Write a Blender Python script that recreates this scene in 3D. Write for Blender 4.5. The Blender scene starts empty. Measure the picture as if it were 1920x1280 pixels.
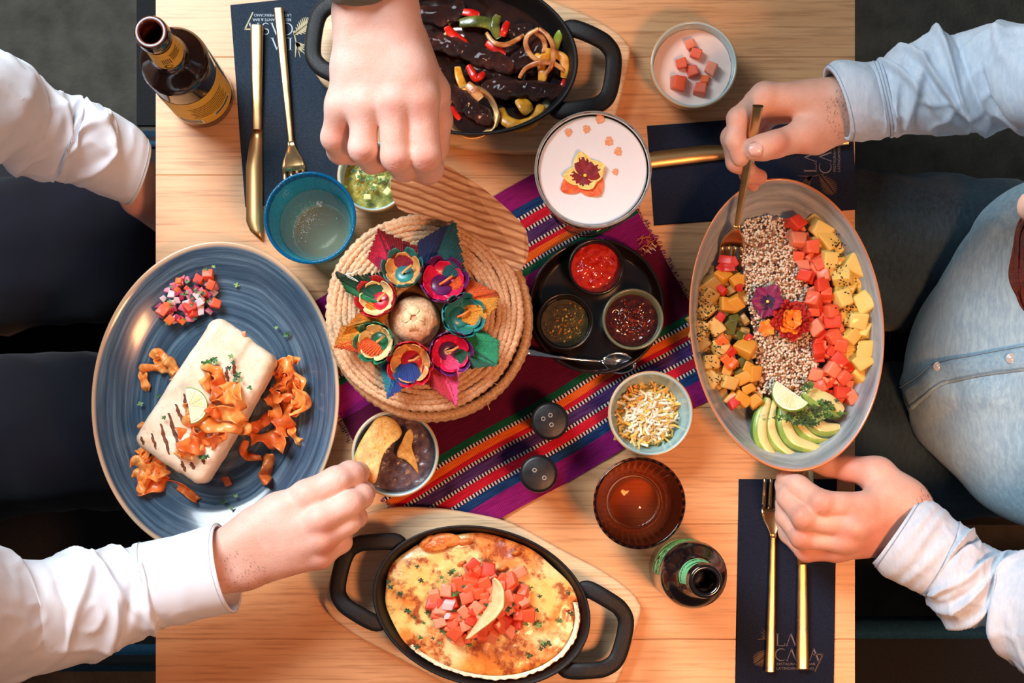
import bpy, bmesh, math, random
import numpy as np
from mathutils import Vector, Matrix
from mathutils.bvhtree import BVHTree
random.seed(7); RNG = np.random.default_rng(7)
C = bpy.context.scene.collection
SC = bpy.context.scene
PI = math.pi
# ---------------------------------------------------------------- camera, world, lights, exposure
TZ = 0.75                       # table top height
CAMH = 1.54                     # camera above the table top
FPX = 1850.0 * CAMH             # focal length in pixels of a 1920 wide frame
CY = (640 - 900) / 1850.0
cam_d = bpy.data.cameras.new('camera'); cam = bpy.data.objects.new('camera', cam_d); C.objects.link(cam)
cam.location = (0, CY, TZ + CAMH); cam.rotation_euler = (0, 0, 0)
cam_d.sensor_width = 36; cam_d.lens = FPX / 1920 * 36; cam_d.shift_x = 0; cam_d.shift_y = 260 / 1920
cam_d.clip_start = 0.05
SC.camera = cam
SC.view_settings.view_transform = 'Standard'; SC.view_settings.look = 'None'
SC.view_settings.gamma = 1; SC.view_settings.use_curve_mapping = False
SC.view_settings.exposure = 0.0
w = bpy.data.worlds.new('world'); SC.world = w; w.use_nodes = True
bg = w.node_tree.nodes['Background']; bg.inputs[0].default_value = (0.80, 0.88, 1.0, 1); bg.inputs[1].default_value = 0.13
def area_light(name, loc, target, size, power, col):
    d = bpy.data.lights.new(name, 'AREA'); d.shape = 'RECTANGLE'; d.size, d.size_y = size; d.energy = power; d.color = col
    o = bpy.data.objects.new(name, d); C.objects.link(o); o.location = loc
    o.rotation_euler = (Vector(target) - Vector(loc)).to_track_quat('-Z', 'Y').to_euler()
    return o
area_light('window_light', (-0.95, 1.10, 2.30), (-0.12, 0.05, TZ), (1.1, 0.9), 76, (0.84, 0.93, 1.0))
pl_ = area_light('pendant_light', (0.60, -0.62, 2.30), (0.28, -0.28, TZ), (0.26, 0.26), 5.6, (1.0, 0.42, 0.18)); pl_.data.spread = 1.5

# ---------------------------------------------------------------- coordinates
def P(px, py, h=0.0):
    s = FPX / (CAMH - h)
    return Vector(((px - 960) / s, CY - (py - 900) / s, TZ + h))
def L(n, h=0.0): return n * (CAMH - h) / FPX
def lin(c):
    return tuple((v / 255 / 12.92 if v / 255 <= 0.04045 else ((v / 255 + 0.055) / 1.055) ** 2.4) for v in c)

# ---------------------------------------------------------------- numpy noise
_T = np.random.default_rng(3).random((64, 64, 64)).astype(np.float32)
def vnoise(p):
    p = np.asarray(p, dtype=np.float64); i = np.floor(p).astype(int); f = p - i; f = f * f * (3 - 2 * f)
    def g(a, b, c): return _T[(i[..., 0] + a) & 63, (i[..., 1] + b) & 63, (i[..., 2] + c) & 63]
    x, y, z = f[..., 0], f[..., 1], f[..., 2]
    a = (g(0,0,0)*(1-x)+g(1,0,0)*x)*(1-y)+(g(0,1,0)*(1-x)+g(1,1,0)*x)*y
    b = (g(0,0,1)*(1-x)+g(1,0,1)*x)*(1-y)+(g(0,1,1)*(1-x)+g(1,1,1)*x)*y
    return (a*(1-z)+b*z) * 2 - 1
def fbm(p, o=3):
    p = np.asarray(p, float); s = 0; a = 1.0
    for k in range(o):
        s = s + a * vnoise(p + 17.3 * k); p = p * 2.03; a *= 0.5
    return s

# ---------------------------------------------------------------- objects
_mesh = {}
def mesh_of(name, V, F, mats, smooth=True, mi=None, sharp=None):
    me = bpy.data.meshes.new(name)
    me.from_pydata([tuple(map(float, v)) for v in V], [], [tuple(map(int, f)) for f in F])
    if not isinstance(mats, (list, tuple)): mats = [mats]
    for m in mats: me.materials.append(m)
    if smooth: me.polygons.foreach_set('use_smooth', [True] * len(me.polygons))
    if mi is not None: me.polygons.foreach_set('material_index', list(map(int, mi)))
    me.update()
    if sharp is not None: me.set_sharp_from_angle(angle=math.radians(sharp))
    return me
def ob(name, VF, mat, parent=None, loc=None, rot=None, smooth=True, label=None, cat=None, group=None, kind=None, mi=None, sharp=None):
    me = VF if isinstance(VF, bpy.types.Mesh) else mesh_of(name, VF[0], VF[1], mat, smooth, mi if mi is not None else (VF[2] if len(VF) > 2 else None), sharp)
    o = bpy.data.objects.new(name, me); C.objects.link(o)
    if loc is not None: o.location = loc
    if rot is not None: o.rotation_euler = rot if hasattr(rot, '__len__') else (0, 0, rot)
    if parent is not None: o.parent = parent
    return tag(o, label, cat, group, kind)
def tag(o, label=None, cat=None, group=None, kind=None):
    for k, v in (('label', label), ('category', cat), ('group', group), ('kind', kind)):
        if v: o[k] = v
    return o
def empty(name, loc=(0, 0, 0), rz=0, label=None, cat=None, group=None):
    o = bpy.data.objects.new(name, None); C.objects.link(o); o.location = loc
    o.rotation_euler = rz if hasattr(rz, '__len__') else (0, 0, rz); o.empty_display_size = .05
    return tag(o, label, cat, group)
def rel(V, loc):
    l = Vector(loc); return [Vector(v) - l for v in V]
def join(*parts):
    V, F, MI = [], [], []
    for p in parts:
        n = len(V); V += [tuple(v) for v in p[0]]; F += [tuple(i + n for i in f) for f in p[1]]
        MI += list(p[2]) if len(p) > 2 else [0] * len(p[1])
    return V, F, MI
def xf(VF, M):
    return ([M @ Vector(v) for v in VF[0]],) + tuple(VF[1:])
def T3(x, y, z, rz=0, s=1): return Matrix.Translation((x, y, z)) @ Matrix.Rotation(rz, 4, 'Z') @ Matrix.Diagonal((s, s, s, 1))
def setmi(VF, k): return VF[0], VF[1], [k] * len(VF[1])

# ---------------------------------------------------------------- shapes
def lathe(prof, n=64, sx=1, sy=1, rf=None, capb=False, capt=False):
    """prof: (r,z) list.  rf(theta,k) scales the radius"""
    V, F = [], []
    m = len(prof)
    for k, (r, z) in enumerate(prof):
        for j in range(n):
            a = 2 * PI * j / n; q = rf(a, k) if rf else 1
            V.append((r * q * math.cos(a) * sx, r * q * math.sin(a) * sy, z))
    for k in range(m - 1):
        for j in range(n):
            j2 = (j + 1) % n
            F.append((k*n+j, k*n+j2, (k+1)*n+j2, (k+1)*n+j))
    if capb: F.append(tuple(range(n - 1, -1, -1)))
    if capt: F.append(tuple((m-1)*n + j for j in range(n)))
    return V, F
def frames(pts, up=None):
    pts = [Vector(p) for p in pts]; n = len(pts); T = []
    for i in range(n):
        t = pts[min(i+1, n-1)] - pts[max(i-1, 0)]
        T.append(t.normalized() if t.length > 1e-9 else Vector((0, 0, 1)))
    u = Vector(up) if up is not None else (Vector((0, 0, 1)) if abs(T[0].z) < .9 else Vector((1, 0, 0)))
    N = []
    for t in T:
        s = t.cross(u)
        if s.length < 1e-4: s = N[-1] if N else Vector((1, 0, 0))
        s.normalize(); q = s.cross(t).normalized(); N.append(s)
        if up is None: u = q
    return pts, T, N, [N[i].cross(T[i]).normalized() for i in range(n)]
def tube(pts, r, n=10, cap=True, flat=1.0, up=None, close=False, rf=None):
    """r: radius, list, or (rs, ru) list; section spans side (N) and up (U)"""
    pts, T, N, U = frames(pts, up)
    V, F = [], []; m = len(pts)
    for i in range(m):
        ri = r[i] if hasattr(r, '__len__') else r
        rs, ru = ri if hasattr(ri, '__len__') else (ri, ri * flat)
        for j in range(n):
            a = 2 * PI * j / n; q = rf(i, a) if rf else 1
            V.append(pts[i] + N[i] * (rs * q * math.cos(a)) + U[i] * (ru * q * math.sin(a)))
    for i in range(m - (0 if close else 1)):
        i2 = (i + 1) % m
        for j in range(n):
            j2 = (j + 1) % n; F.append((i*n+j, i2*n+j, i2*n+j2, i*n+j2)[::-1])
    if cap and not close:
        F.append(tuple(range(n))[::-1][::-1]); F.append(tuple((m-1)*n + j for j in range(n))[::-1])
    return V, F
def smoothpath(pts, k=6):
    """catmull-rom through points of any dimension"""
    p = [np.array(q, float) for q in pts]; out = []
    for i in range(len(p) - 1):
        a, b, c, d = p[max(i-1, 0)], p[i], p[i+1], p[min(i+2, len(p)-1)]
        for s in range(k):
            t = s / k
            out.append(0.5*((2*b)+(-a+c)*t+(2*a-5*b+4*c-d)*t*t+(-a+3*b-3*c+d)*t**3))
    out.append(p[-1]); return out
def closedpath(pts, k=6):
    p = [np.array(q, float) for q in pts]; n = len(p); out = []
    for i in range(n):
        a, b, c, d = p[i-1], p[i], p[(i+1) % n], p[(i+2) % n]
        for s in range(k):
            t = s / k
            out.append(0.5*((2*b)+(-a+c)*t+(2*a-5*b+4*c-d)*t*t+(-a+3*b-3*c+d)*t**3))
    return out
def prism(poly, z0, z1, bev=0.0, steps=2):
    """poly: 2D outline (any winding) -> solid with rounded top and bottom edges"""
    p = [Vector((q[0], q[1])) for q in poly]
    ar = sum(p[i].x * p[(i+1) % len(p)].y - p[(i+1) % len(p)].x * p[i].y for i in range(len(p)))
    if ar < 0: p = p[::-1]
    n = len(p); nor = []
    for i in range(n):
        e = (p[(i+1) % n] - p[i-1]); nor.append(Vector((e.y, -e.x)).normalized() if e.length > 1e-9 else Vector((0, 0)))
    rows = [(0, z0, 1)] if not bev else []
    if bev:
        for s in range(steps + 1):
            a = PI/2 * s / steps; rows.append((bev * (1 - math.sin(a)), z0 + bev * (1 - math.cos(a)), 1))
        for s in range(steps + 1):
            a = PI/2 * s / steps; rows.append((bev * (1 - math.cos(a)), z1 - bev * (1 - math.sin(a)), 1))
    else: rows.append((0, z1, 1))
    V, F = [], []
    for ins, z, _ in rows:
        for i in range(n):
            q = p[i] - nor[i] * ins; V.append((q.x, q.y, z))
    m = len(rows)
    for k in range(m - 1):
        for j in range(n):
            j2 = (j + 1) % n; F.append((k*n+j, k*n+j2, (k+1)*n+j2, (k+1)*n+j))
    F.append(tuple(range(n - 1, -1, -1))); F.append(tuple((m-1)*n + j for j in range(n)))
    return V, F
def box(sx, sy, sz, bev=0.0, z0=None):
    z0 = -sz/2 if z0 is None else z0
    return prism([(-sx/2, -sy/2), (sx/2, -sy/2), (sx/2, sy/2), (-sx/2, sy/2)], z0, z0 + sz, bev, 1)
def chunk(sx, sy, sz, jit=.12, rnd=random, bev=.18):
    """irregular diced piece: a skewed box with chamfered edges, resting on z=0"""
    bm = bmesh.new(); bmesh.ops.create_cube(bm, size=1)
    for v in bm.verts:
        v.co += Vector([rnd.uniform(-jit, jit) for _ in range(3)])
    bmesh.ops.bevel(bm, geom=list(bm.edges), offset=bev * .75, segments=2, profile=.6, affect='EDGES')
    V = [(v.co.x * sx, v.co.y * sy, (v.co.z + .5) * sz) for v in bm.verts]
    F = [tuple(v.index for v in f.verts) for f in bm.faces]; bm.free(); return V, F
def ico(r=1, sub=1, sc=(1, 1, 1)):
    bm = bmesh.new(); bmesh.ops.create_icosphere(bm, subdivisions=sub, radius=r)
    V = [(v.co.x*sc[0], v.co.y*sc[1], v.co.z*sc[2]) for v in bm.verts]; F = [tuple(v.index for v in f.verts) for f in bm.faces]
    bm.free(); return V, F
def disc_field(rx, ry, zf, nr=40, na=96, edge=None, sides=None):
    """filled elliptical heightfield; zf(x,y arrays, rr 0..1) -> z"""
    V, F = [(0, 0, 0)], []
    for i in range(1, nr + 1):
        for j in range(na):
            a = 2 * PI * j / na; q = i / nr * (edge(a) if edge else 1); V.append((rx*q*math.cos(a), ry*q*math.sin(a), 0))
    A = np.array(V); rr = np.concatenate([[0], np.repeat(np.arange(1, nr+1) / nr, na)])
    A[:, 2] = zf(A[:, 0], A[:, 1], rr); V = [tuple(v) for v in A]
    for j in range(na): F.append((0, 1 + j, 1 + (j+1) % na))
    for i in range(nr - 1):
        for j in range(na):
            j2 = (j+1) % na; F.append((1+i*na+j, 1+(i+1)*na+j, 1+(i+1)*na+j2, 1+i*na+j2))
    if sides is not None:
        b = len(V); o = 1 + (nr-1)*na
        for j in range(na): V.append((V[o+j][0] * .96, V[o+j][1] * .96, sides))
        for j in range(na):
            j2 = (j+1) % na; F.append((o+j, b+j, b+j2, o+j2))
        F.append(tuple(b + j for j in range(na))[::-1])
    return V, F
def sheet(grid, th=0.0):
    """grid[i][j] of points -> surface; th>0 makes it solid"""
    m, n = len(grid), len(grid[0]); V = [Vector(p) for r in grid for p in r]; F = []
    for i in range(m-1):
        for j in range(n-1): F.append((i*n+j, (i+1)*n+j, (i+1)*n+j+1, i*n+j+1))
    if th:
        N = [Vector() for _ in V]
        for f in F:
            c = (V[f[1]] - V[f[0]]).cross(V[f[3]] - V[f[0]])
            if c.length < 1e-14: c = (V[f[2]] - V[f[1]]).cross(V[f[3]] - V[f[1]])
            for i in f: N[i] += c
        k = len(V); V = V + [V[i] - (N[i].normalized() if N[i].length > 0 else Vector((0,0,1))) * th for i in range(k)]
        F += [tuple(i + k for i in f)[::-1] for f in list(F)]
        B = [j for j in range(n)] + [i*n + n-1 for i in range(1, m)] + [(m-1)*n + j for j in range(n-2, -1, -1)] + [i*n for i in range(m-2, 0, -1)]
        for a, b in zip(B, B[1:] + B[:1]): F.append((a, b, b + k, a + k))
    return V, F
def ribbon(pts, wd, side, th=.0008, cup=0.0, nw=2):
    """pts path, wd widths, side vectors"""
    g = []
    for i, p in enumerate(pts):
        p = Vector(p); s = Vector(side[i]).normalized(); w_ = wd[i] if hasattr(wd, '__len__') else wd
        t = (Vector(pts[min(i+1, len(pts)-1)]) - Vector(pts[max(i-1, 0)])); nn = t.cross(s)
        nn = nn.normalized() if nn.length > 0 else Vector((0, 0, 1))
        g.append([p + s * w_ * (k / nw - .5) + nn * cup * (1 - (2*k/nw-1)**2) for k in range(nw + 1)])
    return sheet(g, th)

# ---------------------------------------------------------------- signed distance modelling
def seg(X, a, b, ra, rb):
    a = np.array(a, float); b = np.array(b, float); ab = b - a; l = ab @ ab + 1e-12
    d = X - a; t = np.clip(d @ ab / l, 0, 1); q = d - t[..., None] * ab
    return np.sqrt((q*q).sum(-1)) - (ra + (rb - ra) * t)
def smin(a, b, k):
    h = np.clip(.5 + .5*(b - a)/k, 0, 1); return b*(1-h) + a*h - k*h*(1-h)
def surf(fn, lo, hi, res):
    lo = np.array(lo, float); n = np.ceil((np.array(hi) - lo) / res).astype(int) + 1
    ax = [lo[i] + res*np.arange(n[i]) for i in range(3)]
    X = np.stack(np.meshgrid(*ax, indexing='ij'), -1); D = fn(X).astype(np.float64)
    nx, ny, nz = D.shape; S = D < 0; cnt = np.zeros((nx-1, ny-1, nz-1)); acc = np.zeros((nx-1, ny-1, nz-1, 3))
    cor = [(i, j, k) for i in (0, 1) for j in (0, 1) for k in (0, 1)]
    def sl(A, c): return A[c[0]:nx-1+c[0], c[1]:ny-1+c[1], c[2]:nz-1+c[2]]
    for a in cor:
        for d in range(3):
            if a[d]: continue
            b = list(a); b[d] = 1; da, db = sl(D, a), sl(D, b); cr = (da < 0) != (db < 0)
            t = np.where(cr, da / np.where(cr, da - db, 1), 0)
            for e in range(3): acc[..., e] += np.where(cr, a[e] + (t if e == d else 0), 0)
            cnt += cr
    act = cnt > 0; idx = -np.ones(act.shape, int); idx[act] = np.arange(act.sum())
    base = np.stack(np.nonzero(act), -1); V = lo + res*(base + acc[act] / cnt[act][:, None]); Q = []
    for d in range(3):
        o1, o2 = [(1, 2), (2, 0), (0, 1)][d]
        A = np.take(S, range(0, S.shape[d]-1), d); B = np.take(S, range(1, S.shape[d]), d)
        I = np.stack(np.nonzero(A != B), -1)
        I = I[(I[:, o1] > 0) & (I[:, o2] > 0) & (I[:, o1] < act.shape[o1]) & (I[:, o2] < act.shape[o2])]
        ins = S[I[:, 0], I[:, 1], I[:, 2]]
        def g(u, v):
            J = I.copy(); J[:, o1] -= u; J[:, o2] -= v; return idx[J[:, 0], J[:, 1], J[:, 2]]
        q = np.stack([g(1, 1), g(0, 1), g(0, 0), g(1, 0)], -1)
        q[~ins] = q[~ins][:, ::-1]; Q.append(q)
    Q = np.concatenate(Q); Q = Q[(Q >= 0).all(1)]
    return V, Q
def relax(V, Q, it=2, f=.5):
    for _ in range(it):
        A = np.zeros_like(V); c = np.zeros(len(V))
        for a, b in ((0, 1), (1, 2), (2, 3), (3, 0)):
            np.add.at(A, Q[:, a], V[Q[:, b]]); np.add.at(A, Q[:, b], V[Q[:, a]]); np.add.at(c, Q[:, a], 1); np.add.at(c, Q[:, b], 1)
        V = V*(1-f) + f*A/c[:, None]
    return V
def bvh_of(VF): return BVHTree.FromPolygons([Vector(v) for v in VF[0]], [tuple(f) for f in VF[1]])
def set_attr(me, name, vals):
    a = me.attributes.new(name, 'FLOAT', 'POINT'); a.data.foreach_set('value', np.asarray(vals, np.float32))

# ---------------------------------------------------------------- materials
class NB:
    def __init__(s, name):
        s.m = bpy.data.materials.new(name); s.m.use_nodes = True; s.nt = s.m.node_tree; s.N = s.nt.nodes
        s.b = s.N['Principled BSDF']; s.out = s.N['Material Output']
    def n(s, t, ins=None, **kw):
        x = s.N.new(t)
        for k, v in kw.items(): setattr(x, k, v)
        for k, v in (ins or {}).items(): s.i(x, k, v)
        return x
    def i(s, node, key, v):
        if isinstance(v, bpy.types.NodeSocket): s.nt.links.new(v, node.inputs[key])
        else: node.inputs[key].default_value = v
    def obj(s, scale=(1, 1, 1), rz=0, loc=(0, 0, 0)):
        t = s.n('ShaderNodeTexCoord'); m = s.n('ShaderNodeMapping'); s.nt.links.new(t.outputs['Object'], m.inputs[0])
        m.inputs['Scale'].default_value = scale; m.inputs['Rotation'].default_value = (0, 0, rz); m.inputs['Location'].default_value = loc
        return m.outputs[0]
    def noise(s, vec, scale, detail=3, rough=.5, dist=0):
        return s.n('ShaderNodeTexNoise', {'Vector': vec, 'Scale': scale, 'Detail': detail, 'Roughness': rough, 'Distortion': dist}).outputs['Fac']
    def ramp(s, fac, stops, interp='LINEAR'):
        r = s.n('ShaderNodeValToRGB', {'Fac': fac}); cr = r.color_ramp; cr.interpolation = interp
        while len(cr.elements) < len(stops): cr.elements.new(.5)
        for e, (p, c) in zip(cr.elements, stops):
            e.position = p; e.color = (*(lin(c) if not isinstance(c, (int, float)) else (c, c, c)), 1)
        return r.outputs['Color']
    def math(s, op, a, b=0.0, c=0.0, clamp=False):
        x = s.n('ShaderNodeMath', operation=op, use_clamp=clamp); s.i(x, 0, a); s.i(x, 1, b); s.i(x, 2, c); return x.outputs[0]
    def mix(s, f, a, b, mode='MIX'):
        x = s.n('ShaderNodeMix', data_type='RGBA', blend_type=mode)
        s.i(x, 'Factor', f); s.i(x, 6, (*lin(a), 1) if isinstance(a, tuple) and len(a) == 3 else a); s.i(x, 7, (*lin(b), 1) if isinstance(b, tuple) and len(b) == 3 else b)
        return x.outputs[2]
    def bump(s, h, st=.3, dist=.001):
        b = s.n('ShaderNodeBump', {'Height': h, 'Strength': st, 'Distance': dist}); return b.outputs[0]
    def attr(s, name): return s.n('ShaderNodeAttribute', attribute_name=name).outputs['Fac']
    def set(s, **kw):
        for k, v in kw.items(): s.i(s.b, k.replace('_', ' '), v)
        return s.m
def mat(name, c, c2=None, rough=.5, metal=0, ns=60, nd=3, lo=.4, hi=.6, bump=0, bs=200, bd=.001, sss=0, coat=0, spec=.5, st=(1, 1, 1), rz=0, sheen=0, sssr=(1, .4, .2), rvar=0):
    b = NB(name); v = b.obj(st, rz)
    if c2 is not None: col = b.ramp(b.noise(v, ns, nd), [(lo, c), (hi, c2)])
    else: col = (*lin(c), 1)
    b.set(Base_Color=col, Roughness=rough, Metallic=metal, Coat_Weight=coat, Specular_IOR_Level=spec, Sheen_Weight=sheen)
    if coat: b.set(Coat_Roughness=.12)
    if sss: b.set(Subsurface_Weight=sss, Subsurface_Scale=.004, Subsurface_Radius=sssr)
    if rvar: b.set(Roughness=b.ramp(b.noise(v, ns * 1.7, 3), [(.35, max(rough - rvar, .05)), (.65, rough + rvar)]))
    if bump: b.set(Normal=b.bump(b.noise(v, bs, 4), bump, bd))
    return b.m
def pal(name, cols, rough=.5, **k):
    return [mat(name + '_' + 'abcdefghij'[i], c, rough=rough, **k) for i, c in enumerate(cols)]

# ================================================================ MATERIALS
def wood_mat(name, c1, c2, c3, rough=.45, gx=2.0, gy=60.0, rz=0, seedloc=(0, 0, 0), fine=1.0, objrand=0.0, ringd=0.0):
    b = NB(name); v = b.obj((gx, gy, gx), rz, seedloc)
    if objrand:
        oi = b.n('ShaderNodeObjectInfo').outputs['Random']
        cx = b.n('ShaderNodeCombineXYZ', {'X': b.math('MULTIPLY', oi, 31.0), 'Y': b.math('MULTIPLY', oi, 57.0)}).outputs[0]
        v = b.n('ShaderNodeVectorMath', {0: v, 1: cx}, operation='ADD').outputs[0]
    a = b.noise(v, 1.0, 5, .6, ringd); f = b.noise(v, 7.0 * fine, 3, .6)
    col = b.ramp(a, [(.3, c1), (.5, c2), (.72, c3)])
    pores = b.ramp(f, [(.30, .25), (.5, 1.0)])
    dark = b.mix(1.0, col, (205, 190, 175), 'MULTIPLY')
    col = b.mix(pores, dark, col)
    if objrand:
        hs = b.n('ShaderNodeHueSaturation', {'Color': col, 'Value': b.math('MULTIPLY_ADD', oi, objrand, 1 - objrand/2)}); col = hs.outputs[0]
    b.set(Base_Color=col, Roughness=rough, Normal=b.bump(f, .12, .0006)); return b.m
OAK = wood_mat('oak', (204, 148, 100), (214, 160, 112), (222, 172, 124), rough=.36, gx=2.2, gy=46, objrand=.07, ringd=.5)
BOARD = wood_mat('beech_board', (218, 176, 132), (226, 188, 146), (234, 200, 160), rough=.5, gx=3, gy=70, objrand=.05)
def veneer():
    b = NB('striped_veneer'); v = b.obj((1, 1, 1), math.radians(17)); w_ = b.n('ShaderNodeTexWave', {'Vector': v, 'Scale': 52.0, 'Distortion': 7.5, 'Detail': 4.0, 'Detail Scale': .22}, wave_type='BANDS', bands_direction='Y').outputs['Fac']
    n1 = b.noise(b.obj((14, 220, 14), math.radians(17)), 1.0, 3); col = b.ramp(w_, [(.05, (158, 104, 66)), (.25, (204, 156, 112)), (.6, (230, 192, 152))]); col = b.mix(b.ramp(n1, [(.4, 0.0), (.62, .55)]), col, (168, 112, 72))
    b.set(Base_Color=col, Roughness=.5, Normal=b.bump(w_, .3, .0012)); return b.m
STRIPED = veneer(); STRIPEDGE = mat('pale_veneer_edge', (232, 196, 152), rough=.5)
EDGE = wood_mat('oak_edge', (160, 104, 58), (176, 120, 72), (190, 134, 84), rough=.5)
GOLD = mat('gold_metal', (228, 186, 132), (216, 172, 118), rough=.3, metal=1, ns=30, rvar=.04)
GOLDIN = mat('brushed_gold', (216, 170, 116), rough=.38, metal=1)
STEEL = mat('polished_steel', (205, 205, 208), rough=.12, metal=1)
IRON = mat('cast_iron', (13, 12, 13), (20, 18, 19), rough=.5, spec=.35, ns=900, bump=.5, bs=1500, bd=.0006, rvar=.1)
NAVY = mat('navy_paper_napkin', (34, 43, 54), (44, 55, 68), rough=.92, ns=900, bump=.35, bs=2600, bd=.0004, spec=.2)
NAVYD = mat('dark_navy_paper_napkin', (21, 27, 44), (28, 35, 54), rough=.92, ns=900, bump=.35, bs=2600, bd=.0004, spec=.2)  # same napkin paper, darkened in colour for the shaded settings
PRINTW = mat('pale_print_ink', (176, 186, 196), rough=.7)
PRINTG = mat('gold_print_ink', (150, 136, 100), rough=.5, metal=.3)
PRINTD = mat('shaded_print_ink', (112, 104, 108), rough=.7)  # the pale ink again, shade mixed into its colour
PRINTGD = mat('shaded_gold_print_ink', (72, 50, 42), rough=.6)  # the gold ink again, shade mixed into its colour
BLACKC = mat('matte_black_ceramic', (20, 19, 21), rough=.38, bump=.1, bs=500, rvar=.06)
FLOORM = mat('charcoal_floor', (58, 55, 48), (84, 79, 70), rough=.9, ns=26, nd=6, bump=.6, bs=160, bd=.004, lo=.3, hi=.75)
TEAL = mat('teal_upholstery', (6, 58, 84), (10, 70, 98), rough=.85, ns=300, bump=.3, bs=1800)
CHBLK = mat('black_fabric_and_shade', (22, 22, 25), (30, 29, 32), rough=.9, ns=400, bump=.3, bs=1500)  # own black of stool and chair; painted shade on the bench
DARKWOOD = wood_mat('dark_chair_wood', (40, 30, 24), (52, 40, 32), (62, 48, 38))

# ================================================================ SETTING
def plane_box(name, lo, hi, m, **k):
    c = (Vector(lo) + Vector(hi)) / 2; d = Vector(hi) - Vector(lo)
    return ob(name, box(d.x, d.y, d.z, k.pop('bev', 0)), m, loc=c, smooth=False, **k)
plane_box('floor', (-3.2, -3.2, -.08), (3.2, 3.2, 0), FLOORM, kind='structure')
WALLM = mat('plaster_wall', (120, 112, 104), (132, 124, 114), rough=.9, ns=3)
for nm, lo_, hi_ in (('wall_left', (-3.3, -3.3, 0), (-3.2, 3.3, 3.0)), ('wall_right', (3.2, -3.3, 0), (3.3, 3.3, 3.0)), ('wall_back', (-3.2, 3.2, 0), (3.2, 3.3, 3.0)), ('wall_front', (-3.2, -3.3, 0), (3.2, -3.2, 3.0))):
    plane_box(nm, lo_, hi_, WALLM, kind='structure')

XL, XR = (292 - 960) / 1850, (1603 - 960) / 1850
tab = empty('dining_table', (0, 0, 0), label='light oak dining table with all the dishes set on it', cat='table')
seams = [-330, -112, 107, 328, 546, 764, 982, 1198, 1420]
for a, b_ in zip(seams, seams[1:]):
    y1, y0 = (640 - a) / 1850, (640 - b_) / 1850
    V, F = box(XR - XL, y1 - y0 - .0002, .03, .0006)
    ob('plank', (V, F), OAK, tab, ((XL + XR) / 2, (y0 + y1) / 2, TZ - .015), smooth=False)
yt, yb = (640 + 330) / 1850, (640 - 1420) / 1850
for sy, y in ((1, yt - .05), (-1, yb + .05)):
    ob('apron', box(XR - XL - .16, .02, .07), EDGE, tab, (0, y, TZ - .066), smooth=False)
for sx in (-1, 1):
    ob('apron', box(.02, yt - yb - .1, .07), EDGE, tab, (sx * .24, (yt + yb) / 2, TZ - .066), smooth=False)
    for y in (yt - .07, yb + .07):
        ob('leg', prism([(-.024, -.024), (.024, -.024), (.024, .024), (-.024, .024)], 0, TZ - .031, .003, 1), EDGE, tab, (sx * .27, y, 0), smooth=False)

# seats: a bench with teal padding on the left, chairs on the right
def seat(name, x0, x1, y0, y1, top, padm, label, cat):
    e = empty(name, ((x0+x1)/2, (y0+y1)/2, 0), label=label, cat=cat)
    ob('cushion', box(x1-x0, y1-y0, .09, .028), padm, e, (0, 0, top - .045))
    ob('seat_frame', box(x1-x0-.03, y1-y0-.03, .05), DARKWOOD, e, (0, 0, top - .115), smooth=False)
    for sx in (-1, 1):
        for sy in (-1, 1):
            ob('leg', box(.035, .035, top - .14, z0=0), DARKWOOD, e, (sx*((x1-x0)/2 - .05), sy*((y1-y0)/2 - .05), 0), smooth=False)
    return e
hS = -.30
a = P(-420, 238, hS); b_ = P(350, 1262, hS)
bn = seat('bench', a.x, b_.x, b_.y, a.y, TZ + hS, CHBLK, 'teal padded bench, coloured black where shaded, under the person in the white shirt', 'bench')  # teal bench; the black cushion colour stands for its shaded stretch
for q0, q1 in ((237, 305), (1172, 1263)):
    y1_, y0_ = P(0, q0, hS).y, P(0, q1, hS).y; ob('lit_teal_end', box(b_.x - a.x + .002, y1_ - y0_, .094, .026), TEAL, bn, (0, (y0_+y1_)/2 - bn.location.y, TZ + hS - .044))  # teal kept only where light reaches the bench
q0, q1 = P(258, -400, -.75), P(300, 236, -.75); plane_box('trim_1', (q0.x, q1.y, .0), (q1.x, 1.6, .006), CHBLK, kind='structure')  # plain dark strip on the floor beside the table edge
a = P(1580, 1166, hS); b_ = P(2250, 1560, hS)
bn = seat('padded_stool', a.x, b_.x, b_.y, a.y, TZ + hS, CHBLK, 'dark padded stool with a teal edge, below the lower denim sleeve', 'stool')
y1_, y0_ = P(0, 1165, hS).y, P(0, 1206, hS).y; ob('teal_edge', box(b_.x - a.x + .002, y1_ - y0_, .094, .012), TEAL, bn, (0, (y0_+y1_)/2 - bn.location.y, TZ + hS - .044))
a = P(1680, 345, hS - .04); b_ = P(2500, 985, hS - .04)
seat('dining_chair', a.x, b_.x, b_.y, a.y, TZ + hS - .04, CHBLK, 'black chair the person in the denim shirt sits on', 'chair')

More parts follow.
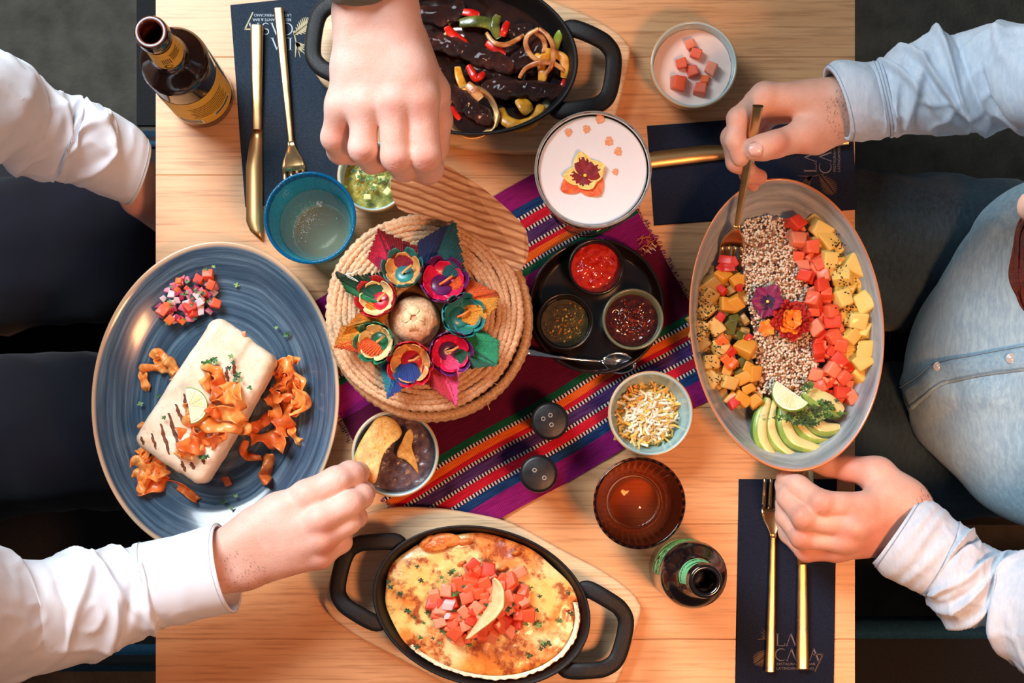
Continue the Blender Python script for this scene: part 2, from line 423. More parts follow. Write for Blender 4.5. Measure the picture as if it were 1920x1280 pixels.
# ================================================================ RUNNER
def runner():
    ua, va = Vector((.866, -.5)), Vector((.5, .866))   # image directions (y down)
    B = [(784, 826, 'mag'), (826, 842, 'navy'), (842, 849, 'dash'), (849, 866, 'red'), (866, 873, 'dash'), (873, 893, 'pur'), (893, 900, 'dash'),
         (900, 908, 'red'), (908, 923, 'ora'), (923, 930, 'dash'), (930, 943, 'gre'), (943, 1000, 'mag'), (1000, 1097, 'dmag'), (1097, 1153, 'dmag'),
         (1153, 1166, 'gre'), (1166, 1173, 'dash'), (1173, 1187, 'ora'), (1187, 1196, 'red'), (1196, 1203, 'dash'), (1203, 1223, 'pur'), (1223, 1230, 'dash'),
         (1230, 1247, 'red'), (1247, 1254, 'dash'), (1254, 1271, 'navy'), (1271, 1313, 'mag')]
    cols = {'mag': ((122, 14, 92), (150, 26, 112)), 'dmag': ((82, 10, 44), (98, 14, 54)), 'navy': ((14, 44, 92), (30, 70, 124)), 'red': ((186, 18, 40), (214, 34, 60)),
            'pur': ((52, 28, 78), (96, 62, 128)), 'ora': ((222, 84, 26), (240, 120, 40)), 'gre': ((10, 70, 52), (18, 96, 66)), 'dash': None}
    names = list(cols); ms = []
    for k in names:
        b = NB('woven_' + k); v = b.obj()
        rib = b.n('ShaderNodeTexWave', {'Vector': v, 'Scale': 175.0 if k != 'dash' else 86.0, 'Distortion': .6, 'Detail': 1.0}, wave_type='BANDS', bands_direction='X').outputs['Fac']
        if k == 'dash': col = b.ramp(rib, [(.44, (26, 18, 32)), (.56, (206, 196, 196))])
        else:
            f = b.noise(b.obj((60, 900, 60)), 1.0, 2); col = b.ramp(f, [(.35, cols[k][0]), (.65, cols[k][1])])
            col = b.mix(b.ramp(rib, [(.2, .55), (.6, 1.0)]), b.mix(1.0, col, (150, 150, 150), 'MULTIPLY'), col)
        h = b.math('ADD', b.math('MULTIPLY', rib, .8), b.noise(v, 900, 2))
        b.set(Base_Color=col, Roughness=.95, Specular_IOR_Level=.15, Sheen_Weight=.08, Normal=b.bump(h, .55, .0007)); ms.append(b.m)
    u0, u1 = 160, 836; cu, cv = (u0+u1)/2, 1048.5
    loc = P(*(ua*cu + va*cv)); ang = math.radians(30)
    V, F, MI = [], [], []; nu = 90
    def pt(u, v):
        x, y = (u - cu)/1850, -(v - cv)/1850
        z = .0022 + .0012*math.sin(u*.021 + v*.012) * math.sin(v*.017 + 1) + .0008*math.sin(u*.05 - v*.03)
        w_ = 1 if u0 + 8 < u < u1 - 8 else 0
        x += (0 if w_ else .0022*math.sin(v*.31)*math.sin(v*.077)); y += .0012*math.sin(u*.02 + 1)
        return (x, y, max(z, .0012))
    def strip(v0, v1, mi, n):
        b0 = len(V)
        for i in range(nu + 1):
            for j in range(n + 1):
                x, y, z = pt(u0 + (u1-u0)*i/nu, v0 + (v1-v0)*j/n)
                z += .0005*math.sin(PI*j/n) if n > 1 else 0
                V.append((x, y, z))
        for i in range(nu):
            for j in range(n): F.append((b0+i*(n+1)+j, b0+i*(n+1)+j+1, b0+(i+1)*(n+1)+j+1, b0+(i+1)*(n+1)+j)); MI.append(mi)
    for v0, v1, k in B: strip(v0, v1, names.index(k), 3)
    V2 = [(x, y, .0002) for x, y, z in V]; n = len(V); F2 = [tuple(i + n for i in f)[::-1] for f in F]
    o = ob('table_runner', (V + V2, F + F2), ms, loc=loc, rot=ang, mi=MI + MI, label='striped woven magenta table runner under the basket and the black tray', cat='table runner')
    # loose warp ends and a knotted brown embroidered patch
    th = []
    for v0 in range(786, 1312, 5):
        for side in (0, 1):
            u = u0 if side == 0 else u1; l = random.uniform(4, 9) * (1 if side else -1)
            a = Vector(pt(u, v0)); b1 = Vector(pt(u + l, v0 + random.uniform(-3, 3))); b1.z = .0008
            th.append(tube([a, (a+b1)/2 + Vector((0, 0, .0008)), b1], .0005, 4))
    f = ob('fringe', join(*th), ms[0], o, kind='stuff')
    st = []
    for k in range(26):
        v_ = 985 + random.uniform(0, 34); a = Vector(pt(u1 - random.uniform(2, 34), v_)); a.z += .001; c = a + Vector((random.uniform(-.006, .006), random.uniform(-.003, .003), .0012))
        d = c + Vector((random.uniform(-.005, .005), random.uniform(-.002, .002), -.0008)); st.append(tube([a, c, d], .0006, 5))
    ob('embroidery', join(*st), mat('rust_thread', (176, 92, 60), rough=.9), o, kind='stuff', label='rust coloured embroidered knot')
    st = []
    for k in range(5):
        a = Vector(pt(u1 - 6 - k*5, 1004 + k % 2 * 5)); a.z += .0015; st.append(tube([a, a + Vector((.001, -.0035, .0006)), a + Vector((.002, -.006, 0))], .0006, 5))
    ob('embroidery', join(*st), mat('cream_thread', (220, 205, 190), rough=.9), o, kind='stuff', label='cream stitches')
    return o
runner()

# ================================================================ PRINT
def text_vf(s, size, bold=0.0):
    cu = bpy.data.curves.new('t', 'FONT'); cu.body = s; cu.size = size; cu.align_x = 'LEFT'; cu.resolution_u = 3; cu.offset = bold
    o = bpy.data.objects.new('t', cu); C.objects.link(o); dg = bpy.context.evaluated_depsgraph_get(); dg.update()
    me = bpy.data.meshes.new_from_object(o.evaluated_get(dg))
    V = [tuple(v.co) for v in me.vertices]; F = [tuple(p.vertices) for p in me.polygons]
    bpy.data.objects.remove(o); bpy.data.curves.remove(cu); bpy.data.meshes.remove(me)
    return V, F
def stroke(pts, w0, w1=None):
    """flat 2D stroke in y-down units"""
    w1 = w0 if w1 is None else w1; V, F = [], []; n = len(pts)
    for i, p in enumerate(pts):
        a = Vector(pts[max(i-1, 0)]); b = Vector(pts[min(i+1, n-1)]); t = (b - a).normalized(); q = Vector((-t.y, t.x))
        w_ = (w0 + (w1-w0)*i/(n-1))/2; p = Vector(p); V += [(p + q*w_).to_3d(), (p - q*w_).to_3d()]
    for i in range(n-1): F.append((2*i, 2*i+1, 2*i+3, 2*i+2))
    return V, F
def arc(cx, cy, r, a0, a1, n=14, ry=None):
    return [(cx + r*math.cos(math.radians(a0+(a1-a0)*i/n)), cy + (ry or r)*math.sin(math.radians(a0+(a1-a0)*i/n))) for i in range(n+1)]
def A_(x, y): return [stroke([(x+8.5, y), (x, y+23)], 1.1), stroke([(x+7.8, y), (x+17, y+23)], 2.6), stroke([(x-2, y+22.6), (x+2.5, y+22.6)], .9), stroke([(x+14, y+22.6), (x+20, y+22.6)], .9)]
def crescent(cx, cy, r, a0, a1, tmax, n=18):
    V, F = [], []
    for i in range(n+1):
        a = math.radians(a0+(a1-a0)*i/n); t = .5 + tmax*math.sin(PI*i/n)
        for q in (r, r-t): V.append((cx+q*math.cos(a), cy+q*math.sin(a), 0))
    for i in range(n): F.append((2*i, 2*i+1, 2*i+3, 2*i+2))
    return V, F
letters = join(stroke([(2, -28), (2, -5)], 2.6), stroke([(-1, -27.6), (5, -27.6)], .9), stroke([(-1, -5.4), (15, -5.4)], 1.0), stroke([(15, -5), (16, -10)], 1.0, .6), *A_(19, -28),
               crescent(9, 11.5, 11.8, 48, 312, 1.8), *A_(20, 0),
               stroke(arc(48, 6.5, 5.2, 320, 90, 12)[::1], 1.2, 2.2), stroke(arc(48, 17, 5.6, -90, 150, 12), 2.2, 1.2), *A_(62, 0))
def small(s, x, y, wd, size):
    V, F = text_vf(s, size, .02); mx = max(v[0] for v in V); return [(x + v[0]*wd/mx, y - v[1], 0) for v in V], F
letters = join(letters, small('RESTAURANTE & BAR', 0, 31.2, 73, 7), small('LATINOAMERICANO', 0, 39.6, 70, 7))
seven = join(stroke([(69, 11), (88, 11)], 2.6), stroke([(87, 11), (72, 43)], 2.8, 2.4))
def leafs():
    out = []
    # big split leaf (lower) and frond (upper), as many tapering lobes off a midrib
    for k in range(11):
        t = k/10; bx, by = -6 - 26*t, 2 + 20*t
        for s in (-1, 1):
            l = 15*math.sin(PI*(.12+.8*t)); ang = math.atan2(20, -26) + s*1.05
            tip = (bx + l*math.cos(ang), by + l*math.sin(ang)*.9); out.append(stroke([(bx, by), ((bx+tip[0])/2 - 1, (by+tip[1])/2), tip], 3.4, 1.0))
    out.append(stroke([(-4, 0), (-34, 24)], 1.6, .8))
    for k in range(8):
        a = math.radians(120 + k*22); l = 20 if k % 2 else 15
        out.append(stroke([(-8, -12), (-8 + l*.6*math.cos(a), -14 - abs(l*.6*math.sin(a))), (-8 + l*math.cos(a)*1.1, -12 - l*1.2*abs(math.sin(a))*.9 - k % 3)], 2.8, .6))
    out.append(stroke([(-4, 6), (-8, -12), (-14, -34)], 2, .8))
    return join(*out)
leaf = leafs()
def napkin(outline, mt, org, ang, label, ink, gink, folds=()):
    c = sum((Vector(p) for p in outline), Vector((0, 0))) / len(outline); loc = P(c.x, c.y)
    pl = [(P(*p) - loc) for p in outline]
    o = ob('napkin', prism([(p.x, p.y) for p in pl], .0001, .0012, .0003, 1), mt, loc=loc, smooth=False, label=label, cat='napkin')
    for k, (dx, dy) in enumerate(folds):
        q = [(p.x*.992 + dx, p.y*.994 + dy) for p in pl]
        ob('folded_layer', prism(q, .0012, .0019, .0003, 1), mt, o, smooth=False)
    zt = .0022 if folds else .0015
    ca, sa = math.cos(math.radians(ang)), math.sin(math.radians(ang))
    lf_ = ([(-4 + (v[0]+4)*1.22, -2 + (v[1]+2)*1.22, 0) for v in leaf[0]], leaf[1])
    for nm, vf, m in (('printed_logo', letters, ink), ('printed_numeral', seven, gink), ('printed_leaf', lf_, gink)):
        V = []
        for x, y, z in vf[0]:
            q = P(org[0] + x*ca - y*sa, org[1] + x*sa + y*ca) - loc; V.append((q.x, q.y, zt))
        F = [f[::-1] for f in vf[1]]
        oo = ob(nm, (V, F), m, o, smooth=False)
    return o
napkin([(432, 10), (545, -2), (640, -8), (668, 372), (460, 388)], NAVY, (547, 67), 180, 'navy paper napkin with pale lettering under the upper left knife and fork', PRINTW, PRINTG, [(.0004, -.0003)])
napkin([(1213, 237), (1360, 226), (1597, 212), (1607, 393), (1226, 423)], NAVYD, (1535, 323), -90, 'navy napkin under the upper right knife, partly hidden by the salad bowl', PRINTD, PRINTGD, [(-.0004, .0003)])
napkin([(1385, 898), (1569, 898), (1563, 1300), (1378, 1300)], NAVYD, (1455, 1215), 0, 'shaded navy napkin with faint lettering under the lower right fork and knife', PRINTD, PRINTGD, [(.0002, .0003)])

# ================================================================ CUTLERY (length along +Y, handle end at the origin)
def handle_vf(L0, w0, w1, t0=.0045, t1=.0028):
    pts = [(0, L0*i/14, 0) for i in range(15)]
    rr = [((w0 + (w1-w0)*(i/14)**1.1)/2, (t0 + (t1-t0)*i/14)/2) for i in range(15)]
    def sq(i, a):
        c, s = abs(math.cos(a)), abs(math.sin(a)); return 1/((c**4 + s**4)**.25)
    return tube([Vector(p) + Vector((0, 0, t0/2)) for p in pts], rr, 20, True, up=(0, 0, 1), rf=sq)
def fork_head(L0, w=.0235, n=4):
    """neck + bowl + tines from y=L0"""
    g = []; ys = [0, .006, .012, .018, .024, .030]; ws = [.0055, .007, .012, .019, .0228, w]; zs = [0, -.0005, -.0025, -.0045, -.005, -.0045]
    for y, w_, z in zip(ys, ws, zs):
        g.append([(w_*(k/8 - .5), L0 + y, .003 + z + .0022*(2*k/8-1)**2*(w_/w)) for k in range(9)])
    parts = [sheet([r[::-1] for r in g], .0014)]
    tw = w/(n*2-1)*1.22; gap = (w - tw*n)/(n-1)
    for k in range(n):
        x0 = -w/2 + k*(tw+gap); g = []
        for i in range(7):
            t = i/6; y = L0 + .0298 + t*.031; sh = (1 - .45*t**2); cx = x0 + tw/2
            z = -.0045 + .004*t**1.6 + .003 + .0022*(2*(cx+w/2)/w-1)**2
            g.append([(cx + tw/2*sh, y, z), (cx, y, z), (cx - tw/2*sh, y, z)])
        parts.append(sheet(g, .0013))
    return join(*parts)
def fork(label, M, group=None, hl=.135, name='fork'):
    e = empty(name, label=label, cat='fork', group=group); e.matrix_world = M
    ob('handle', handle_vf(hl, .0098, .0052), GOLD, e, sharp=50); ob('fork_head', fork_head(hl - .001), GOLD, e); return e
def knife(label, M, hl=.105, bl=.112, name='knife'):
    e = empty(name, label=label, cat='knife'); e.matrix_world = M
    ob('handle', handle_vf(hl, .0130, .0092, .007, .005), GOLD, e, sharp=50)
    g = []
    for i in range(13):
        t = i/12; y = hl - .001 + bl*t; w_ = .0105 + .0062*min(1, t*3)**.8; l = -.005; r = l + w_
        if t > .82: r -= (t-.82)/.18 * w_ * .85 * ((t-.82)/.18)
        g.append([(r, y, .0012), (l + (r-l)*.5, y, .0019), (l, y, .0024)])
    ob('blade', sheet(g, .0012), GOLDIN, e); return e
def aim(p0, p1, roll=0):
    d = (p1 - p0).normalized(); q = Vector((0, 0, 1)); x = d.cross(q).normalized(); z = x.cross(d).normalized()
    M = Matrix((x, d, z)).transposed().to_4x4(); M.translation = p0
    return M @ Matrix.Rotation(roll, 4, 'Y')
ZN = .0024
knife('gold knife beside the fork on the upper left napkin', aim(P(483, 50, ZN), P(483.5, 400, ZN)))
fork('gold fork lying face up on the upper left napkin', aim(P(523, 17, ZN + .002), P(547, 275, ZN + .002)))
knife('gold knife on the upper right napkin behind the hand with the fork', aim(P(1588, 262, ZN), P(1300, 297, ZN)))
fork('gold fork on the lower right napkin beside the hand under the bowl', aim(P(1443, 1258, ZN + .002), P(1449, 1000, ZN + .002)))
knife('gold knife on the lower right napkin passing under the fingers', aim(P(1503, 1252, ZN), P(1503, 990, ZN)))

# ================================================================ TABLEWARE MATERIALS
def stoneware(name, a, b2, c1, c2, c3, rim, rim0=.955, ringf=26.0, rough=.22, wall=None, sp=.0):
    """brushed glaze in concentric rings on an elliptical dish of semi-axes a, b2"""
    b = NB(name); t = b.n('ShaderNodeTexCoord').outputs['Object']
    sc = b.n('ShaderNodeVectorMath', {0: t, 1: (1/a, 1/b2, 0)}, operation='MULTIPLY').outputs[0]
    r = b.n('ShaderNodeVectorMath', {0: sc}, operation='LENGTH').outputs['Value']
    wob = b.noise(sc, 2.2, 2)
    r2 = b.math('ADD', r, b.math('MULTIPLY', wob, .05))
    sep = b.n('ShaderNodeSeparateXYZ', {0: sc})
    v = b.n('ShaderNodeCombineXYZ', {'X': b.math('MULTIPLY', r2, ringf), 'Y': b.math('MULTIPLY', sep.outputs[0], .9), 'Z': b.math('MULTIPLY', sep.outputs[1], .9)}).outputs[0]
    f = b.noise(v, 1.0, 5, .65)
    col = b.ramp(f, [(.30, c1), (.5, c2), (.7, c3)])
    spk = b.noise(t, 420, 1); col = b.mix(b.ramp(spk, [(.735, 0.0), (.75, .7)]), col, c1)
    col = b.mix(b.ramp(b.math('ADD', r, b.math('MULTIPLY', wob, .012)), [(rim0, 0.0), (min(rim0 + .018, 1), 1.0)]), col, rim)
    b.set(Base_Color=col, Roughness=rough, Coat_Weight=.35, Coat_Roughness=.08, Normal=b.bump(f, .12, .0005)); return b.m
def glassy(name, col, rough=.03, fres=1.45, alpha=None):
    """thin coloured glass: tinted transparency under a fresnel gloss"""
    b = NB(name); tr = b.n('ShaderNodeBsdfTransparent', {'Color': (*col, 1)}); gl = b.n('ShaderNodeBsdfGlossy', {'Color': (1, 1, 1, 1), 'Roughness': rough})
    fr = b.n('ShaderNodeFresnel', {'IOR': fres}); mx = b.n('ShaderNodeMixShader', {0: fr.outputs[0], 1: tr.outputs[0], 2: gl.outputs[0]})
    last = mx.outputs[0]
    if alpha:
        d = b.n('ShaderNodeBsdfDiffuse', {'Color': (*lin(alpha[0]), 1)}); last = b.n('ShaderNodeMixShader', {0: alpha[1], 1: last, 2: d.outputs[0]}).outputs[0]
    b.nt.links.new(last, b.out.inputs[0]); return b.m
CLEAR = glassy('clear_glass', (.93, .95, .95))
AMBER = glassy('amber_glass', (.97, .84, .75), .04)
AMBERR = glassy('amber_rim_glass', (.30, .11, .08), .05)
BLUEG = glassy('blue_glass', (.66, .94, .98), .05, alpha=((60, 206, 232), .34))
BLUER = glassy('blue_rim_glass', (.10, .55, .75), .05, alpha=((10, 110, 165), .45))
BROWNG = mat('brown_bottle_glass', (34, 14, 8), (22, 9, 7), rough=.1, coat=.6, ns=12)
BROWNT = glassy('brown_thin_glass', (.78, .50, .30), .04, alpha=((96, 52, 26), .30))
BLKG = mat('black_bottle_glass', (18, 11, 14), (12, 8, 10), rough=.16, coat=.6, ns=12, bump=.02, bs=60)
LABY = mat('yellow_label', (238, 186, 62), (230, 176, 52), rough=.55, ns=80)
LABG = mat('green_label', (140, 206, 122), (112, 186, 100), rough=.5, ns=60)
LABG2 = mat('mint_label', (128, 214, 150), (110, 204, 132), rough=.5, ns=60)
INK = mat('black_ink', (28, 22, 16), rough=.6); INKB = mat('brown_ink', (120, 78, 22), rough=.6); INKW = mat('label_white', (226, 220, 200), rough=.6)

def patch(rf, a0, a1, z0, z1, off=.0003, n=28, m=6):
    g = []
    for i in range(m+1):
        z = z0 + (z1-z0)*i/m; r = rf(z) + off
        g.append([(r*math.cos(a0+(a1-a0)*j/n), r*math.sin(a0+(a1-a0)*j/n), z) for j in range(n+1)])
    return sheet([q[::-1] for q in g][::-1] if False else g)
def wrap(vf, rf, ac, z0, off=.0006, sgn=1):
    """2D mesh (x along the girth, y up) onto a body of revolution about angle ac"""
    V = []
    for x, y, *_ in vf[0]:
        z = z0 + y; r = rf(z) + off; a = ac + sgn*x/r; V.append((r*math.cos(a), r*math.sin(a), z))
    return V, [tuple(f) for f in vf[1]]
def rect(x0, y0, x1, y1, n=16):
    V = []; F = []
    for i in range(n+1): V += [(x0 + (x1-x0)*i/n, y0, 0), (x0 + (x1-x0)*i/n, y1, 0)]
    for i in range(n): F.append((2*i, 2*i+2, 2*i+3, 2*i+1))
    return V, F
def prof_r(prof):
    zs = [p[1] for p in prof]; rs = [p[0] for p in prof]
    return lambda z: float(np.interp(z, zs, rs))
# bottles -----------------------------------------------------------
def bottle(px, py, H, R, label, prof, gm, cat='bottle'):
    e = empty('beer_bottle', P(px, py), label=label, cat=cat)
    return e, prof_r(prof)
H = .222; R = .0325
# outer profile from base to lip
pb = [(0.029, 0), (.0318, .002), (R, .005), (R, .128)] + [(R - (R-.0152)*(.5 - .5*math.cos(PI*t/10)), .128 + .030*t/10) for t in range(1, 11)] + [(.0142, .175), (.0136, .200), (.0136, .2045), (.0150, .206), (.0155, .210), (.0150, .2145), (.0146, .216), (.0148, .2205), (.0138, .222)]
e, rf = bottle(380, 181, H, R, 'brown glass beer bottle with yellow labels at the table\'s upper left corner', pb, BROWNG)
inner = [(.0102, .2221), (.0098, .218), (.0098, .17), (.012, .155)]
i0 = next(i for i, p in enumerate(pb) if p[1] > .09)
ob('shoulder', lathe(pb[2:]), BROWNG, e)
ob('mouth', lathe([(.0138, .222), (.0124, .2226), (.0112, .2224)] + inner + [(.020, .135), (.0318, .120)]), mat('lit_mouth_glass', (96, 42, 12), (54, 22, 8), rough=.12, ns=60), e)  # lighter amber colours in the light coming through the neck
e.children[0]['label'] = 'dark brown glass'
ob('lip', lathe([(.0112, .2222), (.0116, .2230), (.0124, .2232), (.0130, .2226)], 48), mat('pale_lip', (170, 170, 182), rough=.3), e)  # pale ring paints a highlight onto the brown lip
ac = math.atan2(-.85, .55)       # label faces right and down in the picture
ob('base', lathe([(0, .004)] + pb[:4][:3] + [(R, .006)], 64), BROWNG, e)
lb = ob('label', patch(rf, ac - 1.35, ac + 1.15, .02, .098), LABY, e, label='wide yellow body label')
ink = []
for k in range(7):
    w_ = .044 - .003*(k % 3); ink.append(wrap(small('BREWED WITH WATER MALT HOPS', -w_/2, 0, w_, .004) if False else rect(-w_/2, 0, w_/2, .0014), rf, ac + .12, .076 - k*.0052))
ob('printed_text', join(*ink), INKB, lb, smooth=False)
bars = [wrap(rect(-.011 + k*.0017, 0, -.0101 + k*.0017, .012), rf, ac - .72, .024) for k in range(13)]
ob('barcode', join(*[setmi(wrap(rect(-.013, -.0015, .0125, .0135), rf, ac - .72, .024, .0005), 0)] + [setmi(b, 1) for b in bars]), [INKW, INK], lb, smooth=False)
ob('printed_box', wrap(rect(-.013, 0, .013, .007), rf, ac + .42, .032, .0005), INKW, lb, smooth=False)
t2 = []
for k in range(3): t2.append(wrap(rect(-.012 + k*.001, 0, .011, .0009), rf, ac + .42, .034 + k*.0017, .0008))
ob('printed_text', join(*t2), INK, lb, smooth=False)
nl = ob('neck_label', patch(rf, ac - 1.5, ac + 1.5, .160, .2), LABY, e, label='yellow neck label')
ink = [wrap(rect(-.008, 0, .004 - (k % 2)*.002, .0011), rf, ac + .62, .189 - k*.0032) for k in range(5)]
ink += [wrap(rect(0, 0, .0007, .012), rf, ac - .55 + k*.12, .172) for k in range(5)]
ink += [wrap(([(x*.001, y*.001, 0) for x, y, z in arc3], f3), rf, ac - .35, .166) for arc3, f3 in [crescent(0, 0, 4, 0, 350, 1.2)]]
ob('printed_text', join(*ink), INK, nl, smooth=False)
# the second bottle: dark with mint labels, seen from above its mouth
Rg = .0315
pg = [(0.028, 0), (.031, .002), (Rg, .005), (Rg, .118)] + [(Rg - (Rg-.0165)*(.5 - .5*math.cos(PI*t/10)), .118 + .034*t/10) for t in range(1, 11)] + [(.0150, .166), (.0140, .184), (.0138, .190), (.0156, .1915), (.0160, .195), (.0156, .1985), (.0148, .200), (.0152, .2025), (.0148, .207), (.0138, .2085)]
e, rf = bottle(1274, 1064, .21, Rg, 'dark beer bottle with mint green labels near the table\'s lower right', pg, BLKG)
ob('glass_body', lathe([(0, .004)] + pg + [(.0105, .2085), (.0098, .205), (.0098, .16), (.013, .15), (.027, .12)]), BLKG, e)
ac = math.atan2(.80, -.60)
lb = ob('label', patch(rf, ac - 1.35, ac + .95, .05, .112), LABG, e, label='green body label with black lettering')
def wtext(s, size, ac_, z0, bold=.0, off=.0006, squash=1.0):
    V, F = text_vf(s, size, bold); mx = max(v[0] for v in V); V = [((v[0] - mx/2)*squash, v[1], 0) for v in V]; return wrap((V, F), rf, ac_, z0, off)
ob('lettering', join(wtext('THE CORN & BEER', .0085, ac - .15, .1015, .00012), wtext('CO', .018, ac + .55, .082, .0006)), INK, lb, smooth=False)
sub = [wrap(rect(-.017, 0, .017 - .003*(k % 2), .0022), rf, ac - .35, .094 - k*.0048) for k in range(7)]
ob('printed_panel', join(*sub), mat('olive_ink', (84, 128, 52), rough=.6), lb, smooth=False)
ob('printed_emblem', join(wrap(([(x*.001, y*.001, 0) for x, y, z in crescent(0, 0, 9, 0, 350, 3)[0]], crescent(0, 0, 9, 0, 350, 3)[1]), rf, ac + .68, .076), wrap(rect(-.007, 0, .007, .004), rf, ac + .82, .058)), INK, lb, smooth=False)
nl = ob('neck_label', patch(rf, ac - 1.3, ac + 1.25, .150, .186, .0004), LABG2, e, label='mint neck label')
ob('lettering', wtext('A MONACO', .0062, ac + .12, .155, .00012), INK, nl, smooth=False)
ob('printed_mark', wrap(([(x*.001, y*.001, 0) for x, y, z in crescent(0, -6, 12, 30, 150, 3.4)[0]], crescent(0, 0, 1, 0, 9, 1)[1]), rf, ac - .35, .170, .0007), INK, nl, smooth=False)

# ---------------------------------------------------------------- small bowls
def bowl_prof(R, H, th=.0032, foot=.55):
    out = [(R*foot*.9, 0), (R*foot, .001), (R*foot, .004)] + [(R*(foot + (1-foot)*math.sin(PI/2*t/8)), .004 + (H-.005)*(1-math.cos(PI/2*t/8))**.9) for t in range(1, 9)]
    top = [(R*.998, H - .0004), (R - th*.5, H + .0006), (R - th, H - .0004)]
    inn = [((R-th)*(foot + (1-foot)*math.sin(PI/2*t/8)) , .006 + (H-.008)*(1-math.cos(PI/2*t/8))**.9) for t in range(7, -1, -1)]
    return [(0, .001)] + out + top + inn + [(0, .0055)]
TURQ = stoneware('turquoise_glaze', .0421, .0421, (150, 190, 194), (172, 208, 210), (190, 220, 222), (202, 160, 116), .952, 14)
TURQB = stoneware('pale_aqua_glaze', .0431, .0431, (152, 184, 190), (176, 204, 206), (198, 218, 216), (204, 172, 132), .955, 14)
def bowl(px, py, rpx, H, m, label, name='dip_bowl', hh=None):
    """px,py,rpx: rim circle in the picture"""
    c = P(px, py, H); R = L(rpx, H)
    o = ob(name, lathe(bowl_prof(R, H), 80), m, loc=(c.x, c.y, TZ + .0003), label=label, cat='bowl')
    return o, R
def fill(o, R, H, z, zf, m, name, label, cat, nr=36, na=90, kind=None, mi=None):
    f = .56 + .44*math.sin(math.acos(max(0, 1 - ((z - .006)/(H-.008))**(1/.9)))) if z > .006 else .56
    rr = (R - .0032)*min(f, .99) - .0004
    vf = disc_field(rr, rr, lambda x, y, q: z + zf(x, y, q), nr, na)
    return ob(name, vf, m, loc=o.location, label=label, cat=cat, kind=kind), rr
HB = .046
TURQG = stoneware('small_turquoise_glaze', .0352, .0352, (150, 190, 194), (172, 208, 210), (190, 220, 222), (202, 160, 116), .945, 14)
gb, gR = bowl(699, 330, 67, HB, TURQG, 'aqua bowl of guacamole beside the blue glass')
sb, sR = bowl(1301, 121, 82, HB, TURQB, 'pale bowl of pink sauce with tomato pieces, at the top')
bb, bR = bowl(741, 850, 82, HB, TURQB, 'aqua bowl of bean dip with two tortilla chips')
cb, cR = bowl(1220, 775, 80, HB, TURQ, 'aqua bowl of grated cheese above the amber glass')

# ---------------------------------------------------------------- glasses
def tumbler(px, py, rpx, H, rb, th, m, mr, label, rib=0, ribn=36, basem=None):
    c = P(px, py, H); R = L(rpx, H)
    e = empty('tumbler', (c.x, c.y, TZ + .0003), label=label, cat='glass')
    def q(t): return rb + (R - rb)*t**.8
    outer = [(rb*.85, 0), (rb, .003)] + [(q(t/12), .003 + (H-.006)*t/12) for t in range(1, 12)]
    inn = [(q(t/12) - th, max(.003 + (H-.006)*t/12, .009)) for t in range(11, 0, -1)] + [(rb - th*1.2, .008)]
    rf = (lambda a, k: 1 + (rib*math.cos(a*ribn) if 1 < k < 12 or k >= 12 else 0)) if rib else None
    ob('glass_wall', lathe(outer, 144 if rib else 80, rf=rf), m, e)
    ob('inner_wall', lathe(inn, 144 if rib else 80, rf=rf), m, e)
    rim = [(q(11/12), H-.0095)] + [(R - th/2 + (th/2+.0004)*math.cos(a), H - .001 + .0012*math.sin(a)) for a in [PI*k/8 for k in range(9)]] + [(q(11/12) - th, H-.0095)]
    ob('rim', lathe(rim, 96), mr, e)
    ob('base', lathe([(0, .0005), (rb*.85, .0002), (rb, .003), (rb-th*1.2, .008), (0, .007)], 72), basem or m, e)
    return e, R, q
ge, gRr, gq = tumbler(581, 408, 86, .088, .0285, .0022, BLUEG, BLUER, 'blue bubbled glass of clear drink beside the upper left fork', basem=glassy('pale_base_glass', (.92, .96, .93), .05, alpha=((222, 208, 172), .34)))  # pale diffuse share in the base paints it as brightly lit
# bubbles in the glass wall and the drink
pts = []
for k in range(650):
    t = .25 + .75*random.random()**.8; a = random.random()*2*PI; r = gq(t) - .0011; z = .008 + .076*t
    pts.append(xf(ico(random.uniform(.0003, .00075), 1), T3(r*math.cos(a), r*math.sin(a), z)))
ob('bubbles', join(*pts), mat('pale_bubble', (190, 232, 238), rough=.3), ge, kind='stuff', label='trapped pale air bubbles')
lc = P(596, 428, .01)
dk = ob('drink', disc_field(gq(.5) - .0026, gq(.5) - .0026, lambda x, y, r: .046 + .0006*(r > .97), 6, 72), glassy('clear_drink', (.97, .98, .95), .02, 1.33, ((214, 214, 186), .10)), loc=ge.location, label='clear fizzy drink inside the blue glass', cat='drink')  # faint pale diffuse share lightens the inside of the glass
fz = []
for k in range(120):
    a = random.gauss(2.6, .9); r = random.uniform(.2, .98)*.026; fz.append(xf(ico(random.uniform(.0003, .0007), 1), T3(r*math.cos(a), r*math.sin(a), .0465)))
for k in range(9): fz.append(xf(ico(random.uniform(.0008, .0018), 2), T3(.004 + random.uniform(-.003, .003), .020 + random.uniform(-.003, .003), .0468)))
ob('fizz', join(*fz), glassy('fizz_bubble', (.9, .95, .95), .05, 1.6, ((235, 240, 240), .35)), dk, kind='stuff')
ae, aR, aq = tumbler(1199, 943, 86, .078, .027, .0024, AMBER, AMBERR, 'empty ribbed amber tumbler above the green labelled bottle', rib=.014, basem=glassy('lit_amber_base', (.97, .74, .58), .05, alpha=((214, 112, 66), .22)))  # orange diffuse share in the base stands for light falling in
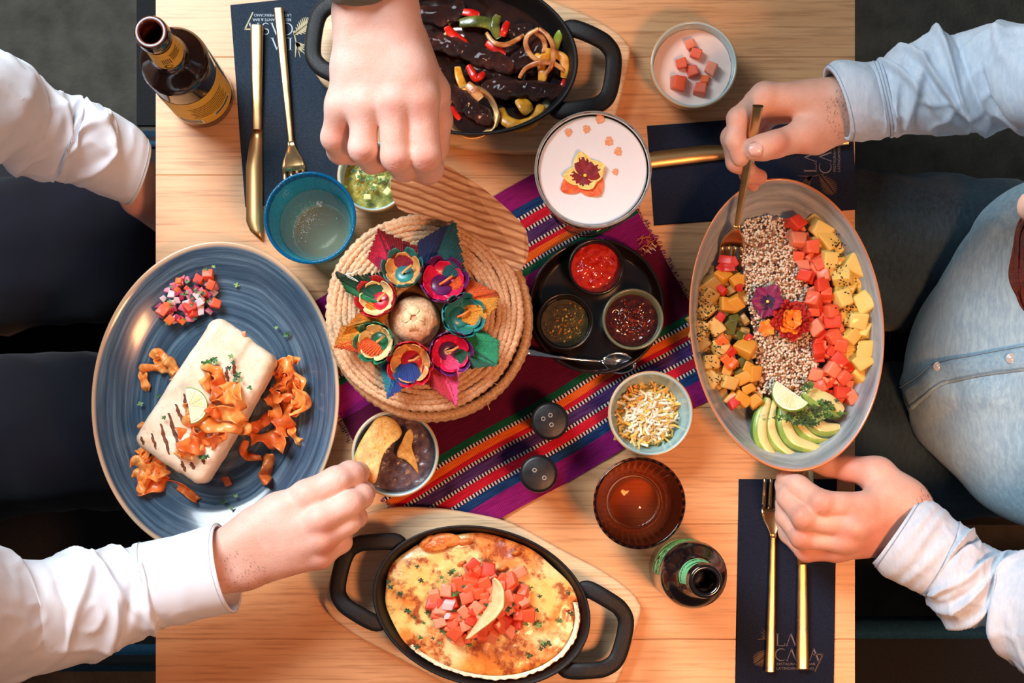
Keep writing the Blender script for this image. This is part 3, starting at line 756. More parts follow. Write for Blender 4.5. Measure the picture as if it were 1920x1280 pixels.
# coupe ------------------------------------------------------------
c = P(1113, 318, .150); Rc = L(109, .150)
e = empty('coupe_glass', (c.x - .0005, c.y, TZ + .003), label='stemmed cocktail glass topped with white foam', cat='glass')
ob('foot', lathe([(0, .0004), (.0365, 0), (.0372, .0012), (.034, .0022), (.012, .0035), (.005, .006), (0, .007)], 72), CLEAR, e)
ob('stem', lathe([(.0055, .005), (.0036, .02), (.0034, .07), (.0045, .083), (.008, .090)], 32), CLEAR, e)
cup = [(.004, .088)] + [(Rc*math.sin(PI/2*t/10)**.8, .088 + .050*(1 - math.cos(PI/2*t/10))) for t in range(1, 11)] + [(Rc, .1465)]
ob('cup', lathe(cup + [(Rc - .0006, .1478), (Rc - .0018, .1465)] + [(r - .0018, z + .001) for r, z in cup[-2:0:-1]], 96), CLEAR, e)
rimv = []
ob('rim_ring', lathe([(Rc - .0022, .1452), (Rc - .0020, .1480), (Rc - .0008, .1490), (Rc + .0004, .1480), (Rc + .0004, .1452)], 96), glassy('rim_glass', (.80, .80, .78), .1, 1.4, ((196, 196, 190), .45)), e)
for k in range(15):    # tiny engraved facets around the rim
    a = 2*PI*k/15
    rimv.append(xf(box(.0060, .0006, .0010, .0002), Matrix.Translation(((Rc-.0012)*math.cos(a), (Rc-.0012)*math.sin(a), .1487)) @ Matrix.Rotation(a + PI/2, 4, 'Z')))
ob('rim_facets', join(*rimv), glassy('facet_glass', (.72, .70, .70), .12, 1.5, ((120, 100, 96), .4)), e, kind='stuff')
Rf = Rc - .0032
foam = ob('foam', disc_field(Rf, Rf, lambda x, y, r: .1435 - .0014*r**8 + .0001*fbm(np.stack([x*300, y*300, x*0], -1)), 30, 96, sides=.132), mat('milk_foam', (240, 240, 243), rough=.75, sss=.3, bump=.15, bs=1600, bd=.0003), loc=e.location, label='white foam filling the cocktail glass', cat='foam')
cl = ob('cocktail', lathe([(0, .094)] + [(r - .0026, z + .004) for r, z in cup[2:9]] + [(Rf - .002, .132)], 64), mat('pale_cocktail', (226, 190, 120), rough=.3), loc=e.location, label='pale yellow cocktail below the foam', cat='drink')

# ---------------------------------------------------------------- shakers
def shaker(px, py, holes, label):
    Hs = .055; c = P(px, py, Hs); R = L(35.5, Hs)
    e = ob('shaker', lathe([(0, .0005), (R*.86, 0), (R*.9, .001), (R*.9, .02), (R*.93, .036), (R, .044), (R, .051), (R*.96, .0545), (R*.8, .0555), (0, .0556)], 64), BLACKC, loc=(c.x, c.y, TZ + .0028), label=label, cat='shaker')
    for x, y in holes:
        ob('pour_hole', lathe([(.0023, .0556), (.0019, .0562), (.0013, .0560), (.0012, .0557)], 16), mat('hole_rim', (150, 142, 132), rough=.4) if 'hole_rim' not in bpy.data.materials else bpy.data.materials['hole_rim'], e, (x, y, 0))
    return e
shaker(1031, 789, [(-.0065, .002), (.0005, .0055), (.0015, -.0038)], 'black shaker with three holes, nearer the black tray')
shaker(1010, 888, [(-.004, .0035), (.0055, -.004)], 'black shaker with two holes, at the runner\'s lower edge')

# ---------------------------------------------------------------- black tray with ramekins
c = P(1118, 575, .016); Rt = L(127, .016)
tray = ob('sauce_tray', lathe([(0, .001), (Rt*.8, 0), (Rt*.93, .004), (Rt, .0155), (Rt - .0015, .0166), (Rt - .0035, .0152), (Rt*.9, .0065), (Rt*.82, .0048), (0, .0045)], 110), mat('black_glazed_tray', (22, 16, 17), (30, 22, 22), rough=.2, coat=.3), loc=(c.x, c.y, TZ + .0035), label='round black tray holding three sauce ramekins and a spoon', cat='tray')
def ramekin(px, py, rpx, m, label):
    Hr = .030; z0 = .0085; c = P(px, py, Hr + z0); R = L(rpx, Hr + z0)
    o = ob('ramekin', lathe([(0, .0005), (R*.72, 0), (R*.8, .002), (R*.97, .02), (R, .028), (R - .001, .0302), (R - .0028, .0295), (R*.86, .014), (R*.7, .005), (0, .004)], 72), m, loc=(c.x, c.y, TZ + z0), label=label, cat='ramekin')
    return o, R
BLKR = mat('black_ramekin', (20, 18, 20), (28, 25, 27), rough=.25, coat=.3)
GRNR = mat('sage_ramekin', (118, 124, 98), (104, 112, 88), rough=.28, coat=.4)
r1, R1 = ramekin(1118, 500, 53, BLKR, 'black ramekin of red salsa, topmost on the black tray')
r2, R2 = ramekin(1060, 602, 54, BLKR, 'black ramekin of greenish salsa, left on the black tray')
r3, R3 = ramekin(1187, 598, 58, GRNR, 'sage green ramekin of dark sauce on the black tray')
def sauce(o, R, z, m, amp, label, fr=180, seed=0, peak=0):
    rr = R*(.70 + .2*z/.02)
    return ob('salsa', disc_field(rr, rr, lambda x, y, r: z + amp*fbm(np.stack([x*fr + seed, y*fr, 0*x + seed], -1))*(1 - r**6) + peak*np.exp(-((x+.001)**2 + (y+.000)**2)/.000045), 44, 90), m, loc=o.location, label=label, cat='sauce')
s1 = sauce(r1, R1, .0175, mat('red_salsa', (190, 22, 10), (214, 52, 18), rough=.14, ns=160, sss=.15, coat=.5), .0011, 'smooth red salsa in the topmost ramekin', 160, 3, .003)
s2 = sauce(r2, R2, .013, mat('green_salsa', (62, 54, 22), (84, 70, 28), rough=.12, ns=200, coat=.5), .0004, 'thin greenish salsa with seeds, in the left ramekin', 250, 7)
s3 = sauce(r3, R3, .014, mat('chipotle_sauce', (54, 14, 8), (84, 24, 12), rough=.12, ns=260, coat=.5), .0009, 'dark chunky chilli sauce in the sage green ramekin', 260, 11)
def scatter_bits(o, r, z, n, sz, mats_, name, cx=0, cy=0, sig=None, zj=.0006, squash=.5):
    parts = []
    for k in range(n):
        while True:
            x, y = (random.gauss(cx, sig), random.gauss(cy, sig)) if sig else (random.uniform(-r, r), random.uniform(-r, r))
            if x*x + y*y < r*r*.92: break
        s = random.uniform(*sz); i = random.randrange(len(mats_))
        parts.append(setmi(xf(ico(1, 1), Matrix.Translation((x, y, z + random.uniform(0, zj))) @ Matrix.Rotation(random.random()*6, 4, 'Z') @ Matrix.Diagonal((s, s*random.uniform(.5, 1), s*squash, 1))), i))
    return ob(name, join(*parts), mats_, o, kind='stuff')
scatter_bits(s2, R2*.78, .0132, 110, (.0006, .0017), [mat('pale_seed', (196, 172, 92), rough=.3), mat('amber_bit', (186, 110, 30), rough=.3), mat('olive_bit', (110, 104, 44), rough=.3)], 'seeds', .002, -.001, .010)
scatter_bits(s3, R3*.76, .0142, 80, (.0008, .0022), [mat('chilli_flake', (140, 40, 14), rough=.2), mat('dark_chilli', (60, 14, 8), rough=.2)], 'chilli_flakes', .001, 0, .009)
scatter_bits(s1, R1*.72, .0172, 50, (.0006, .0014), [mat('red_bit', (226, 78, 34), rough=.2)], 'pulp')
# teaspoon
p0, p1 = P(984, 658, .020), P(1140, 678, .012)
e = empty('teaspoon', label='small steel teaspoon lying on the black tray', cat='spoon'); Msp = aim(p0, p1); e.matrix_world = Msp
Ls = (p1 - p0).length
path = [Vector((.002*math.sin(PI*i/12), Ls*.96*i/12, .0035*math.sin(PI*i/12*1.0) + .001)) for i in range(13)]
ob('handle', tube(path, [(.0042 - .0026*min(i/6, 1)**.7, .0011) for i in range(13)], 12, up=(0, 0, 1)), STEEL, e)
g = []
for i in range(13):
    t = i/12; y = Ls*.93 + .034*t; w_ = .0105*math.sin(PI*min(max(t, .03), .97))**.6
    g.append([(w_*(1 - 2*k/10), y, .004 - .0055*math.sin(PI*t)*(1 - (2*k/10-1)**2)) for k in range(11)])
ob('spoon_bowl', sheet(g, .0007), STEEL, e)

# ---------------------------------------------------------------- boards and skillets
bpts = [(723,952),(800,951),(873,960),(957,980),(1057,1033),(1130,1071),(1178,1104),(1198,1128),(1201,1155),(1166,1262),(1140,1300)]
bpts = bpts + [(1810-x, 2270-y) for x, y in bpts]
def board(cx, cy, deg, scale, label):
    hb = .017; loc = P(cx, cy); a = math.radians(deg); poly = []
    for x, y in closedpath(bpts, 5):
        x, y = x - 905, y - 1135; q = P(cx + (x*math.cos(a) - y*math.sin(a))*scale, cy + (x*math.sin(a) + y*math.cos(a))*scale, hb); poly.append((q.x - loc.x, q.y - loc.y))
    return ob('serving_board', prism(poly, 0.0, hb, .0035, 3), BOARD, loc=(loc.x, loc.y, TZ + .0003), rot=None, label=label, cat='board', sharp=60)
board(905, 1135, 0, 1.0, 'pale wooden serving board under the skillet of melted cheese')
board(886, 112, -5, .995, 'pale wooden serving board under the fajita skillet at the top')
def skillet(cx, cy, a_px, b_px, deg, label):
    z0 = .0178; Hs = .043; h = z0 + Hs; c = P(cx, cy, h); a, b2 = L(a_px, h), L(b_px, h); ang = math.radians(deg)
    e = empty('skillet', (c.x, c.y, TZ + z0), ang, label=label, cat='skillet')
    th = .0045
    def pr(sx): return None
    V, F = [], []
    prof = [(.70, 0), (.80, .001), (.88, .008), (.965, .034), (1.0, .0405), (1.0, .043)]
    inn = [(1.0, .0432), (.985, .0436), (.97, .0430), (.955, .040), (.93, .032), (.865, .011), (.80, .0065), (.0001, .006)]
    ob('pan', lathe([(.0001, .0)] + prof + inn, 110, a, b2), IRON, e)
    for s in (-1, 1):
        # loop handle: a rounded rectangular bar that leaves the rim, runs out and comes back
        hw = .0325; x1 = a + .034; yv = .037; xe = a*.975*math.sqrt(1 - (yv/(b2*.975))**2); nv = Vector((xe/a**2, yv/b2**2)).normalized(); x0 = xe
        pl = [(xe, -yv), (xe + nv.x*.009, -yv - nv.y*.006), (x1 - .020, -hw - .002), (x1 - .009, -hw + .003), (x1 - .001, -hw + .013), (x1 + .001, 0), (x1 - .001, hw - .013), (x1 - .009, hw - .003), (x1 - .020, hw + .002), (xe + nv.x*.009, yv + nv.y*.006), (xe, yv)]
        pth = [Vector((q[0], q[1], .034 + .004*math.sin(PI*min(max((q[0]-x0)/(x1-x0), 0), 1)))) for q in smoothpath(pl, 5)]
        if s < 0: pth = [Vector((-q.x, -q.y, q.z)) for q in pth]
        n = len(pth); rr = [(.0080 + .001*abs(2*i/(n-1)-1)**3, .0046) for i in range(n)]
        def sq(i, t):
            cc, ss = abs(math.cos(t)), abs(math.sin(t)); return 1/((cc**4 + ss**4)**.25)
        ob('handle', tube(pth, rr, 16, True, up=(0, 0, 1), rf=sq), IRON, e)
    return e, a, b2, h
sk1, sa1, sb1, hsk = skillet(903, 1137, 207, 149, -13.8, 'cast iron skillet of melted cheese topped with tomato')
sk2, sa2, sb2, _ = skillet(868, 100, 217, 152, -7.8, 'cast iron skillet of beef and pepper strips at the top')

# ---------------------------------------------------------------- oval plate and oval bowl
def oval(name, cx, cy, a_px, b_px, deg, h, prof, m, label, cat, z0=.0003):
    c = P(cx, cy, h + z0); a, b2 = L(a_px, h + z0), L(b_px, h + z0)
    return ob(name, lathe([(r, z) for r, z in prof], 150, a, b2), m, loc=(c.x, c.y, TZ + z0), rot=math.radians(deg), label=label, cat=cat), a, b2
PLB = (296/1850)
BLUEST = stoneware('blue_brushed_glaze', L(296, .026), L(232, .026), (34, 52, 70), (62, 84, 104), (104, 128, 146), (206, 172, 138), .968, 34, rough=.2)
plate, pa, pb2 = oval('oval_plate', 404, 748, 296, 232, 85.8, .026, [(.0001, .001), (.60, .0), (.64, .003), (.80, .010), (.97, .023), (1.0, .026), (.998, .0272), (.985, .0272), (.95, .0235), (.82, .0135), (.735, .0085), (.70, .0068), (.66, .0062), (.0001, .006)], BLUEST, 'large oval blue plate with the burrito at the table\'s left edge', 'plate')
GREYST = stoneware('grey_brushed_glaze', L(276, .06), L(182, .06), (116, 126, 132), (154, 163, 168), (188, 195, 197), (206, 128, 74), .972, 20, rough=.22)
ZB = .012
sbowl, ba, bb2 = oval('salad_bowl', 1475, 609, 276, 182, 95.9, .058, [(.0001, .002), (.50, .0), (.56, .003), (.72, .012), (.90, .036), (.985, .053), (1.0, .058), (.997, .0592), (.985, .0592), (.955, .052), (.88, .034), (.74, .015), (.64, .0085), (.56, .0068), (.0001, .006)], GREYST, 'large oval grey bowl of quinoa salad held at its lower end', 'bowl', ZB)

# ---------------------------------------------------------------- straw basket with its hat shaped lid
STRAW = mat('palm_straw', (198, 148, 106), (230, 192, 152), rough=.75, ns=420, st=(1, 1, 1), bump=.5, bs=900, bd=.0008, lo=.35, hi=.65)
STRAWD = mat('woven_straw', (196, 150, 104), (222, 184, 140), rough=.8, ns=500, bump=.6, bs=1100, bd=.0008)
def coil(R, z, r, n=150, m=8, tw=60, wob=.0004, seed=0, amp=.16):
    """one round of twisted palm rope"""
    V, F = [], []
    for i in range(n):
        a = 2*PI*i/n; w_ = wob*math.sin(a*5 + seed) + wob*.6*math.sin(a*11 + seed*2)
        for j in range(m):
            t = 2*PI*j/m; q = r*(1 + amp*math.sin(tw*a + t*1.0) )
            V.append(((R + w_ + q*math.cos(t))*math.cos(a), (R + w_ + q*math.cos(t))*math.sin(a), z + q*math.sin(t)))
    for i in range(n):
        for j in range(m):
            i2, j2 = (i+1) % n, (j+1) % m; F.append((i*m+j, i2*m+j, i2*m+j2, i*m+j2))
    return V, F
hl = .105; lc = P(795, 585, hl); Rl = L(187, hl)
bk = P(795, 585, hl)
e = empty('straw_basket', (bk.x + .004, bk.y - .003, TZ + .0030), label='round coiled straw tortilla basket in the middle of the table', cat='basket')
for k in range(12):
    z = .004 + k*.0072; R = .082 + .013*math.sin(PI*min(k/11, 1)*.62)
    ob('straw_coil', coil(R, z, .0044, 150, 8, 70, .0003, k), STRAWD, e)
ob('basket_base', disc_field(.081, .081, lambda x, y, r: .003 + 0*x, 8, 64), STRAWD, e)
lid = empty('basket_lid', (lc.x, lc.y, TZ + .097), label='straw lid shaped like a decorated sombrero, on the basket', cat='lid')
nco = 13
for k in range(nco):
    t = k/(nco-1); R = .030 + (Rl - .034)*t; z = .010 - .006*t**2 - (.0015 if k == nco-1 else 0)
    ob('straw_coil', coil(R, z, .0029 if k < nco-1 else .0040, 190, 7, 74, .0005, k*1.7, .22), STRAW, lid)
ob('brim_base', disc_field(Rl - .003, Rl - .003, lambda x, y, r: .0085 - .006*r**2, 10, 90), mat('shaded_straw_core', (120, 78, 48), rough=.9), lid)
# crown knob
ob('crown', disc_field(.0235, .0235, lambda x, y, r: .014 + .021*np.sqrt(np.clip(1 - r**2.6, 0, 1)) + .0005*fbm(np.stack([x*700, y*200, x*0], -1)), 26, 60, sides=.006), STRAW, lid, (P(776, 597, .13) - lc).to_2d().to_3d())
cr = (P(776, 597, .13) - lc)
for k in range(5):
    a = 2*PI*k/5 + .4; g = []
    for i in range(7):
        t = i/6; r = .003 + .011*t; w_ = .0062*math.sin(PI*(.15 + .8*t)); zz = .0362 - 30*r*r*.9
        g.append([(cr.x + r*math.cos(a) - (2*q/2-1)*w_*math.sin(a), cr.y + r*math.sin(a) + (2*q/2-1)*w_*math.cos(a), zz + .0006) for q in range(3)])
    ob('palm_leaf', sheet(g, .0004), mat('pale_palm_leaf', (226, 196, 150), rough=.6) if 'pale_palm_leaf' not in bpy.data.materials else bpy.data.materials['pale_palm_leaf'], lid)
# yarn wings: two halves of thread wound between a ridge and each edge
def yarn(name, c): return mat(name, c, tuple(int(v*.72) for v in c), rough=.85, ns=900, sheen=.15, bump=.3, bs=2500)
Y = {'pink': yarn('pink_yarn', (226, 32, 84)), 'dred': yarn('crimson_yarn', (150, 14, 40)), 'navy': yarn('navy_yarn', (22, 44, 100)), 'teal': yarn('teal_yarn', (18, 96, 104)),
     'ora': yarn('orange_yarn', (244, 98, 28)), 'yel': yarn('marigold_yarn', (244, 156, 40)), 'grn': yarn('emerald_yarn', (20, 138, 88)), 'dgr': yarn('dark_green_yarn', (12, 84, 58)),
     'red': yarn('red_yarn', (192, 18, 40)), 'blu': yarn('royal_blue_yarn', (20, 58, 140)), 'cya': yarn('cyan_teal_yarn', (22, 126, 140)), 'hpk': yarn('hot_pink_yarn', (244, 66, 120))}
hw_ = hl + .012
wings = [ # base, left edge tip, ridge tip, right edge tip (pixels), colours
 ((745,505), (690,482), (709,430), (782,462), 'pink', 'dred'), ((805,495), (785,452), (826,428), (852,420), 'navy', 'navy'), ((826,500), (824,428), (854,419), (873,508), 'teal', 'teal'),
 ((848,552), (866,515), (928,546), (935,556), 'ora', 'ora'), ((862,575), (934,552), (930,576), (895,612), 'yel', 'yel'), ((866,640), (894,614), (935,640), (934,680), 'grn', 'grn'),
 ((862,650), (934,668), (930,684), (874,692), 'grn', 'dgr'), ((825,672), (790,712), (856,760), (862,684), 'red', 'hpk'), ((750,672), (710,676), (727,746), (790,708), 'cya', 'blu'),
 ((705,640), (640,612), (627,650), (715,672), 'yel', 'ora'), ((705,605), (690,566), (650,612), (632,640), 'yel', 'yel'), ((715,560), (630,510), (634,520), (735,508), 'dgr', 'dgr'), ((700,562), (632,514), (650,545), (690,562), 'grn', 'grn')]
bx, by = 782, 592
for base, l, r_, q_, c1, c2 in wings:
    for (A0, A1, cc, side) in ((l, r_, c1, 0), (r_, q_, c2, 1)):
        nth = 15; parts = []
        b0 = Vector(base); cen = Vector((bx, by))
        e0 = cen + (b0 - cen)*.75
        for k in range(nth):
            t = k/(nth-1)
            tip = Vector(A0)*(1-t) + Vector(A1)*t; tip = tip + (tip - cen).normalized()*((k % 3) - 1)*1.5
            hh = .016 + .010*(t if side == 0 else 1-t)
            root = e0 + (tip - e0)*.12 + (Vector(A1) - Vector(A0)).normalized()*(t - .5)*20
            a3 = P(root.x, root.y, hl + .010) - lid.location; c3 = P(tip.x, tip.y, hl + .004 + hh*.7) - lid.location; m3 = (a3 + c3)/2 + Vector((0, 0, .003))
            parts.append(tube([a3, m3, c3], .0014, 5))
        ob('yarn_wing', join(*parts), Y[cc], lid)
# palm flowers
def petalm(n, c): return mat(n, c, tuple(min(255, int(v*1.25)) for v in c), rough=.35, ns=40, coat=.2, st=(1, 1, 1))
FC = {'tan': petalm('tan_palm', (206, 148, 84)), 'teal': petalm('teal_palm', (34, 116, 116)), 'pink': petalm('magenta_palm', (206, 22, 74)), 'pur': petalm('purple_palm', (84, 28, 84)),
      'red': petalm('red_palm', (176, 18, 40)), 'crm': petalm('cream_palm', (222, 194, 138)), 'grn': petalm('green_palm', (28, 106, 76)), 'ora': petalm('orange_palm', (230, 116, 40))}
flowers = [(757,512,34,'teal','tan',.3), (826,533,40,'pur','pink',.1), (858,592,36,'teal','teal',.5), (838,655,36,'pur','pink',.2), (770,672,38,'red','tan',.9), (711,637,34,'grn','crm',.4), (713,562,34,'red','crm',.7)]
for fi, (px, py, rp, co, ci, ph) in enumerate(flowers):
    hh = hl + .028; c3 = P(px, py, hh) - lid.location; R = L(rp*1.16, hh)
    out = Vector((px - 778, -(py - 598), 0)).normalized()
    fl = ob('palm_flower', lathe([(.002, 0), (R*.5, .001), (R*.42, .004), (.001, .003)], 24), FC[co], lid, (c3.x, c3.y, .022), rot=(-out.y*.35, out.x*.35, 0))
    me = {}
    for ring, (cc, n, r0, r1, zt) in enumerate(((co, 7, .30, 1.0, .018), (ci, 6, .12, .84, .013))):
        g = []
        for i in range(8):
            t = i/7; r = R*(r0 + (r1 - r0)*math.sin(PI/2*t)); w_ = R*.42*math.sin(PI*(.20 + .66*t)); z = .002 + zt*t**1.7
            g.append([(r - (.0008 if q in (0, 4) else 0), (2*q/4-1)*w_, z - .0012*(1-(2*q/4-1)**2)) for q in range(5)])
        me = mesh_of('petal', *sheet(g, .0005), FC[cc])
        for k in range(n): ob('petal', me, None, fl, rot=2*PI*k/n + ph + ring*.33)
    ob('stamen', tube([(-R*.1, 0, .004), (R*.15, R*.1, .009), (R*.4, R*.28, .010)], .0012, 6), FC['ora' if fi in (1, 2) else 'tan'], fl)
# loose white thread on the green wing and frayed straw at the brim
th = [P(650, 518, hl+.028), P(672, 528, hl+.029), P(660, 520, hl+.030), P(648, 514, hl+.029), P(662, 512, hl+.029), P(676, 503, hl+.030)]
ob('loose_thread', tube(smoothpath([tuple(q - lid.location) for q in th], 5), .0004, 5), mat('white_thread', (222, 232, 222), rough=.8), lid)
for pts in ([(905,742),(912,752),(918,768)], [(858,762),(866,770),(872,758)], [(925,718),(940,722),(952,720)], [(770,772),(785,780),(778,770)]):
    ob('frayed_straw', tube(smoothpath([tuple(P(x, y, hl - .008 - .01*i) - lid.location) for i, (x, y) in enumerate(pts)], 4), .0005, 4), STRAW, lid)
# striped veneer board slid under the lid
vp = [(733,338),(760,318),(800,306),(826,303),(870,330),(905,352),(957,397),(984,428),(991,458),(989,482),(978,503),(966,507),(950,492),(900,450),(850,420),(800,404),(746,390)]
loc = P(880, 400, .10); V = []
cpv = closedpath(vp, 3)
def vh(x, y): return .1080 + .038*max(0, (470 - y))/170 - .0
V = [P(x, y, vh(x, y)) - loc for x, y in cpv]; n = len(V)
F = [tuple(range(n))[::-1], tuple(range(n, 2*n))] + [(i, (i+1) % n, (i+1) % n + n, i + n) for i in range(n)]; cvn = P(875, 405, 0)
ob('veneer_board', (V + [v - Vector((0, 0, .0035)) for v in V], F), [STRIPED, STRIPEDGE], loc=loc, smooth=False, mi=[0, 0] + [1]*n, label='flat pale board with dark stripes held by the top hand over the straw basket', cat='board')

# ================================================================ PEOPLE
def skin_mat(name, c1, c2, red):
    b = NB(name); v = b.obj()
    col = b.ramp(b.noise(v, 34, 4, .6), [(.36, c1), (.64, c2)])
    col = b.mix(b.math('MULTIPLY', b.attr('flush'), .45, clamp=True), col, red)
    fr = b.ramp(b.noise(v, 700, 2), [(.60, 0.0), (.72, .22)])
    col = b.mix(fr, col, red)
    w1 = b.noise(v, 520, 4, .65); w2 = b.noise(b.obj((1, 1, 1)), 130, 3)
    b.set(Base_Color=col, Roughness=.5, Subsurface_Weight=.22, Subsurface_Scale=.006, Subsurface_Radius=(1.0, .35, .18), Specular_IOR_Level=.35,
          Normal=b.bump(b.math('ADD', w1, b.math('MULTIPLY', w2, 1.2)), .32, .0006))
    return b.m
SKIN1 = skin_mat('fair_skin', (228, 182, 164), (238, 198, 184), (196, 84, 60))
SKIN2 = skin_mat('rosy_skin', (222, 170, 148), (234, 188, 168), (198, 74, 46))
NAIL = mat('fingernail', (240, 196, 184), rough=.22, coat=.4)
HAIRF = mat('arm_hair', (66, 44, 34), rough=.7)
def PX(p): # (px, py, h, r_px) -> point, radius
    q = P(p[0], p[1], p[2]); return np.array(q), L(p[3], p[2])
def hand_vf(palm, fingers, crease=(1, 2), kp=.011, kf=.0045, kj=.006, res=.0016, knobs=(), cuts=()):
    prims = [(PX(a), PX(b)) for a, b in palm]; ch = [[PX(p) for p in f] for f in fingers]; kn = [PX(p) for p in knobs]
    pts = np.array([q[0] for pr in prims for q in pr] + [q[0] for f in ch for q in f]); mr = max([q[1] for pr in prims for q in pr])
    lo = pts.min(0) - mr - .006; hi = pts.max(0) + mr + .006
    def fn(X):
        X = X.astype(np.float32); D = None
        for (a, ra), (b, rb) in prims:
            d = seg(X, a, b, ra, rb); D = d if D is None else smin(D, d, kp)
        for a, ra in kn: D = smin(D, seg(X, a, a + 1e-6, ra, ra), .006)
        Fm = None
        for f in ch:
            g = None
            for (a, ra), (b, rb) in zip(f, f[1:]):
                d = seg(X, a, b, ra, rb); g = d if g is None else smin(g, d, kf)
            Fm = g if Fm is None else smin(Fm, g, .0010)
        D = smin(D, Fm, kj) if Fm is not None else D
        for a, b, r, dep in cuts:
            (pa, _), (pb_, _) = PX((*a, 1)), PX((*b, 1)); d = seg(X, pa, pb_, r, r); D = np.maximum(D, -smin(-D * 0 + 1, d, 1e-6)) if False else D + dep*np.exp(-(np.maximum(d, 0)/.0012)**2)
        return D
    V, Q = surf(fn, lo, hi, res); V = relax(V, Q, 2, .5)
    for f in ch[:4]:
        for ji in crease:      # skin folds over the finger joints, grooves across the back of each
            (p_, r_), (a_, _), (b_, _) = f[ji], f[ji-1], f[min(ji+1, len(f)-1)]
            t_ = (b_ - a_)/np.linalg.norm(b_ - a_); nb = (p_ - (a_+b_)/2); nb = nb/(np.linalg.norm(nb) + 1e-6)*.5 + np.array([0, 0, .7]); nb -= t_*(nb @ t_); nb /= np.linalg.norm(nb)
            d = V - p_; u = d @ t_; rad = d - u[:, None]*t_; rl_ = np.linalg.norm(rad, axis=1); fac = np.clip(rad @ nb/(rl_ + 1e-9), 0, 1)**1.5*(rl_ < r_*1.6)
            wv = u + .0012*np.sin(rad @ np.cross(t_, nb)*500); amp = np.exp(-(u/.0042)**2)*fac
            V = V - rad/(rl_[:, None] + 1e-9)*(amp*.00042*(1 + np.cos(wv*2*PI/.0024)))[:, None]
    return V, Q
def flush(V, spots):
    f = np.zeros(len(V))
    for p in spots:
        q, r = PX(p); f = np.maximum(f, np.exp(-((V - q)**2).sum(1)/(2*(r*.6)**2)))
    return f
def nail_vf(p, d, nrm, ln, wd):
    """small curved plate: p centre, d towards the fingertip, nrm outward"""
    p, d, nrm = Vector(p), Vector(d).normalized(), Vector(nrm).normalized(); s = d.cross(nrm).normalized(); nrm = s.cross(d).normalized(); g = []
    for i in range(7):
        t = i/6*2 - 1; w_ = wd/2*math.sqrt(max(.05, 1 - abs(t)**3.2)); g.append([p + d*(t*ln/2) + s*((k/4 - .5)*2*w_) + nrm*(-.55*((k/4-.5)*2*w_)**2/wd*2.2 - .18*ln*t*t*.5) for k in range(5)])
    return sheet(g, .0005)
def person(label): return empty('person', label=label, cat='person')
def body_obj(e, parts, skin, flushes):
    V, F, _ = join(*parts); me = mesh_of('body', V, F, skin); 
    set_attr(me, 'flush', np.concatenate(flushes)); o = ob('body', me, None, e); return o

# cloth -------------------------------------------------------------
def cloth_mat(name, c1, c2, weave=1800, rough=.85, streak=0, bumps=.25, st=(1, 1, 1)):
    b = NB(name); v = b.obj(); col = b.ramp(b.noise(v, 9, 4), [(.35, c1), (.65, c2)])
    if streak: col = b.mix(b.ramp(b.noise(b.obj(st), 240, 3, .7), [(.38, .0), (.66, streak)]), col, tuple(min(255, int(q*1.3)) for q in c2))
    h = b.math('ADD', b.noise(v, weave, 2), b.math('MULTIPLY', b.noise(v, 60, 4), .9))
    b.set(Base_Color=col, Roughness=rough, Specular_IOR_Level=.2, Sheen_Weight=.12, Normal=b.bump(h, bumps, .0012)); return b.m
WSHIRT = cloth_mat('white_cotton', (222, 228, 238), (234, 238, 245))
WCUFF = cloth_mat('white_cuff_cotton', (224, 230, 240), (234, 238, 246), bumps=.18)
DENIM = cloth_mat('pale_denim', (150, 184, 206), (172, 202, 220), 1500, streak=.35, st=(1, .3, 1))
DENIMS = cloth_mat('lighter_denim_sleeve', (192, 208, 224), (208, 220, 232), 1500, streak=.25, st=(1, .3, 1))  # lighter tone of the shirt denim for sleeves and cuffs
DENIMI = cloth_mat('denim_inside', (150, 140, 140), (166, 154, 150), 1500)
NAVYT = cloth_mat('navy_trouser_cloth', (9, 10, 22), (13, 15, 30), 1500)
JEANS = cloth_mat('dark_jeans', (32, 47, 57), (50, 70, 82), 1300, streak=.35, st=(1, .35, 1))
GREYK = cloth_mat('grey_knit', (104, 104, 92), (124, 124, 110), 700, bumps=.6)
THREAD = mat('seam_thread', (150, 168, 186), rough=.8); THREADW = mat('white_seam_thread', (196, 200, 208), rough=.8)
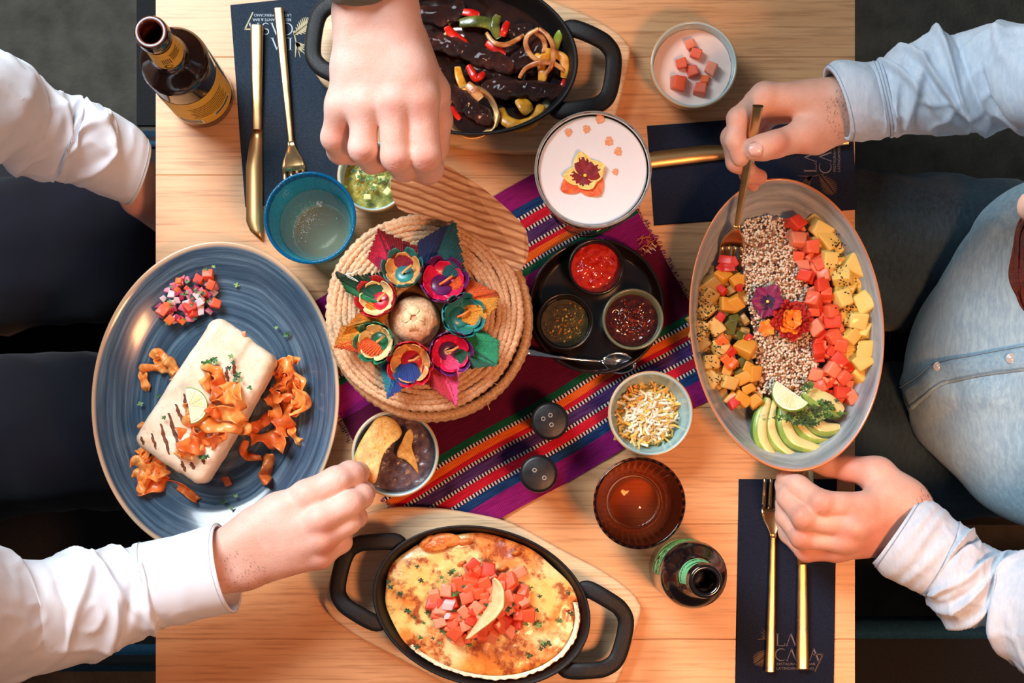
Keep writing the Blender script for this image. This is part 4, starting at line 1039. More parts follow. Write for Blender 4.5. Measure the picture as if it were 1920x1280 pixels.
def sleeve_vf(rows, folds, th=.0012, n=110, amp=.004, k=9, seed=0, rag=0, inward=True, flatz=.92):
    """rows: (px_top, py_top, px_bottom, py_bottom, h): the outline pair of points on each side; folds: list of (t, theta, slant, width, depth, spread)"""
    P0 = []
    for r in rows:
        a, b = P(r[0], r[1], r[4]), P(r[2], r[3], r[4]); c = (a+b)/2
        P0.append((*c, (a-b).length/2, *((a-b).normalized())))
    S = smoothpath(P0, k); m = len(S); cen = np.array([s[:3] for s in S]); rad = np.array([s[3] for s in S]); sd = np.array([s[4:7] for s in S])
    tan = np.gradient(cen, axis=0); tan /= np.linalg.norm(tan, axis=1)[:, None]; sd /= np.linalg.norm(sd, axis=1)[:, None]
    up = np.cross(sd, tan); up[up[:, 2] < 0] *= -1; up /= np.linalg.norm(up, axis=1)[:, None]
    t = np.linspace(0, 1, m)[:, None]; th_ = np.linspace(0, 2*PI, n, endpoint=False)[None, :]
    D = np.zeros((m, n))
    for (ft, fa, sl, wd, dp, sp) in folds:
        da = (th_ - fa + PI) % (2*PI) - PI
        D += dp*np.exp(-((t - ft - sl*da)/wd)**2)*np.exp(-(da/sp)**2)
    pos = cen[:, None] + (sd[:, None]*np.cos(th_)[..., None] + up[:, None]*np.sin(th_)[..., None]*flatz)*rad[:, None, None]
    nz = fbm(pos*22 + seed, 3); rid = 1 - np.abs(fbm(pos*np.array([1, 1, 1])*30 + seed*2 + 5, 2))
    D += amp*(nz*.5 + (rid**5 - .3)*.6)
    w_ = np.minimum(1, np.minimum(t*12 + .15, 1)); D *= w_
    dirv = sd[:, None]*np.cos(th_)[..., None] + up[:, None]*np.sin(th_)[..., None]*flatz
    V = pos + dirv*D[..., None]
    Vi = V - dirv*th*1.4
    VV = [tuple(q) for q in V.reshape(-1, 3)] + [tuple(q) for q in Vi.reshape(-1, 3)]; F = []; o = m*n
    for i in range(m-1):
        for j in range(n):
            j2 = (j+1) % n; F.append((i*n+j, i*n+j2, (i+1)*n+j2, (i+1)*n+j)); F.append((o+i*n+j, o+(i+1)*n+j, o+(i+1)*n+j2, o+i*n+j2))
    for j in range(n):
        j2 = (j+1) % n; F.append((j, o+j, o+j2, j2)); a = (m-1)*n; F.append((a+j, a+j2, o+a+j2, o+a+j))
    return VV, F, V
def rfolds(n, seed, t0=.05, t1=1, dp=(.003, .007), wd=(.02, .05)):
    r = random.Random(seed); return [(r.uniform(t0, t1), r.uniform(0, 2*PI), r.uniform(-.12, .12), r.uniform(*wd), r.uniform(*dp)*r.choice((1, 1, -1)), r.uniform(.5, 1.6)) for _ in range(n)]
def loft(rows, n=40, amp=0, seed=0, k=6, cap=True):
    """rows: (x,y,z, rx, ry) horizontal or inclined ellipses: world centre, half widths along y-side and up"""
    S = smoothpath(rows, k); pts = [Vector(s[:3]) for s in S]
    V, F = tube(pts, [(max(s[3], .001), max(s[4], .001)) for s in S], n, cap, up=(0, 0, 1))
    if amp:
        A = np.array([tuple(v) for v in V]); c = np.repeat(np.array([tuple(p) for p in pts]), n, 0); d = A - c; l = np.linalg.norm(d, axis=1)[:, None] + 1e-9
        A = A + d/l*(amp*(fbm(A*14 + seed, 3) + .8*(1 - np.abs(fbm(A*20 + seed, 2)))**3))[:, None]; V = [tuple(v) for v in A]
    return V, F
def W(px, py, h): q = P(px, py, h); return (q.x, q.y, q.z)

# heads -------------------------------------------------------------
def head(e, c, face, skin, hairm, long=False, tilt=.5):
    """c centre of head, face = unit horizontal direction looked at, tilt = downward pitch"""
    f = Vector((face[0]*math.cos(tilt), face[1]*math.cos(tilt), -math.sin(tilt))).normalized(); s = f.cross(Vector((0, 0, 1))).normalized(); u = s.cross(f)
    M = Matrix((s, f, u)).transposed().to_4x4(); M.translation = c
    def p(x, y, z): return np.array((x, y, z))
    def fn(X):
        q = X / np.array([.075, .095, .112]); D = (np.sqrt((q*q).sum(-1)) - 1)*.08
        D = smin(D, seg(X, p(0, .035, -.075), p(0, .055, -.092), .045, .026), .03)     # jaw and chin
        D = smin(D, seg(X, p(-.035, .0, -.07), p(.035, 0, -.07), .035, .035), .03)
        D = smin(D, seg(X, p(0, .088, .012), p(0, .112, -.022), .008, .0125), .010)     # nose
        D = smin(D, seg(X, p(-.012, .098, -.026), p(.012, .098, -.026), .008, .008), .006)
        D = smin(D, seg(X, p(-.018, .086, -.054), p(.018, .086, -.054), .007, .007), .006)     # lips
        D = smin(D, seg(X, p(-.032, .078, .026), p(-.012, .090, .022), .008, .008), .010); D = smin(D, seg(X, p(.032, .078, .026), p(.012, .090, .022), .008, .008), .010)
        for sx in (-1, 1):
            D = -smin(-D, seg(X, p(sx*.030, .098, .004), p(sx*.030, .099, .004), .012, .012), .010)
            D = smin(D, seg(X, p(sx*.030, .078, .003), p(sx*.030, .079, .003), .012, .012), .003)
            D = smin(D, seg(X, p(sx*.077, -.004, .014), p(sx*.076, .004, -.022), .013, .008), .008)
        D = smin(D, seg(X, p(0, -.02, -.09), p(0, -.035, -.19), .052, .056), .03)         # neck
        return D
    V, Q = surf(fn, (-.11, -.125, -.20), (.11, .14, .13), .005); V = relax(V, Q, 1)
    hv = [M @ Vector(v) for v in V]
    def hf(X):
        q = (X - np.array([0, -.012, .018])) / np.array([.084, .102, .110]); D = (np.sqrt((q*q).sum(-1)) - 1)*.09
        cut = X[..., 1] - .055 - .35*np.minimum(X[..., 2] - .055, 0)*-1 + .25*np.maximum(-X[..., 2], 0); D = np.maximum(D, cut)
        D = np.maximum(D, -.060 - X[..., 2]) if not long else smin(D, seg(X, p(0, -.06, 0), p(0, -.07, -.15), .07, .05), .04)
        return D + .004*fbm(X*np.array([60, 25, 60]), 2)
    V2, Q2 = surf(hf, (-.12, -.16, -.25), (.12, .12, .16), .005)
    ho = ob('hair', ([M @ Vector(v) for v in V2], Q2), hairm, e)
    for sx in (-1, 1):
        ev = [M @ Vector((sx*.030 + q[0], .0795 + q[1], .003 + q[2])) for q in ico(.0118, 2)[0]]; eo = ob('eye', (ev, ico(.0118, 2)[1]), mat('eye_white', (232, 228, 224), rough=.2) if 'eye_white' not in bpy.data.materials else bpy.data.materials['eye_white'], e)
        iv = [M @ (Vector((sx*.030, .0895, .002)) + Vector(q)) for q in ico(.0048, 2, (1, .6, 1))[0]]; ob('iris', (iv, ico(.0048, 2)[1]), mat('brown_iris', (56, 34, 22), rough=.2) if 'brown_iris' not in bpy.data.materials else bpy.data.materials['brown_iris'], eo)
    return (hv, [tuple(q) for q in Q]), M

# ---- person on the left, white shirt -------------------------------
A = person('person in a white shirt at the left, dipping a tortilla chip')
palmA = [((310, 1075, .104, 34), (440, 1022, .102, 37)), ((320, 1108, .100, 34), (452, 1066, .095, 37)), ((440, 1022, .102, 37), (520, 960, .104, 36)), ((452, 1066, .095, 37), (520, 1040, .092, 34)),
         ((470, 1000, .102, 36), (575, 932, .106, 31)), ((470, 1015, .102, 34), (598, 975, .112, 27)), ((470, 1040, .10, 34), (602, 1012, .107, 25)), ((470, 1062, .094, 34), (600, 1042, .096, 24)),
         ((480, 985, .088, 34), (565, 948, .078, 27))]
fingA = [[(575, 930, .106, 30), (630, 901, .104, 26.5), (657, 889, .088, 25), (672, 886, .070, 22)],
         [(598, 974, .112, 28), (654, 944, .106, 25), (676, 930, .088, 23.5), (684, 922, .070, 21)],
         [(602, 1012, .107, 25), (654, 979, .098, 21.5), (668, 969, .080, 20), (662, 962, .062, 18)],
         [(600, 1042, .096, 23), (640, 1016, .086, 19.5), (642, 1004, .070, 17.5), (632, 996, .056, 16)],
         [(560, 948, .078, 28), (612, 925, .066, 25), (648, 908, .060, 22), (668, 900, .060, 19)]]
knA = [(575, 928, .113, 22), (598, 972, .117, 22), (601, 1010, .112, 19), (600, 1042, .101, 17), (470, 1078, .101, 18)]
hA1 = hand_vf(palmA, fingA, knobs=knA)
fA1 = flush(hA1[0], [(604, 990, .118, 26), (612, 1028, .112, 30), (600, 1058, .10, 34), (672, 888, .080, 26), (690, 926, .08, 26), (668, 966, .085, 24), (560, 1080, .09, 40), (480, 1100, .09, 50)])
palmB = [((205, 292, -.020, 26), (262, 335, -.055, 34)), ((200, 305, -.024, 26), (258, 362, -.055, 32)), ((262, 335, -.055, 36), (345, 385, -.10, 30)), ((262, 372, -.055, 34), (330, 430, -.105, 26))]
fingB = [[(345, 385, -.10, 20), (392, 410, -.11, 16), (420, 440, -.125, 14), (430, 460, -.135, 12)], [(342, 402, -.10, 20), (388, 432, -.11, 16), (412, 462, -.125, 14), (420, 482, -.135, 12)],
         [(336, 418, -.105, 19), (378, 452, -.115, 15), (398, 480, -.13, 13), (404, 498, -.14, 12)], [(330, 432, -.105, 17), (364, 468, -.115, 13), (380, 494, -.13, 12), (384, 508, -.14, 11)],
         [(300, 350, -.08, 22), (350, 345, -.10, 17), (390, 360, -.11, 14)]]
hA2 = hand_vf(palmB, fingB); fA2 = flush(hA2[0], [(275, 400, -.05, 60)])
def arm_link(rows): return loft(rows, 20)
hipA = (-.80, -.02)
torA = loft([(-.80, .02, .50, .16, .12), (-.80, .01, .62, .165, .12), (-.80, .0, .80, .16, .12), (-.79, .0, 1.0, .19, .12), (-.78, 0, 1.12, .19, .10), (-.765, 0, 1.19, .07, .06)], 32)
def vtorso(cx, cy, z0, z1, wx, wy, amp, seed, shoulder=1.0, lean=0):
    """upright torso: rings of half depth wx (x) and half width wy (y)"""
    prof = [(0, .92, .95), (.15, .95, 1.0), (.4, .92, .95), (.62, 1.0, 1.03), (.82, .98, 1.12*shoulder), (.93, .8, 1.0*shoulder), (1.0, .5, .55), (1.04, .42, .30)]
    n, V, F = 72, [], []; S = smoothpath([(t, a, b) for t, a, b in prof], 7)
    for t, a, b in S:
        for j in range(n):
            q = 2*PI*j/n; V.append((cx + lean*t + wx*a*math.cos(q), cy + wy*b*math.sin(q), z0 + (z1-z0)*t))
    m = len(S); F = [(i*n+j, i*n+(j+1) % n, (i+1)*n+(j+1) % n, (i+1)*n+j) for i in range(m-1) for j in range(n)]; F += [tuple(range(n))[::-1], tuple((m-1)*n+j for j in range(n))]
    A_v = np.array(V); c = np.array([cx, cy, 0]); d = A_v - c; d[:, 2] = 0; d /= np.linalg.norm(d, axis=1)[:, None] + 1e-9
    A_v = A_v + d*(amp*(fbm(A_v*12 + seed, 3) + (1 - np.abs(fbm(A_v*18 + seed, 2)))**4))[:, None]
    return [tuple(v) for v in A_v], F
HAIR_B = mat('dark_brown_hair', (40, 28, 22), (62, 42, 32), rough=.5, ns=200, st=(1, 8, 1))
def inner_arm(rows): return loft([tuple(P(x, y, h)) + (r_, r_) for x, y, h, r_ in rows], 18)
armA1 = inner_arm([(400, 1058, .101, .024), (330, 1085, .104, .028), (180, 1128, .12, .028), (0, 1152, .16, .032), (-150, 1100, .27, .042), (-400, 760, .35, .036), (-640, 640, .27, .036)])
armA2 = inner_arm([(232, 322, -.040, .020), (195, 298, -.022, .022), (100, 255, .02, .022), (0, 210, .075, .024), (-80, 205, .15, .030), (-250, 245, .27, .042), (-400, 360, .35, .036), (-640, 560, .27, .036)])
hd, _ = head(A, Vector((-.80, -.02, 1.33)), (1, 0), SKIN1, HAIR_B)
skinA = [(hA1[0], hA1[1]), (hA2[0], hA2[1]), vtorso(-.86, -.02, .48, 1.14, .085, .15, 0, 1), hd, armA1, armA2]
body_obj(A, skinA, SKIN1, [fA1, fA2, np.zeros(len(skinA[2][0])), np.zeros(len(hd[0])), np.zeros(len(armA1[0])), np.zeros(len(armA2[0]))])
# nails that show
bodyA = A.children[-1]
ob('fingernail', nail_vf(P(682, 884, .0835), P(690, 883, .06) - P(670, 886, .085), (.35, .25, 1), .0125, .0115), NAIL, bodyA)
ob('fingernail', nail_vf(P(695, 917, .083), P(703, 912, .06) - P(684, 922, .08), (.5, .25, 1), .0105, .0105), NAIL, bodyA)
ob('shirt', vtorso(-.86, -.02, .44, 1.13, .115, .19, .008, 3), WSHIRT, A)
shirtA = A.children[-1]
rows1 = [(252, 1022, 300, 1178, .108), (232, 1034, 280, 1190, .112), (180, 1030, 225, 1218, .12), (115, 1039, 165, 1240, .135), (60, 1046, 95, 1262, .15), (-20, 1030, 0, 1280, .18), (-160, 960, -130, 1250, .26), (-330, 800, -300, 1080, .36), (-420, 640, -420, 860, .40)]
fo = [(.07, 1.2, .05, .018, .006, 1.3), (.12, .6, -.08, .022, .007, .9), (.19, 1.9, .10, .025, -.006, .9), (.26, .9, -.10, .022, .008, 1.1), (.30, 2.4, .08, .03, .006, .8), (.36, 1.2, .12, .02, .007, 1.0), (.10, 2.6, .0, .02, .006, .6)] + rfolds(12, 5, .35, 1)
v = sleeve_vf(rows1, fo, n=120, amp=.0045, seed=2, k=12); ob('sleeve', (v[0], v[1]), WSHIRT, shirtA)
cu1 = [(406, 982, 441, 1148, .104), (395, 984, 430, 1150, .104), (340, 999, 375, 1161, .106), (290, 1010, 330, 1170, .108), (250, 1019, 296, 1179, .109)]
v = sleeve_vf(cu1, [(.5, 1.3, .1, .10, .0012, 1.5), (.75, 2.3, -.1, .08, .0015, 1)], n=110, amp=.0011, seed=4, k=8, th=.0016); ob('cuff', (v[0], v[1]), WCUFF, shirtA); cg = v[2]
def seam(parent, grid, i, off=.0005, r=.00035, m=THREADW, a0=0, a1=1, name='stitching'):
    n = grid.shape[1]; c = grid[i].mean(0); js = range(int(a0*n), int(a1*n), 1); pts = [Vector(grid[i, j % n]) + (Vector(grid[i, j % n]) - Vector(c)).normalized()*off for j in js]
    return ob(name, tube(pts, r, 4, close=(a1 - a0 >= 1)), m, parent)
seam(shirtA, cg, 3); seam(shirtA, cg, -4)
rows2 = [(192, 200, 150, 352, .010), (175, 190, 130, 342, .02), (150, 182, 112, 338, .025), (110, 174, 80, 336, .035), (60, 150, 30, 318, .06), (5, 104, 0, 306, .09), (-80, 80, -80, 320, .16), (-250, 130, -230, 360, .28), (-380, 260, -400, 460, .38)]
fo = [(.06, 1.9, .10, .02, .006, 1.0), (.12, 1.0, -.14, .025, .007, 1.0), (.2, 1.5, .15, .022, .008, 1.2), (.27, .8, .08, .02, -.006, .8), (.33, 2.2, .06, .025, .008, 1.2), (.4, 1.4, -.1, .03, .006, 1)] + rfolds(10, 9, .4, 1)
v = sleeve_vf(rows2, fo, n=110, amp=.0045, seed=12, k=12); ob('sleeve', (v[0], v[1]), WSHIRT, shirtA)
cu2 = [(276, 290, 240, 383, -.025), (268, 262, 225, 381, -.022), (246, 236, 195, 368, -.015), (215, 216, 165, 354, -.005), (170, 190, 128, 338, .015)]
cu2 = [(279, 268, 244, 384, -.03), (262, 245, 222, 378, -.024), (235, 226, 195, 368, -.015), (205, 208, 165, 354, -.003), (168, 190, 128, 339, .015)]
v = sleeve_vf(cu2, [(.5, 1.2, .1, .1, .0015, 1.4)], n=100, amp=.0012, seed=14, k=8, th=.0016); ob('cuff', (v[0], v[1]), WCUFF, shirtA); seam(shirtA, v[2], 3); seam(shirtA, v[2], -4)
tr = [loft([W(-420, 560, -.22)[:3] + (.10, .085), W(-200, 500, -.20)[:3] + (.095, .085), W(40, 470, -.19)[:3] + (.088, .078), W(240, 455, -.185)[:3] + (.080, .070), W(400, 455, -.19)[:3] + (.070, .065), W(455, 455, -.26)[:3] + (.062, .060), W(470, 455, -.50)[:3] + (.055, .055), W(475, 455, -.68)[:3] + (.05, .05)], 48, .007, 2),
      loft([W(-420, 800, -.22)[:3] + (.10, .085), W(-200, 810, -.19)[:3] + (.098, .086), W(40, 812, -.175)[:3] + (.090, .080), W(240, 800, -.17)[:3] + (.082, .074), W(400, 790, -.18)[:3] + (.072, .066), W(455, 790, -.26)[:3] + (.062, .060), W(470, 790, -.50)[:3] + (.055, .055), W(475, 790, -.68)[:3] + (.05, .05)], 48, .007, 5)]
for t_ in tr: ob('trousers', t_, NAVYT, A)
A.children[-2].name = 'trouser_leg'; A.children[-1].name = 'trouser_leg'
for y in (455, 790):
    q = P(500, y, -.715); ob('shoe', xf(disc_field(.13, .048, lambda x, y_, r: .015 + .06*np.sqrt(np.clip(1 - r**2, 0, 1))*(1 - .35*(x > 0)*x/.13), 12, 40, sides=0.0), T3(q.x, q.y, .002)), mat('white_shoe', (190, 190, 186), rough=.6) if 'white_shoe' not in bpy.data.materials else bpy.data.materials['white_shoe'], A)

# ---- person on the right, pale denim shirt --------------------------
B = person('person in a pale denim shirt at the right, eating the quinoa salad')
palm = [((1700, 160, .152, 34), (1585, 184, .140, 34)), ((1710, 192, .148, 34), (1598, 222, .132, 33)), ((1585, 184, .14, 34), (1520, 190, .132, 33)), ((1598, 222, .132, 33), (1540, 232, .128, 34)),
        ((1560, 184, .136, 34), (1434, 183, .134, 27)), ((1560, 190, .125, 34), (1420, 194, .115, 25)), ((1560, 196, .11, 32), (1424, 204, .096, 23)), ((1560, 200, .10, 30), (1440, 212, .078, 21)),
        ((1570, 218, .128, 36), (1508, 254, .136, 31)), ((1560, 235, .125, 34), (1530, 262, .125, 28))]
fing = [[(1434, 182, .134, 27), (1384, 222, .146, 20), (1378, 262, .148, 18.5), (1388, 296, .142, 17)],
        [(1420, 194, .115, 25), (1372, 258, .126, 20), (1380, 304, .116, 18), (1402, 318, .108, 16)],
        [(1424, 204, .096, 22), (1384, 284, .104, 18), (1404, 326, .094, 16.5), (1424, 332, .088, 15)],
        [(1440, 212, .078, 20), (1396, 300, .084, 15.5), (1406, 336, .076, 14), (1412, 347, .070, 12.5)],
        [(1508, 254, .136, 30), (1455, 270, .150, 25), (1432, 276, .153, 24), (1414, 279, .150, 22)]]
hB1 = hand_vf(palm, fing, knobs=[(1434, 180, .141, 20), (1383, 221, .150, 15), (1455, 268, .157, 18)])
fB1 = flush(hB1[0], [(1470, 222, .11, 40), (1440, 228, .10, 40), (1424, 330, .095, 30), (1410, 345, .08, 30), (1500, 276, .14, 22), (1396, 250, .13, 20), (1462, 274, .16, 22), (1400, 300, .12, 30)])
palm = [((1762, 1012, .070, 30), (1702, 957, .062, 36)), ((1742, 1046, .060, 30), (1680, 1002, .052, 36)), ((1712, 950, .062, 37), (1660, 925, .066, 34)), ((1682, 1000, .052, 37), (1640, 1000, .058, 34)),
        ((1690, 935, .064, 36), (1622, 952, .076, 30)), ((1690, 950, .062, 36), (1604, 984, .078, 28)), ((1680, 980, .056, 36), (1586, 1010, .070, 26)), ((1675, 1005, .05, 34), (1570, 1030, .056, 23)),
        ((1695, 930, .056, 34), (1640, 888, .056, 32))]
fing = [[(1622, 952, .076, 29), (1540, 943, .086, 24), (1497, 913, .068, 21.5), (1473, 896, .052, 18.5)],
        [(1604, 984, .078, 27), (1508, 970, .080, 23.5), (1478, 933, .062, 21), (1470, 908, .046, 18)],
        [(1586, 1010, .070, 25), (1504, 1007, .066, 22), (1474, 968, .048, 19.5), (1470, 944, .034, 17)],
        [(1570, 1030, .056, 22), (1512, 1034, .046, 19), (1478, 1000, .032, 17), (1468, 978, .024, 14)],
        [(1648, 888, .056, 31), (1590, 878, .044, 24), (1552, 872, .036, 21), (1528, 866, .032, 18)]]
hB2 = hand_vf(palm, fing, knobs=[(1620, 952, .084, 22), (1602, 984, .085, 21), (1584, 1010, .076, 20), (1540, 942, .092, 18), (1507, 969, .087, 18), (1503, 1006, .073, 17)])
fB2 = flush(hB2[0], [(1604, 965, .09, 34), (1590, 1000, .085, 34), (1640, 1010, .07, 60), (1680, 1000, .06, 60), (1538, 944, .095, 24), (1505, 970, .09, 24), (1502, 1008, .08, 24), (1560, 1040, .055, 40), (1600, 880, .05, 50), (1620, 900, .05, 40), (1515, 1040, .05, 24)])
HAIR_A = mat('auburn_hair', (110, 52, 36), (70, 30, 24), rough=.45, ns=160, st=(1, 1, 6))
hd, HM = head(B, Vector((.452, .036, 1.28)), (-.97, .25), SKIN2, HAIR_A, long=True, tilt=.6)
armB1 = inner_arm([(1670, 188, .145, .024), (1710, 178, .152, .027), (1850, 145, .18, .030), (2050, 175, .255, .036), (2230, 310, .33, .042), (2330, 440, .32, .036), (2480, 620, .26, .036)])
armB2 = inner_arm([(1735, 1018, .060, .022), (1772, 1050, .068, .027), (1880, 1120, .085, .030), (2000, 1160, .12, .034), (2170, 1100, .19, .040), (2320, 960, .24, .034), (2480, 760, .26, .036)])
bt = vtorso(.72, .0, .50, 1.12, .09, .15, 0, 1, lean=-.02)
body_obj(B, [(hB1[0], hB1[1]), (hB2[0], hB2[1]), bt, hd, armB1, armB2], SKIN2, [fB1, fB2, np.zeros(len(bt[0])), np.zeros(len(hd[0])), np.zeros(len(armB1[0])), np.zeros(len(armB2[0]))])
bodyB = B.children[-1]
ob('fingernail', nail_vf(P(1417, 278, .1655), Vector((-1, -.05, -.12)), (-.08, 0, 1), .0135, .0135), NAIL, bodyB)
ob('fingernail', nail_vf(P(1464, 892, .056), P(1461, 889, .04) - P(1497, 913, .07), (-.45, .45, 1), .011, .010), NAIL, bodyB)
# shirt body: from the pointed hem over the lap up towards the collar
def front(rows, n=64, amp=.006, seed=3, k=10):
    S = smoothpath(rows, k); V, F = [], []
    for (cx, cy, h, hw, dp) in S:
        sc = (CAMH - h)/FPX; q0 = P(cx, cy, h)
        for j in range(n):
            a = 2*PI*j/n; yy = hw*sc*math.cos(a); zz = dp*math.sin(a)
            V.append((q0.x, q0.y + yy, q0.z + zz))
    m = len(S); F = [(i*n+j, i*n+(j+1) % n, (i+1)*n+(j+1) % n, (i+1)*n+j) for i in range(m-1) for j in range(n)] + [tuple(range(n))[::-1], tuple((m-1)*n+j for j in range(n))]
    A_v = np.array(V); A_v[:, 2] += amp*(fbm(A_v*9 + seed, 3)) + .018*(1 - np.abs(fbm(A_v*np.array([6, 10, 3]) + seed, 2)))**5 - .010*(1 - np.abs(fbm(A_v*np.array([12, 6, 3]) + seed + 9, 2)))**7
    return [tuple(v) for v in A_v], F, A_v.reshape(m, n, 3)
fr = front([(1686, 718, -.150, 6, .012), (1702, 716, -.142, 62, .026), (1722, 706, -.130, 116, .042), (1760, 690, -.112, 172, .058), (1800, 676, -.098, 224, .070), (1850, 668, -.086, 282, .085), (1920, 664, -.066, 322, .10), (2010, 664, -.02, 340, .12), (2150, 668, .06, 345, .13), (2300, 670, .14, 330, .13)])
sh = ob('shirt', (fr[0], fr[1]), DENIM, B)
ob('shirt_back', vtorso(.74, .0, .56, 1.11, .125, .205, .008, 8, lean=-.03), DENIM, sh)
G = fr[2]; bvf = bvh_of((fr[0], fr[1]))
def on_shirt(px, py, off=.0015):
    o = cam.location; d = (P(px, py, 0) - o).normalized(); hit = bvf.ray_cast(o, d); return (hit[0] + hit[1]*off*(1 if hit[1].z > 0 else -1)) if hit[0] else P(px, py, -.05)
def strip(pa, pb_, n=30, off=.0018, nw=3):
    A1, B1 = smoothpath(pa, 8), smoothpath(pb_, 8); g = []
    for a, b_ in zip(A1, B1): g.append([on_shirt(*(np.array(a)*(1-k/nw) + np.array(b_)*k/nw), off if 0 < k < nw else off*.4) for k in range(nw+1)])
    return sheet(g, .0012)
pl1, pl2 = [(1690, 722), (1722, 704), (1760, 676), (1830, 662), (1905, 648), (1990, 634)], [(1712, 768), (1738, 745), (1770, 722), (1835, 706), (1912, 696), (1990, 690)]
DENP = cloth_mat('placket_denim', (140, 176, 200), (160, 192, 212), 1500, streak=.3)
plk = ob('placket', strip(pl1, pl2), DENP, sh)
for a_, b_ in ((.08, .08), (.92, .92)):
    ln = [on_shirt(*(np.array(a)*(1-a_) + np.array(b)*a_), .0030) for a, b in zip(smoothpath(pl1, 8), smoothpath(pl2, 8))]
    ob('stitching', tube(ln, .0004, 4), THREAD, plk)
for x, y in ((1762, 687), (1898, 672), (1985, 660)):
    q = on_shirt(x, y, .002); o = ob('snap_button', lathe([(.0052, 0), (.0056, .0012), (.0050, .0022), (.0044, .0020), (.0038, .0026), (.0001, .0030)], 24), mat('pearl_snap', (196, 192, 186), rough=.25, coat=.5) if 'pearl_snap' not in bpy.data.materials else bpy.data.materials['pearl_snap'], sh, q, rot=(0, -.25, 0))
for pa, pb_ in () and (([(1700, 700), (1740, 600), (1800, 500), (1870, 410)], [(1722, 700), (1760, 608), (1818, 512), (1888, 424)]), ([(1800, 780), (1830, 850), (1880, 910), (1918, 945)], [(1806, 776), (1837, 846), (1886, 905), (1920, 938)])):
    ob('seam_fold', strip(pa, pb_, off=.0022, nw=4), DENIM, sh)
rowsU = [(1640, 116, 1668, 256, .150), (1655, 108, 1690, 250, .152), (1700, 84, 1730, 252, .158), (1750, 62, 1775, 254, .165), (1810, 58, 1830, 250, .175), (1870, 38, 1885, 240, .19), (1930, 40, 1930, 252, .21), (2060, 60, 2050, 290, .26), (2240, 200, 2200, 420, .33), (2330, 330, 2280, 520, .35)]
fo = [(.05, 1.5, .08, .014, .004, 1.2), (.10, 2.2, -.08, .018, .006, .9), (.15, 1.0, .12, .018, .008, 1.1), (.22, 1.9, -.10, .022, .006, 1.0), (.28, 1.2, .12, .018, .009, 1.4), (.34, 2.0, .10, .02, -.006, 1.0), (.40, 1.4, .05, .016, .011, 1.6), (.46, 1.4, .05, .016, -.006, 1.6)] + rfolds(10, 21, .45, 1)
v = sleeve_vf(rowsU, fo, n=120, amp=.005, seed=22, k=12); ob('sleeve', (v[0], v[1]), DENIMS, sh)
cuU = [(1546, 128, 1592, 262, .152), (1560, 121, 1612, 262, .152), (1590, 119, 1634, 260, .151), (1620, 119, 1656, 258, .150), (1648, 114, 1680, 254, .152)]
v = sleeve_vf(cuU, [(.5, 1.3, .1, .10, .0020, 1.5), (.75, 2.3, -.1, .08, .0025, 1), (.3, .7, .1, .08, .002, .8)], n=110, amp=.0018, seed=24, k=8, th=.0022); ob('cuff', (v[0], v[1]), DENIMS, sh)
seam(sh, v[2], 3, m=THREAD); seam(sh, v[2], -5, m=THREAD); seam(sh, v[2], -3, m=THREAD)
rowsL = [(1800, 976, 1735, 1116, .070), (1820, 986, 1748, 1140, .072), (1842, 1012, 1790, 1176, .075), (1882, 1032, 1850, 1178, .08), (1920, 1032, 1880, 1222, .09), (2000, 1030, 1990, 1290, .12), (2160, 980, 2170, 1230, .19), (2290, 860, 2330, 1080, .26)]
fo = [(.05, 1.5, -.10, .018, .009, 1.4), (.13, 1.0, -.14, .02, -.007, 1.0), (.18, 1.8, -.16, .022, .010, 1.2), (.26, 1.2, -.14, .018, -.007, 1.1), (.31, 1.7, -.12, .02, .010, 1.2), (.38, 1.1, -.15, .018, -.006, 1.2), (.43, 1.7, -.12, .02, .010, 1.4)] + rfolds(10, 31, .45, 1)
v = sleeve_vf(rowsL, fo, n=120, amp=.0055, seed=32, k=12); ob('sleeve', (v[0], v[1]), DENIMS, sh)
cuL = [(1722, 932, 1636, 1056, .060), (1738, 936, 1655, 1078, .062), (1762, 952, 1685, 1094, .065), (1785, 970, 1712, 1106, .068), (1806, 984, 1740, 1120, .070)]
v = sleeve_vf(cuL, [(.5, 1.3, -.1, .08, .003, 1.3), (.7, 1.9, -.15, .07, .0035, 1), (.35, 1.0, -.12, .07, .003, .8)], n=110, amp=.002, seed=34, k=8, th=.0022); ob('cuff', (v[0], v[1]), DENIMS, sh)
seam(sh, v[2], 3, m=THREAD); seam(sh, v[2], -5, m=THREAD); seam(sh, v[2], -3, m=THREAD)
jl = [loft([W(2250, 600, -.24)[:3] + (.10, .09), W(2050, 560, -.215)[:3] + (.098, .085), W(1860, 492, -.20)[:3] + (.094, .080), W(1700, 470, -.195)[:3] + (.088, .075), W(1560, 460, -.20)[:3] + (.078, .068), W(1500, 460, -.26)[:3] + (.065, .062), W(1480, 460, -.50)[:3] + (.056, .056), W(1475, 460, -.68)[:3] + (.05, .05)], 56, .008, 22),
      loft([W(2250, 740, -.25)[:3] + (.10, .09), W(2050, 780, -.235)[:3] + (.098, .085), W(1860, 810, -.225)[:3] + (.092, .080), W(1700, 820, -.22)[:3] + (.086, .075), W(1560, 820, -.225)[:3] + (.076, .068), W(1500, 820, -.28)[:3] + (.065, .062), W(1480, 820, -.50)[:3] + (.056, .056), W(1475, 820, -.68)[:3] + (.05, .05)], 56, .008, 25)]
for t_ in jl: ob('trouser_leg', t_, JEANS, B)
